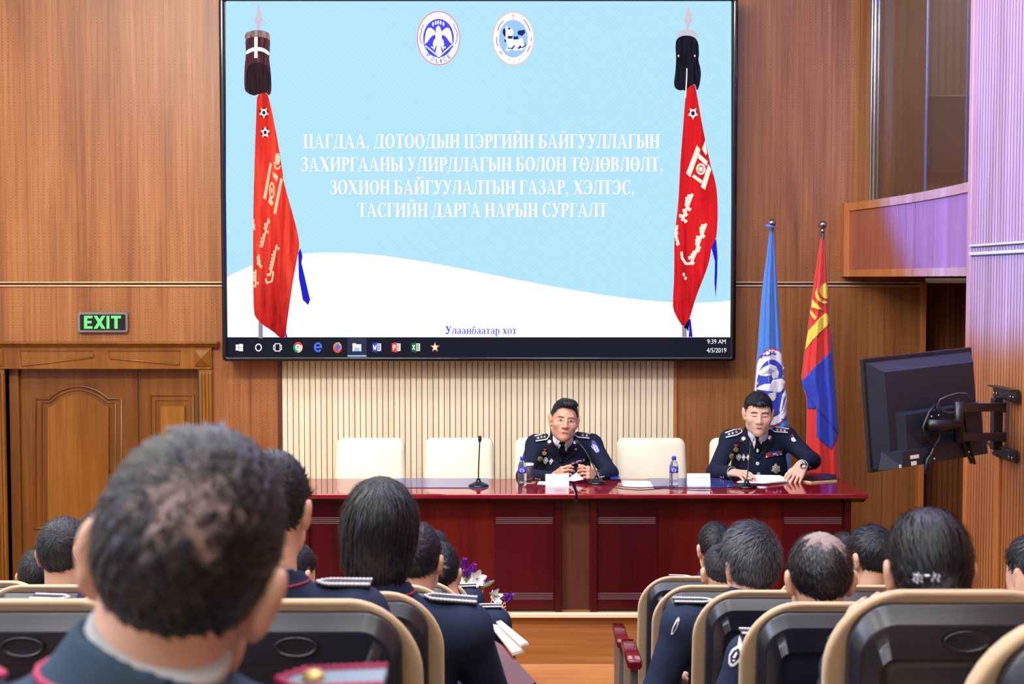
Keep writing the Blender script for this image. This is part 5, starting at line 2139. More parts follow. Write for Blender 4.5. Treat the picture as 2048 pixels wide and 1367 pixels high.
# ================================================================ organic shapes : distance field -> one continuous skin
class Sdf:
    def __init__(s, lo, hi, h):
        s.lo = np.array(lo, dtype=np.float64)
        s.h = h
        s.n = np.maximum(4, np.ceil((np.array(hi) - s.lo) / h).astype(int) + 1)
        s.a = np.full(s.n, 9.0, dtype=np.float32)

    def blk(s, lo, hi):
        i0 = np.clip(np.floor((np.array(lo) - s.lo) / s.h).astype(int), 0, s.n)
        i1 = np.clip(np.ceil((np.array(hi) - s.lo) / s.h).astype(int) + 1, 0, s.n)
        if np.any(i1 - i0 < 1):
            return None
        ax = [(s.lo[k] + s.h * np.arange(i0[k], i1[k])).astype(np.float32) for k in range(3)]
        return tuple(slice(a, b) for a, b in zip(i0, i1)), ax[0][:, None, None], ax[1][None, :, None], ax[2][None, None, :]

    def op(s, fn, lo, hi, k=0.0, mode='u'):
        m = k + 2.5 * s.h
        r = s.blk(np.array(lo) - m, np.array(hi) + m)
        if r is None:
            return
        sl, X, Y, Z = r
        d = fn(X, Y, Z).astype(np.float32)
        a = s.a[sl]
        if mode == 'd':
            a, d = -a, d
        if k > 0:
            hh = np.maximum(k - np.abs(a - d), 0) / k
            o = np.minimum(a, d) - hh * hh * k * 0.25
        else:
            o = np.minimum(a, d)
        s.a[sl] = -o if mode == 'd' else o

    def rc(s, p0, r0, p1, r1, k=0.02, mode='u'):
        p0, p1 = np.array(p0, float), np.array(p1, float)
        v = p1 - p0
        L2 = max(float(v @ v), 1e-12)

        def fn(X, Y, Z):
            t = np.clip(((X - p0[0]) * v[0] + (Y - p0[1]) * v[1] + (Z - p0[2]) * v[2]) / L2, 0, 1)
            dx, dy, dz = X - p0[0] - t * v[0], Y - p0[1] - t * v[1], Z - p0[2] - t * v[2]
            return np.sqrt(dx * dx + dy * dy + dz * dz) - (r0 + (r1 - r0) * t)
        r = max(r0, r1)
        s.op(fn, np.minimum(p0, p1) - r, np.maximum(p0, p1) + r, k, mode)

    def ell(s, c, r, R=None, k=0.02, mode='u'):
        c = np.array(c, float)
        R = np.eye(3) if R is None else R
        r = np.array(r, float)

        def fn(X, Y, Z):
            x, y, z = X - c[0], Y - c[1], Z - c[2]
            u = [R[0, i] * x + R[1, i] * y + R[2, i] * z for i in range(3)]
            k0 = np.sqrt(sum((q / w) ** 2 for q, w in zip(u, r)))
            k1 = np.sqrt(sum((q / (w * w)) ** 2 for q, w in zip(u, r))) + 1e-9
            return k0 * (k0 - 1) / k1
        m = r.max()
        s.op(fn, c - m, c + m, k, mode)

    def cut_above(s, p, n, rad, k=0.004):
        """remove what lies on the side n of the plane through p, within rad of p"""
        p, n = np.array(p, float), np.array(n, float)
        n = n / np.linalg.norm(n)

        def fn(X, Y, Z):
            d = -((X - p[0]) * n[0] + (Y - p[1]) * n[1] + (Z - p[2]) * n[2])
            q = np.sqrt((X - p[0]) ** 2 + (Y - p[1]) ** 2 + (Z - p[2]) ** 2) - rad
            return np.maximum(d, q)
        s.op(fn, p - rad, p + rad, k, 'd')

    def nets(s):
        a = s.a
        neg = a < 0
        c = np.zeros(np.array(a.shape) - 1, dtype=np.int8)
        sl = (slice(None, -1), slice(1, None))
        for i in (0, 1):
            for j in (0, 1):
                for k in (0, 1):
                    c += neg[sl[i], sl[j], sl[k]]
        act = (c > 0) & (c < 8)
        ids = np.argwhere(act)
        idx = np.full(act.shape, -1, dtype=np.int32)
        idx[act] = np.arange(len(ids))
        val = {}
        for i in (0, 1):
            for j in (0, 1):
                for k in (0, 1):
                    val[(i, j, k)] = a[ids[:, 0] + i, ids[:, 1] + j, ids[:, 2] + k]
        acc = np.zeros((len(ids), 3))
        cnt = np.zeros(len(ids))
        for ax in range(3):
            for u in (0, 1):
                for w in (0, 1):
                    k0 = [0, 0, 0]
                    k1 = [0, 0, 0]
                    o = [q for q in range(3) if q != ax]
                    k0[o[0]] = k1[o[0]] = u
                    k0[o[1]] = k1[o[1]] = w
                    k1[ax] = 1
                    v0, v1 = val[tuple(k0)], val[tuple(k1)]
                    m = (v0 < 0) != (v1 < 0)
                    t = np.where(m, v0 / np.where(np.abs(v0 - v1) < 1e-12, 1e-12, v0 - v1), 0)
                    p = np.zeros((len(ids), 3))
                    p[:, ax] = t
                    p[:, o[0]] = u
                    p[:, o[1]] = w
                    acc += p * m[:, None]
                    cnt += m
        V = s.lo + s.h * (ids + acc / np.maximum(cnt, 1)[:, None])
        F = []
        for ax in range(3):
            s0 = [slice(1, -1)] * 3
            s1 = [slice(1, -1)] * 3
            s0[ax] = slice(0, -1)
            s1[ax] = slice(1, None)
            n0, n1 = neg[tuple(s0)], neg[tuple(s1)]
            e = np.argwhere(n0 != n1)
            flip = n0[tuple(e.T)]
            for q in range(3):
                if q != ax:
                    e[:, q] += 1
            o = [q for q in range(3) if q != ax]
            quad = []
            for du, dw in ((-1, -1), (0, -1), (0, 0), (-1, 0)):
                g = e.copy()
                g[:, o[0]] += du
                g[:, o[1]] += dw
                quad.append(idx[tuple(g.T)])
            quad = np.stack(quad, 1)
            if ax == 1:
                flip = ~flip
            quad[~flip] = quad[~flip][:, ::-1]
            F.append(quad)
        F = np.concatenate(F)
        F = F[(F >= 0).all(1)]
        return V, F


def mesh_np(name, V, F):
    me = bpy.data.meshes.new(name)
    me.vertices.add(len(V))
    me.vertices.foreach_set('co', np.asarray(V, dtype=np.float32).ravel())
    k = F.shape[1]
    me.loops.add(len(F) * k)
    me.loops.foreach_set('vertex_index', F.astype(np.int32).ravel())
    me.polygons.add(len(F))
    me.polygons.foreach_set('loop_start', np.arange(0, len(F) * k, k, dtype=np.int32))
    me.polygons.foreach_set('use_smooth', np.ones(len(F), dtype=bool))
    me.update(calc_edges=True)
    me.validate()
    return me


def bvh_np(V, F, off=(0, 0, 0)):
    return BVHTree.FromPolygons([tuple(v) for v in (np.asarray(V) + np.array(off))], [tuple(int(i) for i in f) for f in F])


class Frame:
    """local axes of a head : x to the person's right, y forward, z up"""
    def __init__(s, c, yaw=0, pitch=0, roll=0, sc=1.0):
        s.c = np.array(c, float)
        m = Matrix.Rotation(math.radians(yaw), 3, 'Z') @ Matrix.Rotation(math.radians(pitch), 3, 'X') @ Matrix.Rotation(math.radians(roll), 3, 'Y')
        s.R = np.array(m)
        s.s = sc

    def p(s, x, y, z):
        return s.c + s.R @ (np.array((x, y, z)) * s.s)

    def inv(s, P):
        return ((P - s.c) @ s.R) / s.s


def head_shape(S, F, face=False, jaw=1.0):
    s = F.s
    E = lambda c, r, k=0.02, m='u': S.ell(F.p(*c), [q * s for q in r], F.R, k * s, m)
    C = lambda a, ra, b, rb, k=0.015, m='u': S.rc(F.p(*a), ra * s, F.p(*b), rb * s, k * s, m)
    E((0, -0.012, 0.034), (0.075, 0.096, 0.084))
    E((0, 0.03, -0.03), (0.066 * jaw, 0.064, 0.088), 0.03)
    C((-0.042 * jaw, 0.02, -0.075), 0.02, (0, 0.07, -0.098), 0.02, 0.03)
    C((0.042 * jaw, 0.02, -0.075), 0.02, (0, 0.07, -0.098), 0.02, 0.03)
    for x in (-1, 1):
        # ear : shell, lobe and hollow
        E((x * 0.081, -0.012, -0.008), (0.011, 0.021, 0.033), 0.006)
        E((x * 0.087, -0.019, 0.006), (0.009, 0.018, 0.022), 0.006)
        E((x * 0.076, -0.002, -0.036), (0.008, 0.011, 0.012), 0.006)
        E((x * 0.095, -0.003, -0.004), (0.007, 0.010, 0.018), 0.004, 'd')
    if face:
        C((-0.036, 0.076, 0.022), 0.009, (0.036, 0.076, 0.022), 0.009, 0.024)
        for x in (-1, 1):
            E((x * 0.043, 0.062, -0.028), (0.026, 0.022, 0.024), 0.02)
            E((x * 0.031, 0.098, 0.002), (0.017, 0.0075, 0.008), 0.018, 'd')
            C((x * 0.044, 0.0825, 0.001), 0.0035, (x * 0.018, 0.0885, 0.0005), 0.003, 0.008)
        C((0, 0.090, 0.008), 0.008, (0, 0.106, -0.034), 0.0125, 0.012)
        for x in (-1, 1):
            E((x * 0.0135, 0.098, -0.038), (0.0085, 0.010, 0.008), 0.006)
            E((x * 0.007, 0.104, -0.046), (0.0038, 0.005, 0.0035), 0.003, 'd')
        E((0, 0.078, -0.062), (0.032, 0.018, 0.022), 0.02)
        C((-0.010, 0.0935, -0.0635), 0.0055, (0.010, 0.0935, -0.0635), 0.0055, 0.006)
        C((-0.012, 0.091, -0.0745), 0.0065, (0.012, 0.091, -0.0745), 0.0065, 0.007)
        E((0, 0.078, -0.100), (0.020, 0.015, 0.015), 0.02)


def hand_shape(S, w, fw, up, T, curls, spread=0.0, sc=1.0, thumb=None, k=0.008):
    """palm, four bent fingers of unequal length and a thumb leaving the side of the palm"""
    w, fw, up, T = (np.array(q, float) for q in (w, fw, up, T))
    nz = lambda v: v / np.linalg.norm(v)
    fw = nz(fw)
    up = nz(up - fw * (up @ fw))
    T = nz(T - fw * (T @ fw) - up * (T @ up))
    for t0, t1 in ((-0.024, -0.033), (-0.008, -0.011), (0.008, 0.011), (0.022, 0.032)):
        S.rc(w + T * t0 * sc, 0.015 * sc, w + (fw * 0.086 + T * t1) * sc, 0.0115 * sc, 0.016 * sc)
    tips = []
    for i, (b, t, L, r) in enumerate(((0.088, 0.032, 0.074, 0.0092), (0.092, 0.0108, 0.082, 0.0094), (0.088, -0.0108, 0.076, 0.009), (0.08, -0.0315, 0.06, 0.0082))):
        p = w + (fw * b + T * t) * sc
        ang = 0.0
        d0 = nz(fw + T * spread * (1.5 - i) * 0.12)
        for j, fr in enumerate((0.45, 0.31, 0.24)):
            ang += curls[i] * (0.9, 1.1, 0.7)[j]
            d = d0 * math.cos(ang) - up * math.sin(ang)
            q = p + d * L * fr * sc
            S.rc(p, (r - 0.0006 * j) * sc, q, (r - 0.0006 * (j + 1)) * sc, 0.004 * sc)
            if j == 0:
                S.ell(p + up * 0.001, (0.0105 * sc,) * 3, None, 0.006)
            p = q
        tips.append(p)
    tb = thumb or (0.62, 0.62, -0.35)
    p = w + (fw * 0.022 + T * 0.024) * sc
    d = nz(fw * tb[0] + T * tb[1] + up * tb[2])
    for j, (L, r) in enumerate(((0.046, 0.0125), (0.034, 0.0105), (0.027, 0.0095))):
        q = p + d * L * sc
        S.rc(p, r * sc, q, (r - 0.0012) * sc, 0.008 * sc)
        d = nz(d + fw * 0.28 - T * 0.12 - up * 0.12)
        p = q
    return tips


# ---------------------------------------------------------------- hair
def hline(kind, y, front=0.0, nape=0.0):
    """lowest z of the hair as a function of y (front positive), head units"""
    if kind == 'bob':
        return np.interp(y, [-0.2, -0.03, 0.02, 0.05, 0.2], [-0.17, -0.15, -0.09, 0.02, 0.05])
    if kind == 'pony':
        return np.interp(y, [-0.2, -0.06, -0.02, 0.0, 0.03, 0.06, 0.2], [-0.085, -0.075, -0.02, 0.026, 0.034, 0.055, 0.06])
    if kind == 'officer':
        return np.interp(y, [-0.2, -0.05, -0.03, -0.012, 0.004, 0.016, 0.024, 0.036, 0.048, 0.06, 0.08, 0.2], [-0.07, -0.062, -0.03, 0.018, 0.012, -0.008, 0.018, 0.034, 0.055, 0.072 - front * 0.6, 0.082 - front, 0.086 - front])
    return np.interp(y, [-0.2, -0.055, -0.034, -0.014, 0.006, 0.018, 0.028, 0.045, 0.06, 0.2], [-0.078 - nape, -0.07 - nape, -0.035 - nape * 0.5, 0.018, 0.014, -0.016, 0.012, 0.03, 0.05, 0.06])


def hair_material():
    t = NT('hair')
    at_ = lambda n: t.n('ShaderNodeAttribute', attribute_name=n)
    fl = at_('flow').outputs['Vector']
    m = t.n('ShaderNodeMapping')
    m.inputs['Scale'].default_value = (26, 26, 2.2)
    t.l(fl, m.inputs[0])
    st = t.noise(m.outputs[0], 1.0, 4, 0.7)
    m2 = t.n('ShaderNodeMapping')
    m2.inputs['Scale'].default_value = (7, 7, 1.2)
    t.l(fl, m2.inputs[0])
    st2 = t.noise(m2.outputs[0], 1.0, 3, 0.6)
    base = t.ramp(st, [(0.3, srgb(10, 11, 18)), (0.6, srgb(25, 27, 37)), (0.82, srgb(46, 49, 62))])
    gc = t.ramp(st, [(0.25, srgb(36, 40, 48)), (0.55, srgb(84, 90, 99)), (0.8, srgb(158, 164, 172))])
    gf = at_('grey').outputs['Fac']
    g = t.math('MULTIPLY', gf, t.math('ADD', 0.5, t.math('MULTIPLY', st2, 0.9)))
    g.node.use_clamp = True
    col = t.mix(g, base, gc)
    sk = at_('scalp').outputs['Fac']
    f = t.math('MULTIPLY', sk, t.math('ADD', 0.5, t.math('MULTIPLY', st2, 0.9)))
    f.node.use_clamp = True
    col = t.mix(f, col, srgb(176, 156, 152))
    t.bump(t.math('ADD', st, t.math('MULTIPLY', st2, 0.6)), 0.55, 0.006)
    return t.set(col, 0.38, spec=0.4)


M['hair'] = hair_material()
t = NT('skin')
v = t.noise(t.coord((22, 22, 22)), 1, 4)
v2 = t.noise(t.coord((160, 160, 160)), 1, 2)
c = t.mix(v, srgb(208, 164, 140), srgb(222, 182, 158))
c = t.mix(t.math('MULTIPLY', v2, 0.22), c, srgb(186, 122, 104))
M['skin'] = t.set(c, 0.48)
t.b.inputs['Subsurface Weight'].default_value = 0.12
t.b.inputs['Subsurface Radius'].default_value = (0.012, 0.004, 0.002)
t = NT('skin_tan')
v = t.noise(t.coord((22, 22, 22)), 1, 4)
c = t.mix(v, srgb(186, 136, 110), srgb(202, 154, 128))
M['skin_tan'] = t.set(c, 0.45)


def fabric(name, col, k=0.10):
    t = NT(name)
    v = t.noise(t.coord((240, 240, 240)), 1, 2)
    v2 = t.noise(t.coord((9, 9, 9)), 1, 3)
    c = t.mix(v, tuple(x * (1 - k) for x in col), tuple(x * (1 + k) for x in col))
    t.bump(t.math('ADD', t.math('MULTIPLY', v, 0.06), t.math('MULTIPLY', v2, 0.5)), 0.5, 0.02)
    return t.set(c, 0.8, spec=0.2)


M['navy'] = fabric('navy_wool', srgb(33, 43, 68))
M['navy_dark'] = fabric('dark_navy_wool', srgb(21, 27, 48))
M['teal'] = fabric('slate_wool', srgb(50, 72, 92))
M['trousers'] = fabric('trouser_wool', srgb(24, 30, 48))
M['piping'] = plain('maroon_piping', srgb(140, 24, 48), 0.6)
M['pink_piping'] = plain('magenta_piping', srgb(172, 30, 84), 0.6)
M['white_braid'] = plain('silver_braid', srgb(216, 216, 226), 0.5, var=0.2, nscale=300)
M['board_black'] = plain('shoulder_board', srgb(16, 18, 28), 0.6)
M['shirt'] = fabric('white_shirt', srgb(226, 228, 240), 0.03)
M['grey_shirt'] = fabric('grey_collar', srgb(176, 180, 184), 0.05)
M['gold'] = plain('gold_badge', srgb(214, 190, 120), 0.35, 0.5, var=0.25, nscale=220)
M['silver'] = plain('silver_badge', srgb(214, 214, 210), 0.3, 0.5, var=0.25, nscale=220)
M['shoe'] = plain('black_shoe', srgb(14, 14, 16), 0.25)


def set_attr(me, name, arr, typ='FLOAT'):
    a = me.attributes.new(name, typ, 'POINT')
    a.data.foreach_set('vector' if typ == 'FLOAT_VECTOR' else 'value', np.asarray(arr, dtype=np.float32).ravel())


def smooth01(x):
    x = np.clip(x, 0, 1)
    return x * x * (3 - 2 * x)


def make_hair(body, F, off, kind='short', thick=(0.007, 0.012, 0.016), res=0.0045, crown=(0.01, -0.085, 0.075), bald=0.0, baldr=0.05, grey=0.0, fade=0.03, strands=1500, slen=0.03, swidth=0.0011, lift=0.25, seed=0, extra=None, quiff=0.0, front=0.0, nape=0.0):
    """hair cap over the skull with a hairline, crown whorl, fading at the nape, and loose strands"""
    s = F.s
    rng = np.random.default_rng(seed)
    R0 = 0.2 * s
    S = Sdf(F.c - R0, F.c + R0, res)
    ts, tb_, tt = thick
    S.ell(F.p(0, -0.014, 0.034), [q * s for q in (0.075 + ts, 0.096 + tb_, 0.084 + tt)], F.R, 0)
    if kind == 'bob':
        S.ell(F.p(0, -0.03, -0.02), [q * s for q in (0.098, 0.092, 0.115)], F.R, 0.05 * s)
        S.ell(F.p(0, -0.05, -0.09), [q * s for q in (0.082, 0.062, 0.07)], F.R, 0.04 * s)
    if kind == 'pony':
        S.ell(F.p(0, -0.045, 0.01), [q * s for q in (0.076, 0.075, 0.086)], F.R, 0.012 * s)
        S.ell(F.p(0, -0.115, -0.022), [q * s for q in (0.026, 0.03, 0.03)], F.R, 0.03 * s)
        S.ell(F.p(0, -0.128, -0.115), [q * s for q in (0.022, 0.02, 0.07)], F.R, 0.02 * s)
    if quiff:
        S.ell(F.p(-0.005, 0.045, 0.098), [q * s for q in (0.06, 0.05, 0.026 + quiff)], F.R, 0.02 * s)
    if extra:
        for c, r in extra:
            S.ell(F.p(*c), [q * s for q in r], F.R, 0.02 * s)
    # trim by the hairline
    X, Y, Z = np.meshgrid(*[S.lo[k] + S.h * np.arange(S.n[k]) for k in range(3)], indexing='ij')
    P = F.inv(np.stack([X, Y, Z], -1).reshape(-1, 3))
    hz = hline(kind, P[:, 1], front, nape)
    if kind == 'officer':
        hz = hz + 0.004 * np.sin(P[:, 0] * 420 + seed) * (P[:, 1] > 0.04)
    if kind in ('short',):
        hz = np.where(P[:, 1] > 0.03, hz - 0.25 * np.maximum(0, np.abs(P[:, 0]) - 0.03) * (P[:, 1] < 0.055), hz)
    d = ((hz - P[:, 2]) * s * 0.8).reshape(S.a.shape).astype(np.float32)
    n_ = (np.sin(P[:, 0] * 260 + seed) * np.sin(P[:, 1] * 230 + 1.3 * seed) * np.sin(P[:, 2] * 240) * 0.0022 * s).reshape(S.a.shape)
    a, k = np.where(S.a > 8, 0.06, S.a) + n_, 0.006
    hh = np.maximum(k - np.abs(a - d), 0) / k
    S.a = (np.maximum(a, d) + hh * hh * k * 0.25).astype(np.float32)
    V, Fc = S.nets()
    L = F.inv(V)
    cr = np.array(crown)
    rel = L - cr
    # polar coordinates about the whorl, measured on the sphere of the skull
    cn = cr / np.linalg.norm(cr)
    u = np.cross(cn, (1, 0, 0)); u /= np.linalg.norm(u)
    w = np.cross(cn, u)

    def flow_of(Lp):
        q = Lp - np.array((0, -0.012, 0.02))
        qn = q / (np.linalg.norm(q, axis=1)[:, None] + 1e-9)
        r = np.arccos(np.clip(qn @ cn, -1, 1))
        ang = np.arctan2(qn @ w, qn @ u) + 0.9 * np.exp(-r * 2.5)
        return np.stack([np.cos(ang), np.sin(ang), r], 1), r, ang
    fl, r, ang = flow_of(L)
    # vertical flow for long hair
    if kind in ('bob',):
        fl = np.stack([np.cos(ang), np.sin(ang), L[:, 2] * 6], 1)
    if kind == 'pony':
        tie = np.array((0, -0.125, -0.05))
        q = L - tie
        ang = np.arctan2(q[:, 0], q[:, 2])
        fl = np.stack([np.cos(ang) * 1.5, np.sin(ang) * 1.5, np.linalg.norm(q, axis=1) * 6], 1)
    dist = np.linalg.norm(rel, axis=1)
    jag = 0.012 * np.sin(ang * 7 + seed) + 0.008 * np.sin(ang * 13 + 2 * seed)
    sc_ = bald * (1 - smooth01((dist + jag * 0.8 - baldr * 0.15) / (baldr * 1.15)))
    edge = (L[:, 2] - hline(kind, L[:, 1], front, nape)) / max(fade, 1e-4)
    low = (L[:, 1] < 0.03) & (kind in ('short', 'officer'))
    sc_ = np.maximum(sc_, np.where(low, 0.75 * (1 - smooth01(edge)), 0))
    V2, F2 = [], []
    nb = len(V)
    attr_fl, attr_sc = [fl], [sc_]
    me = mesh_np('hair', V - np.array(off), Fc)
    if strands:
        nr = np.array([0.0] * (3 * nb), dtype=np.float32)
        me.vertices.foreach_get('normal', nr)
        N = nr.reshape(-1, 3)
        ok = np.where(sc_ < 0.55)[0]
        pick = ok[rng.integers(0, len(ok), strands)]
        p0 = V[pick]
        n0 = N[pick]
        if kind == 'bob':
            g = np.tile(-F.R[:, 2], (strands, 1))
        elif kind == 'pony':
            g = F.p(0, -0.125, -0.05) - p0
        else:
            g = p0 - F.p(*crown)
            g = g + 0.5 * np.cross(n0, g)
        g = g + rng.normal(0, 0.012, g.shape) * s
        g -= n0 * (g * n0).sum(1)[:, None]
        g /= np.linalg.norm(g, axis=1)[:, None] + 1e-9
        sd = np.cross(g, n0)
        ln = (slen * s * rng.uniform(0.6, 1.2, strands))[:, None]
        wd = swidth * s
        lf = lift * rng.uniform(0.3, 1.3, strands)[:, None]
        cv = ln * ln / (2 * 0.095 * s)
        pts = [p0 - n0 * 0.001, p0 + g * ln * 0.5 + n0 * (ln * lf * 0.45 - cv * 0.25), p0 + g * ln + n0 * (ln * lf * 0.65 - cv)]
        rows = []
        for q, ww in zip(pts, (1.0, 0.85, 0.15)):
            rows += [q - sd * wd * ww, q + sd * wd * ww]
        SV = np.stack(rows, 1).reshape(-1, 3)
        b = nb + 6 * np.arange(strands)[:, None]
        SF = np.concatenate([b + np.array([[0, 1, 3, 2]]), b + np.array([[2, 3, 5, 4]])])
        Vt = np.concatenate([V, SV])
        bpy.data.meshes.remove(me)
        me = mesh_np('hair', Vt - np.array(off), np.concatenate([Fc, SF]))
        flp = fl[pick] * np.array([1, 1, 1]) + rng.normal(0, 0.12, (strands, 3))
        attr_fl.append(np.repeat(flp, 6, 0))
        attr_sc.append(np.zeros(strands * 6))
    fl, sc_ = np.concatenate(attr_fl), np.concatenate(attr_sc)
    n = len(me.vertices)
    set_attr(me, 'flow', fl[:n], 'FLOAT_VECTOR')
    set_attr(me, 'scalp', sc_[:n])
    gv = np.full(n, grey)
    if kind == 'short' and 0 < grey < 0.5:
        Lz = F.inv(np.concatenate([V, SV])[:n] if strands else V)[:, 2]
        gv = grey * (0.4 + 1.2 * smooth01((0.03 - Lz) / 0.08))
    set_attr(me, 'grey', gv)
    return link('hair', me, M['hair'], body, True)


# ---------------------------------------------------------------- clothed body
def jacket_shape(S, J, g=0.0, sleeve=0.86, collar=True, sc=1.0):
    A = lambda k: np.array(J[k], float)
    up = np.array((0, 0, 1.0))
    S.ell(A('pelvis'), [(0.17 + g) * sc, (0.13 + g) * sc, 0.14 * sc], None, 0)
    mid = (A('pelvis') + A('chest')) / 2
    S.ell(mid, [(0.158 + g) * sc, (0.118 + g) * sc, 0.19 * sc], None, 0.06)
    S.ell(A('chest'), [(0.178 + g) * sc, (0.122 + g) * sc, 0.19 * sc], None, 0.06)
    for q in 'LR':
        n, s_, e, w = A('neck'), A('sh' + q), A('el' + q), A('wr' + q)
        S.rc(n - up * 0.02 * sc, (0.055 + g) * sc, s_, (0.052 + g) * sc, 0.05)
        S.rc(A('chest') + up * 0.06 * sc, (0.1 + g) * sc, s_, (0.058 + g) * sc, 0.05)
        S.rc(s_, (0.062 + g) * sc, e, (0.05 + g) * sc, 0.035)
        S.rc(e, (0.051 + g) * sc, e + (w - e) * sleeve, (0.041 + g) * sc, 0.02)


def person(label, F, J, skin='skin', jacket='navy', group=None, res=0.006, jres=0.009, face=False, collar=True, hands=None, base=None, sc=1.0, piping='piping', boards=True, legs=True, jaw=1.0, pz=0.035):
    """returns body, jacket object, jacket bvh (world), base"""
    base = np.array(base, float)
    K = {k: np.array(v, float) for k, v in J.items()}
    ext = np.concatenate([np.array(list(K.values())), F.c[None] + 0.17 * F.s, F.c[None] - 0.17 * F.s])
    skip = [k for k in K if k.startswith('kn') or k.startswith('an')]
    pts = np.array([v for k, v in K.items() if k not in skip] + [F.c + 0.165 * F.s, F.c - 0.165 * F.s])
    lo, hi = pts.min(0) - 0.14, pts.max(0) + 0.14
    S = Sdf(lo, hi, res)
    head_shape(S, F, face, jaw)
    S.rc(F.p(0, -0.028, -0.03), 0.056 * F.s, K['neck'] + np.array((0, 0, 0.01)), 0.06 * sc, 0.03)
    S.ell(K['chest'], [0.15 * sc, 0.09 * sc, 0.17 * sc], None, 0.03)
    S.ell((K['chest'] + K['pelvis']) / 2, [0.13 * sc, 0.09 * sc, 0.2 * sc], None, 0.04)
    S.ell(K['pelvis'], [0.14 * sc, 0.1 * sc, 0.11 * sc], None, 0.04)
    for q in 'LR':
        S.rc(K['neck'] - np.array((0, 0, 0.03)), 0.04 * sc, K['sh' + q] - np.array((0, 0, 0.015)), 0.04 * sc, 0.02)
        S.rc(K['sh' + q], 0.045 * sc, K['el' + q], 0.034 * sc, 0.02)
        S.rc(K['el' + q], 0.034 * sc, K['wr' + q], 0.024 * sc, 0.01)
        h = (hands or {}).get(q)
        if h is None:
            d = K['wr' + q] - K['el' + q]
            h = dict(fw=d + np.array((0, 0.02, 0)), up=(0.1 if q == 'L' else -0.1, 0.2, 1), T=(1, 0, 0) if q == 'L' else (-1, 0, 0), curls=(0.25, 0.3, 0.35, 0.4))
        hand_shape(S, K['wr' + q], h['fw'], h['up'], h['T'], h['curls'], h.get('spread', 0), sc * h.get('sc', 1.0), h.get('thumb'))
    V, Fc = S.nets()
    body = link('person', mesh_np('person', V - base, Fc), M[skin])
    body.location = base
    tag(body, label, 'person', group)
    head_bvh = bvh_np(V, Fc)
    S = Sdf(lo, hi, jres)
    jacket_shape(S, K, 0.0, 0.86, collar, sc)
    if collar:
        ax = F.p(0, -0.03, -0.08) - K['neck']
        ax = ax / np.linalg.norm(ax)
        c0 = K['neck'] - ax * 0.03
        c1 = K['neck'] + ax * 0.07 * sc
        S.rc(c0, 0.088 * sc, c1, 0.070 * sc, 0.03)
        S.cut_above(K['neck'] + ax * 0.045 * sc, ax + np.array((0, 0.35, 0)), (0.12 if collar is True else 0.10) * sc, 0.004)
        if collar == 'open':
            S.cut_above(K['neck'] + np.array((0, -0.045, 0.02)), (0, -1, 0.55), 0.13, 0.01)
        S.rc(c0, 0.062 * sc, K['neck'] + ax * 0.12, 0.063 * sc, 0.006, 'd')
    V, Fc = S.nets()
    jk = link('jacket', mesh_np('jacket', V - base, Fc), M[jacket], body)
    bv = bvh_np(V, Fc)
    if collar and piping:
        b = BM()
        P = []
        for k in range(24):
            a = 2 * PI * k / 24
            q = K['neck'] + np.array((math.cos(a) * 0.16, math.sin(a) * 0.15, pz * sc))
            hit = bv.ray_cast(Vector(q), Vector(K['neck'] + np.array((0, 0, pz * sc - 0.025)) - q).normalized(), 0.25)
            if hit[0] is not None:
                P.append(hit[0] - Vector(base) + hit[1] * 0.001)
        if len(P) > 8:
            tube(b, P + [P[0]], 0.0032 * sc, 6, False)
            obj('collar_piping', b, M[piping], body, True)
    if legs:
        S = Sdf(np.minimum(lo, (np.array([K['anL'], K['anR'], K['knL'], K['knR']])).min(0) - 0.14), np.maximum(hi, np.array([K['knL'], K['knR'], K['anL'], K['anR']]).max(0) + 0.14), 0.014)
        S.ell(K['pelvis'] - np.array((0, 0, 0.02)), [0.172 * sc, 0.135 * sc, 0.12 * sc], None, 0)
        for q, sx in (('L', -1), ('R', 1)):
            hp = K['pelvis'] + np.array((sx * 0.085, 0.02, -0.03))
            S.rc(hp, 0.088, K['kn' + q], 0.066, 0.05)
            S.rc(K['kn' + q], 0.066, K['an' + q], 0.055, 0.03)
        V, Fc = S.nets()
        link('trousers', mesh_np('trousers', V - base, Fc), M['trousers'], body)
        for q in 'LR':
            b = BM()
            a = Vector(K['an' + q] - base)
            fd = 1 if K['kn' + q][1] > K['pelvis'][1] else -1
            zf = 0.0
            loops = []
            for yy, w_, hgt in ((-0.07, 0.03, 0.06), (-0.03, 0.042, 0.085), (0.03, 0.044, 0.08), (0.1, 0.048, 0.055), (0.16, 0.046, 0.045), (0.2, 0.03, 0.03)):
                loops.append([(a.x + w_ * math.cos(t_) , a.y + fd * yy, max(0.004, zf + 0.004 + hgt * 0.5 * (1 + math.sin(t_)))) for t_ in [2 * PI * k / 12 for k in range(12)]])
            loft(b, loops)
            bmesh.ops.recalc_face_normals(b, faces=b.faces)
            obj('shoe', b, M['shoe'], body, True)
    return body, jk, bv, base, head_bvh


def neck_ring(body, J, F, base, sc, mat, r=0.068, h=0.062, lowcut=0.0):
    nk = np.array(J['neck'])
    S = Sdf(nk - 0.16, nk + 0.2, 0.005)
    ax = F.p(0, -0.03, -0.08) - nk
    ax = ax / np.linalg.norm(ax)
    S.rc(nk, r * sc, nk + ax * h * sc, (r - 0.004) * sc, 0.0)
    S.cut_above(nk + ax * h * 0.97 * sc, ax, 0.14, 0.003)
    S.cut_above(nk - ax * lowcut, -ax, 0.14, 0.003)
    V, Fc = S.nets()
    o = link('shirt_collar', mesh_np('shirt_collar', V - np.array(base), Fc), M[mat], body)
    return o, bvh_np(V, Fc)


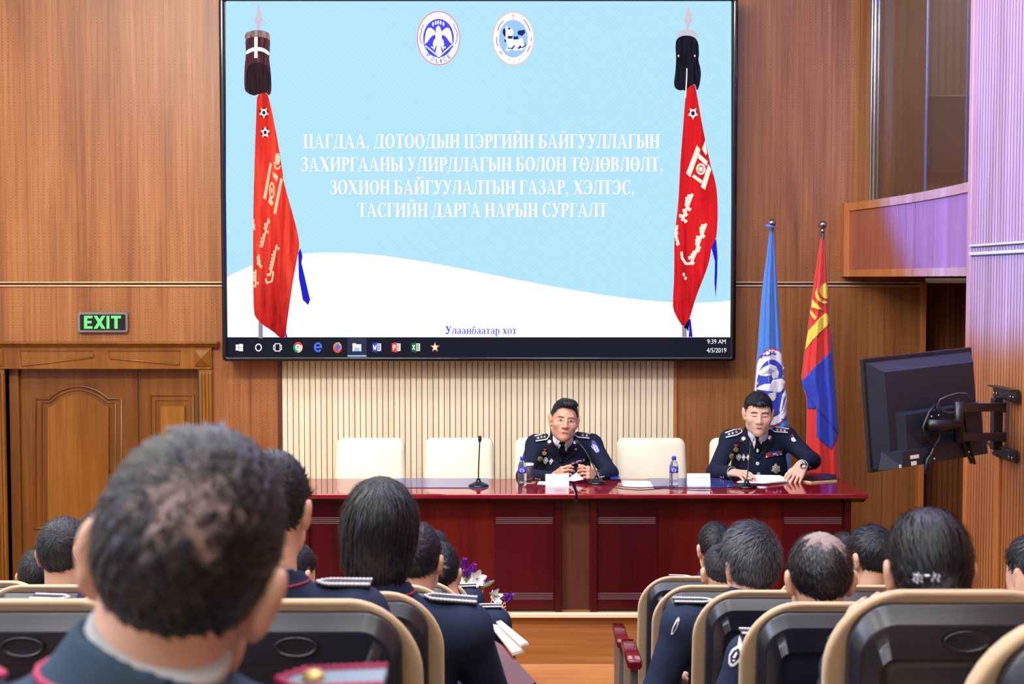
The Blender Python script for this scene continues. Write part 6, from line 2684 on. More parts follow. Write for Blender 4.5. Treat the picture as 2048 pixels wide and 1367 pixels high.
def shoulder_board(body, bv, base, K, side, mats=('board_black', 'white_braid'), w=0.052, edge=0.0035, sc=1.0, button=None, inset=0.105, out=0.03):
    """flat board lying along the shoulder seam, pointed toward the neck, with a braided rim"""
    n, s_ = np.array(K['neck']), np.array(K['sh' + side])
    d = s_ - n
    d[2] = 0
    L = np.linalg.norm(d)
    d = d / L
    pr = np.array((-d[1], d[0], 0))
    if pr[1] < 0:
        pr = -pr
    x0, x1 = inset * sc, L + out * sc
    hw = w * sc / 2
    outl = [(x0, 0), (x0 + 0.02, hw), (x1, hw), (x1, -hw), (x0 + 0.02, -hw)]

    def hit(u, v):
        q = n + d * u + pr * v
        h = bv.ray_cast(Vector((q[0], q[1], n[2] + 0.15)), Vector((0, 0, -1)), 0.5)
        z = h[0].z if h[0] is not None else s_[2] + 0.05
        return Vector((q[0], q[1], z)) - Vector(base)
    us = [x0 + (x1 - x0) * k / 8 for k in range(9)]
    prof = lambda u: hw * min(1.0, max(0.05, (u - x0) / 0.022))
    # straight board lifted clear of the shoulder
    zs = [max(hit(u, v).z for v in (-hw, 0, hw)) for u in us]
    sl = np.polyfit(us, zs, 1)
    off = max(z - np.polyval(sl, u) for u, z in zip(us, zs)) * 0.35 + 0.001
    b = BM()
    loops = []
    for u in us:
        q = n + d * u - base
        z = np.polyval(sl, u) + off
        lp = []
        for v, dz in ((-1, 0), (1, 0), (1, 0.007), (-1, 0.007)):
            p_ = q + pr * v * prof(u)
            lp.append((p_[0], p_[1], z + dz * sc))
        loops.append(lp)
    loft(b, loops, smooth=False)
    bmesh.ops.recalc_face_normals(b, faces=b.faces)
    bd = obj('shoulder_board', b, M[mats[0]], body)
    b = BM()
    P = []
    seq = [(u, 1) for u in us[1:]][::-1] + [(us[0], 0)] + [(u, -1) for u in us[1:]]
    for u, v in seq:
        q = n + d * u - base + pr * v * (prof(u) - edge * 0.5)
        P.append((q[0], q[1], np.polyval(sl, u) + off + 0.0075 * sc))
    # twisted braid : radius swells along the run
    fine = []
    for a, c in zip(P, P[1:]):
        for k in range(6):
            fine.append(Vector(a).lerp(Vector(c), k / 6))
    fine.append(Vector(P[-1]))
    tube(b, fine, [edge * sc * (1 + 0.3 * math.sin(1.9 * i)) for i in range(len(fine))], 6)
    obj('braid', b, M[mats[1]], bd, True)
    if button:
        b = BM()
        q = n + d * (x0 + 0.035) - base
        lathe(b, [(0.011, 0), (0.011, 0.003), (0.007, 0.007), (0, 0.008)], (q[0], q[1], np.polyval(sl, x0 + 0.035) + off + 0.008), 16)
        obj('button', b, M[button], bd, True)
    return bd

# ================================================================ auditorium chairs
M['seat_fabric'] = None
t = NT('beige_seat_fabric')
ck = t.noise(t.coord((420, 420, 420)), 1, 2)
wv = t.n('ShaderNodeTexWave', wave_type='BANDS', bands_direction='X')
t.l(t.coord((1, 1, 1)), wv.inputs['Vector'])
wv.inputs['Scale'].default_value = 75
c = t.mix(ck, srgb(184, 156, 122), srgb(210, 184, 150))
c = t.mix(t.math('MULTIPLY', wv.outputs['Fac'], 0.22), c, srgb(172, 140, 106))
t.bump(wv.outputs['Fac'], 0.15, 0.002)
M['seat_fabric'] = t.set(c, 0.85, sheen=0.2)
t = NT('seat_shell_plastic')
v = t.noise(t.coord((500, 500, 500)), 1, 2)
c = t.mix(v, srgb(24, 28, 40), srgb(31, 36, 49))
t.bump(v, 0.08, 0.001)
M['seat_shell'] = t.set(c, 0.27, spec=0.7)
M['arm_wood'] = wood('arm_mahogany', srgb(70, 10, 16), srgb(92, 18, 26), srgb(110, 28, 34), axis=0, holes=False, rough=0.12)
M['arm_metal'] = plain('arm_side_grey', srgb(96, 92, 92), 0.4)


def chair_proto():
    t_ = empty('auditorium_chair', (0, 0, 0))
    sh = lambda x, y, z: (x, y - 0.10 * (z - 0.95), z)
    b = BM()
    loops = []
    for y, ins in ((0.004, 0.012), (-0.002, 0.004), (0.010, 0.0), (0.05, 0.008), (0.085, 0.022), (0.105, 0.05)):
        lp = []
        for x, z in rrect(-0.26 + ins, 0.26 - ins, 0.34 + ins, 0.942 - ins, 0.15, 10, 0.08):
            z2 = z - 0.018 * (x / 0.27) ** 2 if z > 0.6 else z
            w = 1.0
            lp.append(sh(x * w, y, z2))
        loops.append(lp)
    loft(b, loops)
    bmesh.ops.recalc_face_normals(b, faces=b.faces)
    obj('backrest', b, M['seat_fabric'], t_, True)
    b = BM()
    loops = []
    for y, ix, it, ib in ((0.006, 0, 0, 0), (-0.018, 0, 0, 0), (-0.020, 0.0005, 0.0005, 0), (-0.021, 0.001, 0.0015, 0.001), (-0.0215, 0.0013, 0.0022, 0.001), (-0.046, 0.012, 0.0275, 0.02), (-0.047, 0.013, 0.029, 0.021), (-0.0485, 0.0145, 0.0305, 0.022), (-0.0495, 0.0165, 0.032, 0.024), (-0.05, 0.02, 0.036, 0.028), (-0.051, 0.05, 0.098, 0.055)):
        lp = []
        for x, z in rrect(-0.217 + ix, 0.217 - ix, 0.30 + ib, 0.921 - it, 0.08 - ix * 0.8, 10, 0.05):
            z2 = z - 0.012 * (x / 0.217) ** 2 if z > 0.6 else z
            lp.append(sh(x, y, z2))
        loops.append(lp)
    for y, ix, it, ib in ((-0.051, 0.055, 0.104, 0.06), (-0.046, 0.058, 0.109, 0.063), (-0.0455, 0.075, 0.125, 0.08)):
        lp = [sh(x, y, z) for x, z in rrect(-0.217 + ix, 0.217 - ix, 0.30 + ib, 0.921 - it, 0.03, 10, 0.03)]
        loops.append(lp)
    fs = loft(b, loops)
    bmesh.ops.recalc_face_normals(b, faces=b.faces)
    shl = obj('back_shell', b, M['seat_shell'], t_, True)
    b = BM()
    loops = []
    for r, y in ((1.0, -0.0525), (1.0, -0.0575), (0.93, -0.0585), (0.86, -0.054), (0.8, -0.0535), (0.3, -0.0535)):
        loops.append([sh(0.046 * r * math.cos(a), y - 0.001, 0.853 + 0.0215 * r * math.sin(a)) for a in [2 * PI * k / 28 for k in range(28)]])
    loft(b, loops)
    bmesh.ops.recalc_face_normals(b, faces=b.faces)
    obj('grip', b, M['seat_shell'], shl, True)
    b = BM()
    box(b, -0.245, 0.245, 0.11, 0.56, 0.16, 0.27, 0.045, 4)
    obj('seat', b, M['seat_fabric'], t_, True)
    for sx in (-1, 1):
        b = BM()
        box(b, sx * 0.325 - 0.017, sx * 0.325 + 0.017, 0.10, 0.42, 0.0, 0.575, 0.006)
        obj('side_frame', b, M['arm_metal'], t_)
        b = BM()
        loops = []
        for y, ins, dz in ((0.06, 0.008, -0.008), (0.066, 0, 0), (0.33, 0, 0), (0.40, 0.001, -0.004), (0.435, 0.004, -0.02), (0.442, 0.01, -0.032)):
            loops.append([(sx * 0.325 + x * 1.0, y, 0.575 + z + dz) for x, z in rrect(-0.031 + ins, 0.031 - ins, 0.0 + ins * 0.5, 0.036 - ins * 0.5, 0.008, 3)])
        loft(b, loops)
        bmesh.ops.recalc_face_normals(b, faces=b.faces)
        obj('armrest', b, M['arm_wood'], t_, False)
    return t_


CHAIR = chair_proto()
_first = [True]


def place_chair(x, row, label, drop_arm=0):
    o = CHAIR if _first[0] else copy_tree(CHAIR)
    _first[0] = False
    o.location = (x, row[0], floor_z(row))
    tag(o, label, 'chair', 'beige backed auditorium chairs')
    if drop_arm:                         # a neighbour's or the sitter's sleeve hangs where this arm would be
        for ch in list(o.children):
            if ch.name.split('.')[0] in ('armrest', 'side_frame') and (sum(v.co.x for v in ch.data.vertices) * drop_arm) > 0:
                bpy.data.objects.remove(ch)
    return o


XRs = {1: 0.5985, 2: 0.569, 3: 0.597, 4: 0.60, 5: 0.607, 6: 0.599}
seat_r = lambda r, i: XRs[r] + 0.27 + 0.66 * i
seat_l = lambda i: -0.18 - 0.27 - 0.57 * i
for r, i, lab in ((1, 0, 'aisle chair of the right block nearest the stage'),
                  (1, 1, 'front row chair right of the front aisle chair, behind the balding head'),
                  (2, 0, 'second aisle chair from the stage in the right block'),
                  (2, 1, 'beige chair top showing between the balding head and the ponytail'),
                  (3, 0, 'third aisle chair from the stage, under the bristly grey head'),
                  (4, 0, 'aisle chair of the balding man, right block'),
                  (5, 0, 'large aisle chair of the woman with the glittering hair clip'),
                  (6, 0, 'nearest chair, cut off at the lower right corner')):
    place_chair(seat_r(r, i), ROW_R[r], lab, -1 if r in (3, 4, 5) and i == 0 else 0)
for r, i, lab in ((1, 0, 'front row aisle chair of the left block hidden behind heads'),
                  (2, 0, 'left block chair hidden behind the shoulders of the bobbed head'),
                  (2, 1, 'small chair top left of the bobbed head'),
                  (2, 3, 'chair far left of the small head by the door'),
                  (3, 0, 'left block chair hidden behind the navy back of the bobbed head'),
                  (3, 2, 'left block chair of the cropped head below the door panel'),
                  (4, 0, 'left block aisle chair in front of the navy back with red collar line'),
                  (4, 1, 'left block chair hidden behind the large foreground head'),
                  (5, 0, 'blurred near chair right of the large foreground head'),
                  (5, 1, 'blurred near chair with an oval grip at the lower left'),
                  (7, 0, 'chair of the large blurred foreground man, below the frame')):
    place_chair(seat_l(i), ROW_L[r], lab, 1 if r in (4, 5) and i == 0 else 0)


# ================================================================ audience, all seen from behind
def seated(label, row, seatx, cx, top, hs=1.0, cy=None, yaw=0, pitch=0, roll=0, sc=1.0, yoff=0.27, ndx=0.0, sw=0.185, drop=0.05, jacket='navy', hair=None, res=0.006, skin='skin', elL=None, elR=None, wrL=None, wrR=None, hands=None, piping='piping', board=('board_black', 'white_braid'), button=None, group=None, seed=0, ring=None, boards='LR', bw=0.052, nz=0.0, jres=0.009, inset=0.105, pz=0.035):
    d, _h = row
    fz = floor_z(row)
    Yh = d + yoff
    hk = dict(hair or {})
    if cy is None:
        p = at(cx, top, Yh)
        C = np.array((p.x, Yh, p.z - 0.13 * hs))
    else:
        p = at(cx, cy, Yh)
        C = np.array((p.x, Yh, p.z))
    F = Frame(C, yaw, pitch, roll, hs)
    nk = C + np.array((ndx, -0.03, (-0.16 + nz) * hs))
    ptx = seatx
    J = {'neck': nk, 'shL': nk + np.array((-sw * sc, 0.0, -drop * sc)), 'shR': nk + np.array((sw * sc, 0.0, -drop * sc)),
         'chest': nk + np.array((0, 0.015, -0.24 * sc)), 'pelvis': np.array(((ptx + nk[0]) / 2, d + 0.29, fz + 0.38))}
    J['elL'] = J['shL'] + np.array((-0.055, 0.07, -0.25)) * sc if elL is None else np.array(elL)
    J['elR'] = J['shR'] + np.array((0.055, 0.07, -0.25)) * sc if elR is None else np.array(elR)
    J['wrL'] = J['elL'] + np.array((0.11, 0.22, -0.02)) if wrL is None else np.array(wrL)
    J['wrR'] = J['elR'] + np.array((-0.11, 0.22, -0.02)) if wrR is None else np.array(wrR)
    for q, sx in (('L', -1), ('R', 1)):
        J['kn' + q] = np.array((J['pelvis'][0] + sx * 0.1, d + 0.68, fz + 0.40))
        J['an' + q] = np.array((J['pelvis'][0] + sx * 0.1, d + 0.70, fz + 0.085))
    base = (J['pelvis'][0], d + 0.29, fz)
    body, jk, bv, bs, hb = person(label, F, J, skin, jacket, group, res, jres, hands=hands, base=base, sc=sc, piping=piping, pz=pz)
    for q in boards:
        shoulder_board(body, bv, bs, J, q, board, sc=sc, button=button, w=bw, inset=inset)
    make_hair(body, F, bs, seed=seed, **hk)
    if ring:
        neck_ring(body, J, F, bs, sc, ring)
    return body, jk, bv, J, F


RL, RR = ROW_L, ROW_R
short = lambda **k: dict(dict(kind='short', thick=(0.007, 0.012, 0.016)), **k)
M['board_slate'] = plain('slate_board', srgb(120, 142, 160), 0.6)

# ---- left block
seated('large blurred man in the foreground with a whorl of thinning dark hair and slate jacket', RL[7], seat_l(0), 370, None, 1.07, cy=1138, yaw=0, pitch=-4, roll=15, sc=1.08, ndx=-0.036, jacket='teal', piping='pink_piping', board=('board_slate', 'pink_piping'), button='gold', ring='grey_shirt', seed=1, res=0.005, jres=0.007,
       hair=short(crown=(0.006, -0.095, 0.066), bald=0.75, baldr=0.045, strands=7000, res=0.0035, fade=0.05, slen=0.018, lift=0.06, nape=0.018), bw=0.056, inset=0.12, nz=0.055, drop=0.065, pz=0.033)
seated('dark cropped head half hidden right of the foreground man, navy collar with maroon line', RL[5], seat_l(0), 545, 903, 1.02, yaw=-6, seed=2, hair=short(strands=4000), ndx=0.0, sw=0.2, drop=0.06, nz=-0.02)
seated('person with a smooth dark bob, navy jacket with red collar line, left of the aisle', RL[4], -0.26, 758, 957, 1.13, yaw=4, roll=3, sc=1.2, seed=3, ndx=0.01, sw=0.205, drop=0.07, hair=dict(kind='bob', thick=(0.016, 0.018, 0.02), crown=(0.012, -0.06, 0.105), strands=7000, slen=0.06, lift=0.12, fade=0.02, res=0.004), elR=at(985, 1400, 3.95), nz=-0.03)
seated('cropped head with faint grey at the lower left, below the arched door panel', RL[3], seat_l(2), 128, 1034, 1.05, seed=4, hair=short(grey=0.22, strands=2500), yaw=-4)
seated('small dark head at the far left edge beside the door jamb', RL[2], seat_l(3), 78, 1094, 1.0, seed=5, hair=short(strands=1500), yaw=4)
seated('dark hair showing just left above the ear of the foreground man', RL[4], seat_l(1), 214, 1014, 1.0, seed=6, hair=short(strands=1500))
seated('small head in profile between the foreground man and the bobbed head', RL[2], seat_l(1), 590, 1085, 1.0, yaw=-32, seed=7, hair=short(strands=2000))
seated('black glossy head just right of the bobbed head', RL[3], seat_l(0), 835, 1046, 1.05, yaw=-8, seed=8, hair=short(strands=3500))
seated('front row dark hair peeking above the head with the thin spot', RL[1], seat_l(0), 866, 1060, 1.02, seed=9, hair=short(strands=1200))
a10 = seated('small dark head with a round thin spot beside the purple tulips', RL[2], seat_l(0), 880, 1084, 1.02, yaw=-4, seed=10, ndx=0.05, hair=short(bald=0.8, baldr=0.03, crown=(0.012, -0.095, 0.045), strands=2000))

# ---- right block
seated('front row dark head with a small crown whorl, board on his left shoulder', RR[1], seat_r(1, 0), 1430, 1044, 1.02, yaw=6, seed=11, ndx=-0.015, hair=short(bald=0.7, baldr=0.02, crown=(0.02, -0.08, 0.075), strands=2500))
seated('closely shaved grey head half hidden behind the bristly grey head', RR[2], seat_r(2, 0), 1443, 1083, 1.03, yaw=8, seed=12, hair=short(thick=(0.003, 0.005, 0.006), grey=0.3, strands=600, slen=0.008, fade=0.05))
b3 = seated('man with bristly grey hair, head turned left, third row from the stage', RR[3], seat_r(3, 0), 1500, 1052, 1.06, yaw=17, roll=-2, seed=13, sw=0.2, sc=1.1, ndx=-0.02, nz=0.02, hair=short(thick=(0.012, 0.017, 0.025), grey=0.62, crown=(0.035, -0.075, 0.085), strands=9000, slen=0.038, swidth=0.0012, lift=0.55), elL=(0.515, 4.52, 0.88), wrL=(0.60, 4.80, 0.84))
b4 = seated('man with a bald crown and short dark sides in the right block', RR[4], seat_r(4, 0), 1640, 1060, 1.08, yaw=-3, seed=14, hair=short(thick=(0.007, 0.011, 0.008), bald=0.85, baldr=0.085, crown=(0.012, -0.03, 0.108), strands=5000, slen=0.022, fade=0.05), elL=(0.585, 3.64, 1.07), sw=0.2, wrL=(0.66, 3.92, 1.03))
seated('black haired head turned left between the bald crown and the ponytail', RR[2], seat_r(2, 1), 1742, 1050, 1.06, yaw=22, seed=15, hair=short(strands=3000, thick=(0.010, 0.014, 0.018)))
seated('tuft of dark hair behind the bald crown', RR[1], seat_r(1, 1), 1689, 1064, 1.0, seed=16, hair=short(strands=1200))
hL = dict(fw=(0.52, 0.02, 0.85), up=(-0.5, -0.75, 0.3), T=(0.5, 0.5, -0.4), curls=(0.18, 0.22, 0.3, 0.4), sc=0.95)
b6 = seated('woman with sleek dark hair pulled into a glittering clip, hand raised to her cheek', RR[5], seat_r(5, 0), 1857, 1017, 1.04, yaw=-3, seed=17, sc=0.92, hair=dict(kind='pony', thick=(0.009, 0.012, 0.016), crown=(0.0, -0.06, 0.1), strands=5000, slen=0.06, lift=0.05, fade=0.02, res=0.004), elL=at(1672, 1400, 2.92), wrL=at(1692, 1290, 2.84), hands={'L': hL})
seated('dark haired head at the right edge, ear toward the aisle', RR[3], 1.86, 2068, 1068, 1.05, yaw=24, seed=18, hair=short(strands=2000))
seated('dark head cut off by the right edge, only a cheek and some hair showing', RR[4], 1.56, 2102, 1082, 1.05, yaw=38, seed=19, hair=dict(kind='pony', thick=(0.009, 0.012, 0.016), strands=1500, slen=0.05, lift=0.05, res=0.005), sc=0.92)
place_chair(1.56, RR[4], 'chair at the right edge, one row behind the head turned to the aisle')
place_chair(1.86, RR[3], 'chair at the right edge under the head turned to the aisle')

# hair clip of glass stones
bd, jk, bv, J, F = b6
b = BM()
rng_ = random.Random(3)
hm = [c for c in bd.children if c.name.split('.')[0] == 'hair'][0].data
hbv = BVHTree.FromPolygons([tuple(v.co + bd.location) for v in hm.vertices], [tuple(p_.vertices) for p_ in hm.polygons])
dd = ray(1850, 1152).normalized()
hh_ = hbv.ray_cast(CAM, dd, 20)
cl = (hh_[0] if hh_[0] is not None else Vector(F.p(-0.004, -0.15, -0.01))) - dd * 0.004 - bd.location
for sx in (-1, 1):
    for k in range(16):
        a = rng_.uniform(0, 2 * PI)
        r = 0.011 * math.sqrt(rng_.random())
        c = cl + Vector((sx * 0.017 + r * math.cos(a), -0.006 - rng_.random() * 0.006, r * math.sin(a)))
        m = bmesh.ops.create_icosphere(b, subdivisions=1, radius=rng_.uniform(0.0026, 0.0042))
        bmesh.ops.translate(b, verts=m['verts'], vec=c)
    tube(b, [cl + Vector((0, 0.004, 0)), cl + Vector((sx * 0.02, 0.006, 0))], 0.004, 8)
hc = obj('hair_clip', b, plain('glass_stones', srgb(190, 200, 226), 0.08, 0.8, var=0.4, nscale=400), bd)


# sleeve patches
def patch(who, pts, inner, label=None):
    bd, jk, bv, J, F = who
    for n_, (pp, mt, off) in enumerate(((pts, 'white_braid', 0.003), (inner, 'navy', 0.0045))):
        b = BM()
        decal(b, pp, [bv], off, 0, max(3, abs(pp[0][1] - pp[-1][1]) / 6))
        if n_ == 0:
            par = child('sleeve_patch', b, M[mt], bd)
        else:
            child('patch_field', b, M[mt], par)
    return par


def zI(x, y):
    return (1210 + x * 350 / 1420, 1030 + y * 337 / 1367)


pp = patch(b4, [zI(*q) for q in ((1090, 970), (1105, 1010), (1125, 1120), (1110, 1170), (1050, 1225), (1020, 1232), (1000, 1200), (1005, 1130), (1030, 1085), (1075, 1055))], [zI(*q) for q in ((1085, 1075), (1100, 1130), (1080, 1165), (1040, 1200), (1018, 1195), (1015, 1140), (1045, 1095))])
b = BM()
for pts in (((1035, 1150), (1065, 1105), (1075, 1120), (1055, 1160)), ((1030, 1175), (1050, 1168), (1058, 1182), (1035, 1188))):
    decal(b, [zI(*q) for q in pts], [b4[2]], 0.006, 0, 4)
child('patch_bird', b, M['white_braid'], pp)
b = BM()
decal(b, [zI(*q) for q in ((1090, 1120), (1112, 1116), (1112, 1138), (1094, 1142))], [b4[2]], 0.0062, 0, 4)
child('patch_flag', b, M['flag_crimson'], pp)
patch(b3, [zI(*q) for q in ((600, 820), (606, 850), (585, 915), (550, 970), (532, 970), (545, 915), (575, 850))], [zI(*q) for q in ((592, 850), (578, 905), (552, 950), (545, 945), (560, 900))])

# ================================================================ notebooks on the writing tablet, flowers
def slab(name, pts, Zs, h, mat, parent=None):
    b = BM()
    P = [on_z(x, y, z) for (x, y), z in zip(pts, Zs)]
    T = [b.verts.new(q + Vector((0, 0, h))) for q in P]
    B_ = [b.verts.new(q) for q in P]
    b.faces.new(T)
    b.faces.new(B_[::-1])
    n = len(P)
    for i in range(n):
        b.faces.new((T[i], B_[i], B_[(i + 1) % n], T[(i + 1) % n]))
    bmesh.ops.recalc_face_normals(b, faces=b.faces)
    return child(name, b, mat, parent) if parent else obj(name, b, mat)


def zJ(x, y):
    return (880 + x * 200 / 1139, 1080 + y * 240 / 1367)


M['tan_card'] = plain('tan_cardboard', srgb(222, 184, 146), 0.7)
zt_ = 0.90
tb_ = slab('writing_tablet', [(940, 1262), (1006, 1300), (1072, 1375), (1010, 1400)], [zt_] * 4, 0.02, M['arm_wood'])
tag(tb_, 'glossy reddish writing tablet beside the aisle at the elbow of the navy back', 'writing tablet')
for pts, lab, dz in (([zJ(*q) for q in ((560, 960), (690, 985), (965, 1285), (830, 1320))], 'white notepad with tan backing lying on the reddish tablet', 0.021), ([zJ(*q) for q in ((640, 940), (690, 925), (1015, 1200), (930, 1225))], 'second white notepad sticking out farther toward the stage', 0.045)):
    n_ = empty('notepad', on_z(*pts[0], zt_ + dz))
    tag(n_, lab, 'notepad', 'notepads on the writing tablet')
    slab('backing', pts, [zt_ + dz] * 4, 0.006, M['tan_card'], n_)
    cx_ = sum(q[0] for q in pts) / 4
    cy_ = sum(q[1] for q in pts) / 4
    slab('pages', [(cx_ + (x - cx_) * 0.93, cy_ + (y - cy_) * 0.9 - 0.6) for x, y in pts], [zt_ + dz + 0.0062] * 4, 0.008, M['paper'], n_)

YFw = 7.3
fl_ = empty('flower_arrangement', (at(960, 1240, YFw).x, YFw, ZF))
tag(fl_, 'basket of purple tulips and white lilies standing before the stage', 'flowers')
M['purple'] = plain('tulip_purple', srgb(126, 44, 168), 0.5, var=0.2, nscale=60)
M['lily'] = plain('lily_white', srgb(240, 240, 244), 0.5)
M['leaf'] = plain('leaf_green', srgb(112, 138, 78), 0.5, var=0.25)
M['stem'] = plain('stem_green', srgb(168, 160, 84), 0.6)
M['blossom'] = plain('dry_blossom', srgb(206, 178, 170), 0.6)
M['wicker'] = plain('white_wicker', srgb(226, 230, 236), 0.6)
bc = at(955, 1245, YFw)
b = BM()
lathe(b, [(0.06, ZF), (0.07, ZF + 0.02), (0.1, 0.12), (0.105, 0.2), (0.085, 0.32), (0.095, bc.z - 0.04), (0.088, bc.z - 0.04), (0.078, 0.32)], (bc.x, YFw, 0), 28)
child('basket', b, M['wicker'], fl_, True)
b = BM()
for k in range(10):
    a0 = 2 * PI * k / 10
    for sgn in (-1, 1):
        tube(b, [(bc.x + 0.108 * math.cos(a0 + sgn * q * 0.16), YFw + 0.108 * math.sin(a0 + sgn * q * 0.16), bc.z - 0.24 + 0.05 * q + 0.0) for q in range(7)], 0.004, 5)
child('lattice', b, M['wicker'], fl_, True)
b = BM()
lathe(b, [(0.0, bc.z - 0.05), (0.088, bc.z - 0.05)], (bc.x, YFw, 0), 20)
child('moss', b, M['leaf'], fl_)


def petal(bm, c, d, side, L, w, cup, n=6):
    """one bent petal from c along d"""
    nrm = side.cross(d).normalized()
    L_, R_, C_ = [], [], []
    for k in range(n + 1):
        t_ = k / n
        ww = w * math.sin(PI * (0.08 + 0.88 * t_)) ** 0.8
        p = c + d * L * t_ + nrm * cup * math.sin(PI * t_ * 0.9)
        L_.append(bm.verts.new(p - side * ww - nrm * ww * 0.25))
        C_.append(bm.verts.new(p + nrm * 0.002))
        R_.append(bm.verts.new(p + side * ww - nrm * ww * 0.25))
    for k in range(n):
        for a, c_ in ((L_, C_), (C_, R_)):
            f = bm.faces.new((a[k], c_[k], c_[k + 1], a[k + 1]))
            f.smooth = True


def tulip(px, py, dr, sz=0.05, Y=YFw):
    c = at(px, py, Y)
    dr = Vector(dr).normalized()
    b = BM()
    o_ = dr.orthogonal().normalized()
    for k in range(6):
        a = 2 * PI * k / 6
        s_ = Matrix.Rotation(a, 3, dr) @ o_
        out = dr.cross(s_).normalized()
        petal(b, c - dr * sz * 0.6 + out * sz * -0.12, (dr + out * -0.16 * (1 if k % 2 else 0.6)).normalized(), s_, sz * (1.25 if k % 2 else 1.15), sz * 0.42, sz * -0.16)
    h = child('tulip', b, M['purple'], fl_)
    b = BM()
    e = Vector((bc.x + (c.x - bc.x) * 0.3, YFw, bc.z - 0.02))
    m = (c - dr * sz * 0.6)
    tube(b, [m, m.lerp(e, 0.5) - dr * 0.03, e], 0.0045, 6)
    child('stem', b, M['stem'], h, True)
    return h


def lily(px, py, dr, sz=0.06, Y=YFw):
    c = at(px, py, Y)
    dr = Vector(dr).normalized()
    b = BM()
    o_ = dr.orthogonal().normalized()
    for k in range(6):
        a = 2 * PI * k / 6
        s_ = Matrix.Rotation(a, 3, dr) @ o_
        out = dr.cross(s_).normalized()
        petal(b, c - dr * sz * 0.4, (dr * 0.75 - out * 0.75).normalized(), s_, sz * 1.2, sz * 0.3, sz * 0.22)
    h = child('lily', b, M['lily'], fl_)
    b = BM()
    e = Vector((bc.x + (c.x - bc.x) * 0.3, YFw, bc.z - 0.02))
    m = (c - dr * sz * 0.4)
    tube(b, [m, m.lerp(e, 0.5), e], 0.004, 6)
    child('stem', b, M['stem'], h, True)
    b = BM()
    for k in range(5):
        a = 2 * PI * k / 5
        tube(b, [c - dr * sz * 0.3, c + dr * sz * 0.4 + o_ * 0.012 * math.cos(a) + dr.cross(o_) * 0.012 * math.sin(a)], 0.002, 5)
    child('stamens', b, M['stem'], h)
    return h


for q, d_ in (((275, 262), (0.1, -0.4, 1)), ((305, 380), (0.0, -0.5, 0.9)), ((368, 320), (0.4, -0.2, 0.9)), ((527, 500), (0.5, -0.4, 0.7)), ((782, 650), (0.5, -0.45, 0.75))):
    tulip(*zJ(*q), d_, 0.054 if q[0] < 700 else 0.058)
for q, d_ in (((425, 440), (0.25, -0.9, 0.3)), ((290, 452), (-0.2, -0.8, 0.4)), ((630, 640), (0.6, -0.6, 0.3)), ((680, 850), (0.5, -0.7, -0.1))):
    lily(*zJ(*q), d_, 0.058 if q[0] < 600 else 0.05)
for p0, p1, w in (((470, 540), (625, 455), 0.012), ((650, 840), (808, 828), 0.005), ((560, 600), (690, 640), 0.008), ((300, 430), (250, 380), 0.01)):
    a, c_ = at(*zJ(*p0), YFw), at(*zJ(*p1), YFw - 0.03)
    b = BM()
    petal(b, a, (c_ - a).normalized(), Vector((0, 0, 1)).cross((c_ - a).normalized()).normalized().cross((c_ - a).normalized()), (c_ - a).length, w, 0.01)
    child('leaf', b, M['leaf'], fl_)
rng_ = random.Random(8)
for q0, q1 in (((650, 850), (750, 745)), ((690, 960), (790, 915))):
    b = BM()
    a, c_ = at(*zJ(*q0), YFw - 0.02), at(*zJ(*q1), YFw - 0.04)
    for k in range(26):
        f = k / 26
        c = a.lerp(c_, f) + Vector((rng_.uniform(-1, 1), rng_.uniform(-1, 1), rng_.uniform(-1, 1))) * 0.016
        m = bmesh.ops.create_icosphere(b, subdivisions=1, radius=rng_.uniform(0.004, 0.0075))
        bmesh.ops.translate(b, verts=m['verts'], vec=c)
    tube(b, [Vector((bc.x, YFw, bc.z - 0.05)), a, c_], 0.003, 5)
    child('blossom_spray', b, M['blossom'], fl_, True)

# ================================================================ the two officers at the table
def zK(x, y):      # officer 1 torso crop
    return (1060 + x * 170 / 1788, 850 + y * 130 / 1367)


def zL(x, y):      # officer 1 whole crop
    return (1000 + x * 320 / 1682, 760 + y * 260 / 1367)


def zM(x, y):      # officer 2 crop
    return (1360 + x * 360 / 1758, 740 + y * 280 / 1367)


M['lip'] = plain('lip', srgb(176, 104, 94), 0.45)
M['brow'] = plain('brow_hair', srgb(52, 38, 36), 0.7)
M['eye_dark'] = plain('eye_dark', srgb(22, 16, 16), 0.2)
M['eye_white'] = plain('eye_white', srgb(206, 198, 194), 0.3)
M['tie'] = fabric('black_tie', srgb(14, 16, 28))
M['nail'] = plain('nail', srgb(226, 180, 164), 0.35)


def v3(px, py, Y):
    return np.array(at(px, py, Y))


def officer(label, head, J, yaw, pitch, roll, hs, hair, hands, base, jaw=1.0, skin='skin', sc=1.08):
    F = Frame(head, yaw, pitch, roll, hs)
    body, jk, bv, bs, hb = person(label, F, J, skin, 'navy_dark', None, 0.0032, 0.006, True, 'open', hands, base, sc, None, jaw=jaw)
    make_hair(body, F, bs, **hair)
    return body, jk, bv, hb, F


def feat(par, name, polys, bvs, mat, off=0.0015, step=2.0):
    b = BM()
    for p_ in polys:
        decal(b, p_, bvs, off, 0, step)
    return child(name, b, M[mat] if isinstance(mat, str) else mat, par)


def starp(c, r, n=5, q=0.42, rot=-90, ry=None):
    return star_pts(c[0], c[1], r, n, q, rot, ry)


def proj(P):
    d = Vector(P) - CAM
    return (1024 + FPX * d.dot(_R) / d.dot(_F), 683.5 - FPX * d.dot(_U) / d.dot(_F))


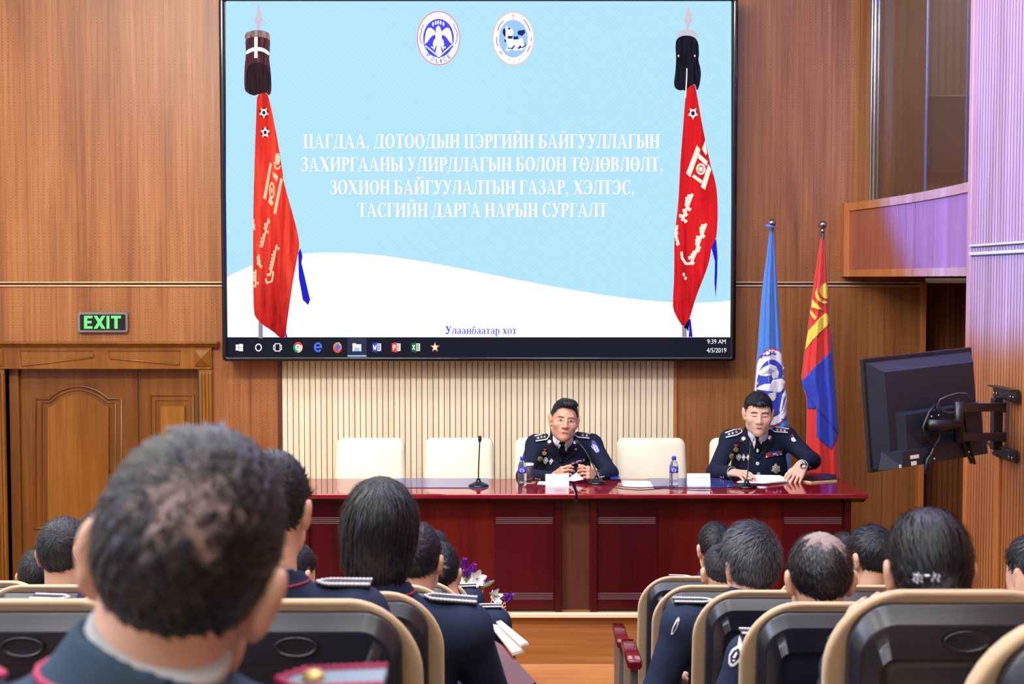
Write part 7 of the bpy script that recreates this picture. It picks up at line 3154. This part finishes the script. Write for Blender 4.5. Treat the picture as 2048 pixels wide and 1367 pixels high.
def face_marks(o, F, hb, roll, closed, lw, brows):
    """eyes, brows and lips laid on the face where its sockets and mouth are (offsets in photo pixels)"""
    HB_ = [hb]

    def rp(c, pts):
        a = math.radians(roll)
        return [(c[0] + x * math.cos(a) - y * math.sin(a), c[1] + x * math.sin(a) + y * math.cos(a)) for x, y in pts]
    for sx in (1, -1):
        c = proj(F.p(sx * 0.031, 0.092, 0.001))
        m = 1 if sx > 0 else -1                     # the person's right side shows on the left
        b_ = proj(F.p(sx * 0.031, 0.09, 0.0215))
        feat(o, 'eyebrow', [rp(b_, [(m * x, y) for x, y in brows])], HB_, 'brow', 0.0016, 1.2)
        if closed:
            feat(o, 'eyelid', [rp(c, [(-5, -0.3), (-2, 0.6), (2, 0.6), (5, -0.3), (2.2, 1.5), (-2, 1.5)])], HB_, 'brow', 0.0016, 1.2)
        else:
            e = feat(o, 'eye', [rp(c, [(-4.3, 0.3), (-1.8, -1.2), (1.6, -1.2), (4.4, 0.4), (1.6, 1.3), (-1.8, 1.2)])], HB_, 'eye_white', 0.0012, 1.2)
            feat(e, 'iris', [rp(c, [(-1.5, -1.2), (1.2, -1.2), (1.7, 0.2), (1, 1.2), (-1.1, 1.2), (-1.8, 0.2)])], HB_, 'eye_dark', 0.0019, 1)
            feat(e, 'eyelid', [rp(c, [(-4.9, 0.2), (-1.9, -1.7), (1.9, -1.7), (5, 0.3), (1.7, -0.8), (-1.7, -0.8)])], HB_, 'brow', 0.0022, 1)
    c = proj(F.p(0, 0.1, -0.0695))
    feat(o, 'lips', [rp(c, [(-lw, 0), (-2.4, -1.7), (0, -1.2), (2.4, -1.7), (lw, 0), (3.4, 2.3), (0, 3.0), (-3.4, 2.3)])], HB_, 'lip', 0.0012, 1)
    feat(o, 'mouth_line', [rp(c, [(-lw - 0.3, 0.1), (-2.8, -0.1), (0, 0.25), (2.8, -0.1), (lw + 0.3, 0.1), (2.8, 0.7), (0, 1.0), (-2.8, 0.7)])], HB_, 'eye_dark', 0.0022, 1)


# ---------------------------------------------------------------- officer 1
bx = v3(1126, 900, 8.92)
J1 = {'neck': v3(1127, 884, 8.76), 'shL': v3(1183, 889, 8.80), 'shR': v3(1073, 890, 8.80), 'chest': v3(1127, 945, 8.84), 'pelvis': np.array((bx[0], 8.9, ZST + 0.50)),
      'elL': v3(1220, 946, 8.60), 'wrL': v3(1193, 955, 8.40), 'elR': v3(1049, 952, 8.58), 'wrR': v3(1107, 956, 8.41)}
for q, sx in (('L', 0.1), ('R', -0.1)):
    J1['kn' + q] = np.array((bx[0] + sx, 8.45, ZST + 0.48))
    J1['an' + q] = np.array((bx[0] + sx, 8.45, ZST + 0.09))
H1 = {'L': dict(fw=v3(1166, 938, 8.30) - v3(1193, 955, 8.40), up=(0.15, -0.8, 0.5), T=(-0.25, 0.45, 0.85), curls=(0.75, 0.85, 0.85, 0.8), thumb=(0.8, 0.4, -0.5)),
      'R': dict(fw=v3(1136, 938, 8.30) - v3(1107, 956, 8.41), up=(-0.15, -0.8, 0.5), T=(0.25, 0.45, 0.85), curls=(0.55, 0.7, 0.8, 0.8), thumb=(0.8, 0.4, -0.5))}
o1, jk1, bv1, hb1, F1 = officer('seated officer in dark uniform with tilted head, watching the room, hands together over papers', v3(1128.5, 839.5, 8.62), J1, 184, 3, -7, 1.12,
                                dict(kind='officer', thick=(0.004, 0.008, 0.012), quiff=0.006, strands=2500, slen=0.02, lift=0.15, seed=31, res=0.003, fade=0.014, crown=(0, -0.05, 0.11)), H1, (bx[0], 8.9, ZST), jaw=1.06, skin='skin_tan')
face_marks(o1, F1, hb1, 6, False, 8.2, [(-6.4, 0.2), (-1.5, -1.3), (6.2, 0.6), (6, 1.5), (-1.5, 0.1), (-6.2, 1.1)])
ring1, rb1 = neck_ring(o1, J1, F1, (bx[0], 8.9, ZST), 1.08, 'shirt', 0.066, 0.075, 0.03)
B1 = [bv1]
N1 = [bv1, rb1]
sh1 = feat(o1, 'shirt', [[zK(*q) for q in ((470, 140), (500, 240), (560, 400), (620, 540), (690, 420), (760, 580), (800, 420), (845, 235), (850, 180), (760, 320), (620, 320), (540, 220))]], N1, 'shirt', 0.004, 3)
feat(o1, 'shirt_collar', [[zK(*q) for q in ((474, 150), (500, 225), (570, 420), (640, 335), (560, 270))], [zK(*q) for q in ((842, 235), (830, 300), (795, 410), (745, 335), (800, 270))]], N1, 'shirt', 0.010, 3)
feat(o1, 'necktie', [[zK(*q) for q in ((630, 330), (755, 330), (720, 425), (650, 425), (605, 380))], [zK(*q) for q in ((650, 425), (720, 425), (755, 560), (742, 640), (700, 760), (655, 700), (600, 500))]], N1, 'tie', 0.007, 3)
lp = feat(o1, 'lapel', [[zK(*q) for q in ((430, 60), (470, 150), (560, 400), (690, 760), (640, 800), (480, 640), (385, 560), (430, 410), (375, 380), (420, 200))]], B1, 'navy_dark', 0.012, 4)
feat(o1, 'lapel', [[zK(*q) for q in ((930, 100), (850, 200), (800, 400), (745, 640), (700, 780), (820, 690), (980, 560), (930, 430), (985, 400), (960, 260))]], B1, 'navy_dark', 0.012, 4)


def small(par, name, polys, bvs, mat, off):
    return feat(par, name, polys, bvs, mat, off, 1.2)


E2 = lambda f, cx_, cy_, rx, ry, n=14: [f(cx_ + rx * math.cos(2 * PI * k / n), cy_ + ry * math.sin(2 * PI * k / n)) for k in range(n)]
for cx_, cy_ in ((408, 342), (942, 360)):
    small(o1, 'collar_badge', [E2(zK, cx_, cy_, 40, 40)], B1, 'silver', 0.018)
small(o1, 'collar_tab', [[zK(*q) for q in ((365, 375), (430, 415), (425, 428), (355, 392))]], B1, 'piping', 0.016)
small(o1, 'collar_tab', [[zK(*q) for q in ((935, 430), (990, 405), (995, 420), (940, 445))]], B1, 'piping', 0.016)
small(o1, 'lapel_pin', [E2(zK, 965, 505, 24, 26)], B1, 'gold', 0.018)
md = small(o1, 'medal', [[zK(300 + r * math.cos(a), 592 + r * math.sin(a)) for a, r in [(2 * PI * k / 16, 52 if k % 2 else 38) for k in range(16)]]], B1, 'gold', 0.014)
small(md, 'medal_ribbon', [[zK(*q) for q in ((272, 478), (345, 510), (335, 526), (300, 545), (285, 505))]], B1, 'flag_crimson', 0.014)
for pts, mt in (([(215 + r * math.cos(a), 710 + r * 1.15 * math.sin(a)) for a, r in [(2 * PI * k / 20, 58 if k % 2 else 46) for k in range(20)]], 'gold'), ([(330, 668), (365, 690), (388, 745), (360, 790), (325, 822), (290, 790), (272, 735), (295, 690)], 'silver'), ([(450, 690), (496, 755), (436, 840), (398, 760)], 'silver')):
    m_ = small(o1, 'badge', [[zK(*q) for q in pts]], B1, mt, 0.014)
    cx_ = sum(q[0] for q in pts) / len(pts)
    cy_ = sum(q[1] for q in pts) / len(pts)
    small(m_, 'badge_centre', [E2(zK, cx_, cy_, 20, 22, 10)], B1, 'flag_royal' if mt == 'gold' else 'white_braid', 0.017)
small(o1, 'star_badge', [[zK(1235 + x, 885 + y) for x, y in ((-25, -60), (-5, -20), (45, -5), (10, 45), (-60, 40), (-50, 0))]], B1, 'gold', 0.014)


def ribbons(par, f, x0, y0, x1, y1, rows, cols, h, bvs, seed):
    rnd_ = random.Random(seed)
    bs_ = []
    mats_ = [M['flag_crimson'], M['flag_royal'], M['flag_white'], M['flag_red']]
    b = BM()
    for r in range(rows):
        for c_ in range(cols):
            u0, u1 = c_ / cols, (c_ + 0.92) / cols
            xa, ya = x0 + (x1 - x0) * u0, y0 + (y1 - y0) * u0 + r * h
            xb, yb = x0 + (x1 - x0) * u1, y0 + (y1 - y0) * u1 + r * h
            decal(b, [f(xa, ya), f(xb, yb), f(xb, yb + h * 0.85), f(xa, ya + h * 0.85)], bvs, 0.014, rnd_.choice((0, 1, 1, 2, 3)), 1.5)
    return child('ribbon_bar', b, mats_, par)


ribbons(o1, zK, 855, 780, 1150, 708, 2, 12, 28, B1, 1)


def board(par, f, outl, stars, r, bvs, hbvs=None):
    pb = feat(par, 'shoulder_board', [[f(*q) for q in outl]], bvs, 'board_black', 0.013, 1.5)
    b = BM()
    n = len(outl)
    for i in range(n - 1):
        dstroke(b, [f(*outl[i]), f(*outl[i + 1])], 2.2, bvs, 0.017, 0, 1.5)
    child('braid', b, M['white_braid'], pb)
    b = BM()
    for c in stars:
        decal(b, [f(*q) for q in starp(c, r, 5, 0.45)], bvs, 0.019, 0, 1.2)
    child('stars', b, M['silver'], pb)
    return pb


board(o1, zK, [(95, 222), (240, 185), (330, 158), (402, 218), (352, 292), (120, 328)], [(172, 262), (242, 246), (310, 240)], 34, B1)
board(o1, zK, [(1262, 178), (1080, 146), (985, 128), (930, 182), (1000, 246), (1250, 270)], [(1035, 196), (1112, 200), (1190, 216)], 34, B1)
pt = feat(o1, 'sleeve_patch', [[zK(*q) for q in ((1300, 320), (1340, 310), (1400, 380), (1480, 530), (1440, 590), (1400, 585), (1280, 470))]], B1, 'flag_royal', 0.006, 2)
b = BM()
for pts in (((1310, 395), (1345, 400), (1400, 560), (1385, 575)), ((1360, 400), (1400, 430), (1450, 540), (1420, 560)), ((1290, 440), (1300, 430), (1410, 570), (1395, 580))):
    decal(b, [zK(*q) for q in pts], B1, 0.008, 0, 2)
child('patch_bird', b, M['white_braid'], pt)
small(pt, 'patch_band', [[zK(*q) for q in ((1335, 312), (1372, 345), (1360, 358), (1322, 325))]], B1, 'flag_crimson', 0.008)
for pts in ([(120, 1120), (160, 1133), (205, 1138)], [(1495, 1090), (1528, 1083), (1558, 1075)]):
    for c in pts:
        small(o1, 'cuff_button', [E2(zK, c[0], c[1], 15, 16, 10)], B1, 'silver', 0.008)


def band(par, name, w, d, r, wd, mat, base):
    """ring around a wrist"""
    b = BM()
    w, d = Vector(w) - Vector(base), Vector(d).normalized()
    u = d.orthogonal().normalized()
    s_ = d.cross(u)
    loops = []
    for t_, rr_ in ((-wd / 2, r), (-wd / 2, r + 0.005), (wd / 2, r + 0.005), (wd / 2, r)):
        loops.append([w + d * t_ + (u * math.cos(2 * PI * k / 24) + s_ * math.sin(2 * PI * k / 24)) * rr_ for k in range(24)])
    loft(b, loops, cap0=False, cap1=False)
    bmesh.ops.recalc_face_normals(b, faces=b.faces)
    return obj(name, b, M[mat], par, True)


def cuff(par, J, side, base, f=0.86, r=0.040, mat='shirt'):
    e, w = J['el' + side], J['wr' + side]
    d = w - e
    return band(par, 'shirt_cuff', e + d * (f + 0.035), d, r - 0.006, 0.03, mat, base)


bo1 = (bx[0], 8.9, ZST)
d = J1['wrL'] - J1['elL']
w1 = band(o1, 'wristwatch', J1['wrL'] - d * 0.02, d, 0.031, 0.02, 'black_gloss', bo1)
fw_ = Vector(w1.location)
b = BM()
rr1 = Vector(J1['wrL'] - d * 0.02) - Vector(bo1)
for k in range(14):
    a = 2 * PI * k / 14
    dd = Vector(d).normalized()
    u = dd.orthogonal().normalized()
    s_ = dd.cross(u)
    c = rr1 + (u * math.cos(a) + s_ * math.sin(a)) * 0.0365
    m = bmesh.ops.create_icosphere(b, subdivisions=1, radius=0.0028)
    bmesh.ops.translate(b, verts=m['verts'], vec=c)
obj('watch_links', b, M['silver'], w1, True)
# folded paper between his hands
b = BM()
P0 = [v3(1130, 960, 8.33), v3(1148, 962, 8.28), v3(1168, 958, 8.3), v3(1153, 944, 8.33)]
vs = [b.verts.new(p_) for p_ in P0]
b.faces.new(vs)
bmesh.ops.solidify(b, geom=b.faces[:], thickness=0.002)
tag(obj('folded_paper', b, M['paper']), 'folded white paper pinched between the hands of the watching officer', 'paper')

# ---------------------------------------------------------------- officer 2
bx2 = v3(1518, 900, 8.95)
J2 = {'neck': v3(1517, 873, 8.80), 'shL': v3(1572, 875, 8.84), 'shR': v3(1461, 880, 8.84), 'chest': v3(1518, 935, 8.86), 'pelvis': np.array((bx2[0], 8.93, ZST + 0.50)),
      'elL': v3(1624, 921, 8.64), 'wrL': v3(1603, 931, 8.42), 'elR': v3(1430, 944, 8.60), 'wrR': v3(1466, 945, 8.40)}
for q, sx in (('L', 0.1), ('R', -0.1)):
    J2['kn' + q] = np.array((bx2[0] + sx, 8.45, ZST + 0.48))
    J2['an' + q] = np.array((bx2[0] + sx, 8.45, ZST + 0.09))
H2 = {'L': dict(fw=v3(1590, 955, 8.34) - v3(1603, 931, 8.42), up=(-0.2, -0.9, 0.35), T=(-0.9, 0.1, 0.2), curls=(0.12, 0.16, 0.2, 0.25), spread=0.6, thumb=(0.85, 0.45, -0.25)),
      'R': dict(fw=v3(1490, 946, 8.30) - v3(1466, 944, 8.40), up=(0.1, -0.5, 0.85), T=(0.2, 0.85, 0.5), curls=(0.3, 0.32, 0.4, 0.45), thumb=(0.8, 0.45, -0.3))}
o2, jk2, bv2, hb2, F2 = officer('seated officer in dark uniform looking down, turning papers beside the flags', v3(1516.5, 826, 8.66), J2, 174, -5, -2, 1.13,
                                dict(kind='officer', thick=(0.007, 0.010, 0.012), strands=3000, slen=0.022, lift=0.15, seed=32, res=0.003, fade=0.014, front=0.022, crown=(0, -0.05, 0.11), extra=[((0.006, 0.076, 0.07), (0.034, 0.02, 0.022))]), H2, (bx2[0], 8.93, ZST), jaw=1.1)
face_marks(o2, F2, hb2, 1, True, 7.6, [(-7, 0.6), (-1.5, -1.6), (6.8, 0.4), (6.6, 1.8), (-1.5, 0.7), (-6.8, 1.8)])
ring2, rb2 = neck_ring(o2, J2, F2, (bx2[0], 8.93, ZST), 1.08, 'shirt', 0.066, 0.075, 0.03)
B2 = [bv2]
N2 = [bv2, rb2]
feat(o2, 'shirt', [[zM(*q) for q in ((655, 560), (672, 640), (700, 700), (725, 770), (752, 640), (792, 725), (815, 660), (838, 590), (800, 620), (700, 610))]], N2, 'shirt', 0.004, 3)
feat(o2, 'shirt_collar', [[zM(*q) for q in ((655, 562), (664, 620), (705, 688), (735, 630), (690, 600))], [zM(*q) for q in ((838, 592), (830, 640), (795, 680), (770, 630), (810, 610))]], N2, 'shirt', 0.010, 3)
feat(o2, 'necktie', [[zM(*q) for q in ((728, 634), (778, 634), (766, 680), (742, 680))], [zM(*q) for q in ((742, 680), (766, 680), (794, 740), (778, 800), (750, 800), (736, 740))]], N2, 'tie', 0.007, 3)
feat(o2, 'lapel', [[zM(*q) for q in ((640, 540), (660, 600), (700, 710), (755, 868), (730, 850), (640, 780), (620, 720), (590, 690), (610, 600))]], B2, 'navy_dark', 0.012, 4)
feat(o2, 'lapel', [[zM(*q) for q in ((850, 560), (836, 620), (800, 740), (760, 868), (800, 830), (880, 740), (910, 690), (890, 600))]], B2, 'navy_dark', 0.012, 4)
small(o2, 'tie_pin', [E2(zM, 757, 785, 13, 20)], B2, 'silver', 0.012)
for cx_, cy_ in ((620, 666), (875, 656)):
    small(o2, 'collar_badge', [E2(zM, cx_, cy_, 20, 20)], B2, 'silver', 0.018)
small(o2, 'collar_tab', [[zM(*q) for q in ((590, 680), (625, 692), (622, 700), (588, 692))]], B2, 'piping', 0.016)
small(o2, 'collar_tab', [[zM(*q) for q in ((862, 688), (900, 680), (902, 688), (864, 698))]], B2, 'piping', 0.016)
for cx_, cy_ in ((757, 911), (768, 1014)):
    small(o2, 'coat_button', [E2(zM, cx_, cy_, 18, 18)], B2, 'silver', 0.012)
md = small(o2, 'medal', [[zM(546 + r * math.cos(a), 776 + r * math.sin(a)) for a, r in [(2 * PI * k / 16, 28 if k % 2 else 20) for k in range(16)]]], B2, 'gold', 0.012)
small(md, 'medal_ribbon', [[zM(*q) for q in ((528, 724), (566, 724), (562, 742), (546, 752), (532, 742))]], B2, 'flag_crimson', 0.012)
for pts, mt in (([(508 + r * math.cos(a), 840 + r * 1.1 * math.sin(a)) for a, r in [(2 * PI * k / 20, 28 if k % 2 else 22) for k in range(20)]], 'gold'), ([(572, 814), (595, 830), (600, 852), (575, 886), (546, 858), (548, 832)], 'silver'), ([(620, 812), (642, 850), (622, 888), (600, 850)], 'silver'), ([(664, 820), (690, 850), (666, 884), (645, 852)], 'silver')):
    m_ = small(o2, 'badge', [[zM(*q) for q in pts]], B2, mt, 0.012)
    cx_ = sum(q[0] for q in pts) / len(pts)
    cy_ = sum(q[1] for q in pts) / len(pts)
    small(m_, 'badge_centre', [E2(zM, cx_, cy_, 9, 11, 10)], B2, 'flag_royal' if mt == 'gold' else 'white_braid', 0.0145)
sb = small(o2, 'star_badge', [[zM(938 + x, 958 + y) for x, y in ((0, -54), (16, -26), (40, -20), (34, 6), (44, 26), (20, 36), (0, 52), (-22, 36), (-44, 24), (-34, 4), (-38, -22), (-16, -26))]], B2, 'silver', 0.012)
small(sb, 'badge_centre', [E2(zM, 938, 964, 20, 22)], B2, 'gold', 0.015)
ribbons(o2, zM, 838, 808, 996, 780, 3, 9, 16, B2, 2)
board(o2, zM, [(440, 610), (530, 578), (592, 570), (606, 600), (560, 628), (446, 654)], [(480, 622), (515, 612), (552, 602)], 17, B2)
board(o2, zM, [(1066, 570), (985, 558), (930, 552), (894, 568), (924, 598), (1052, 606)], [(950, 580), (986, 582), (1022, 586)], 17, B2)
pt = feat(o2, 'sleeve_patch', [[zM(*q) for q in ((1095, 620), (1120, 640), (1146, 690), (1110, 704), (1070, 690), (1078, 645))]], B2, 'board_black', 0.006, 2)
b = BM()
for pts in (((1085, 660), (1110, 650), (1138, 690), (1110, 698), (1090, 690)),):
    decal(b, [zM(*q) for q in pts], B2, 0.008, 0, 2)
child('patch_bird', b, M['white_braid'], pt)
small(pt, 'patch_band', [[zM(*q) for q in ((1095, 624), (1115, 642), (1084, 644))]], B2, 'flag_crimson', 0.008)
for c in ((398, 1046), (422, 1046), (1272, 950)):
    small(o2, 'cuff_button', [E2(zM, c[0], c[1], 9, 10, 10)], B2, 'silver', 0.008)
bo2 = (bx2[0], 8.93, ZST)
cuff(o2, J2, 'R', bo2)
cuff(o2, J2, 'L', bo2)
d = J2['wrL'] - J2['elL']
wt = band(o2, 'wristwatch', J2['wrL'] - d * 0.0, d, 0.030, 0.016, 'steel', bo2)
b = BM()
cw = Vector(J2['wrL']) - Vector(bo2) + Vector((-0.002, -0.036, 0.006))
n_ = Vector((-0.05, -1, 0.3)).normalized()
u = n_.orthogonal().normalized()
s_ = n_.cross(u)
loops = [[cw + n_ * t_ + (u * math.cos(2 * PI * k / 20) + s_ * math.sin(2 * PI * k / 20)) * r for k in range(20)] for r, t_ in ((0.017, 0), (0.018, 0.004), (0.015, 0.008), (0.0145, 0.007))]
loft(b, loops)
obj('watch_face', b, M['steel'], wt, True)
for J, nm, (px, py), o_, bo in ((J2, 'ring', (1483, 946.5), o2, bo2), (J2, 'ring', (1592, 950), o2, bo2)):
    d_ = ray(px, py).normalized()
    h = hb2.ray_cast(CAM, d_, 50)
    if h[0] is not None:
        b = BM()
        c = h[0] + d_ * 0.008 - Vector(bo)
        ax = Vector((0.9, 0, -0.4)) if px < 1550 else Vector((-0.25, 0, -1))
        ax.normalize()
        u = ax.orthogonal().normalized()
        s_ = ax.cross(u)
        tube(b, [c + (u * math.cos(2 * PI * k / 16) + s_ * math.sin(2 * PI * k / 16)) * 0.0098 for k in range(17)], 0.002, 6, False)
        obj('ring', b, M['gold'], o_, True)
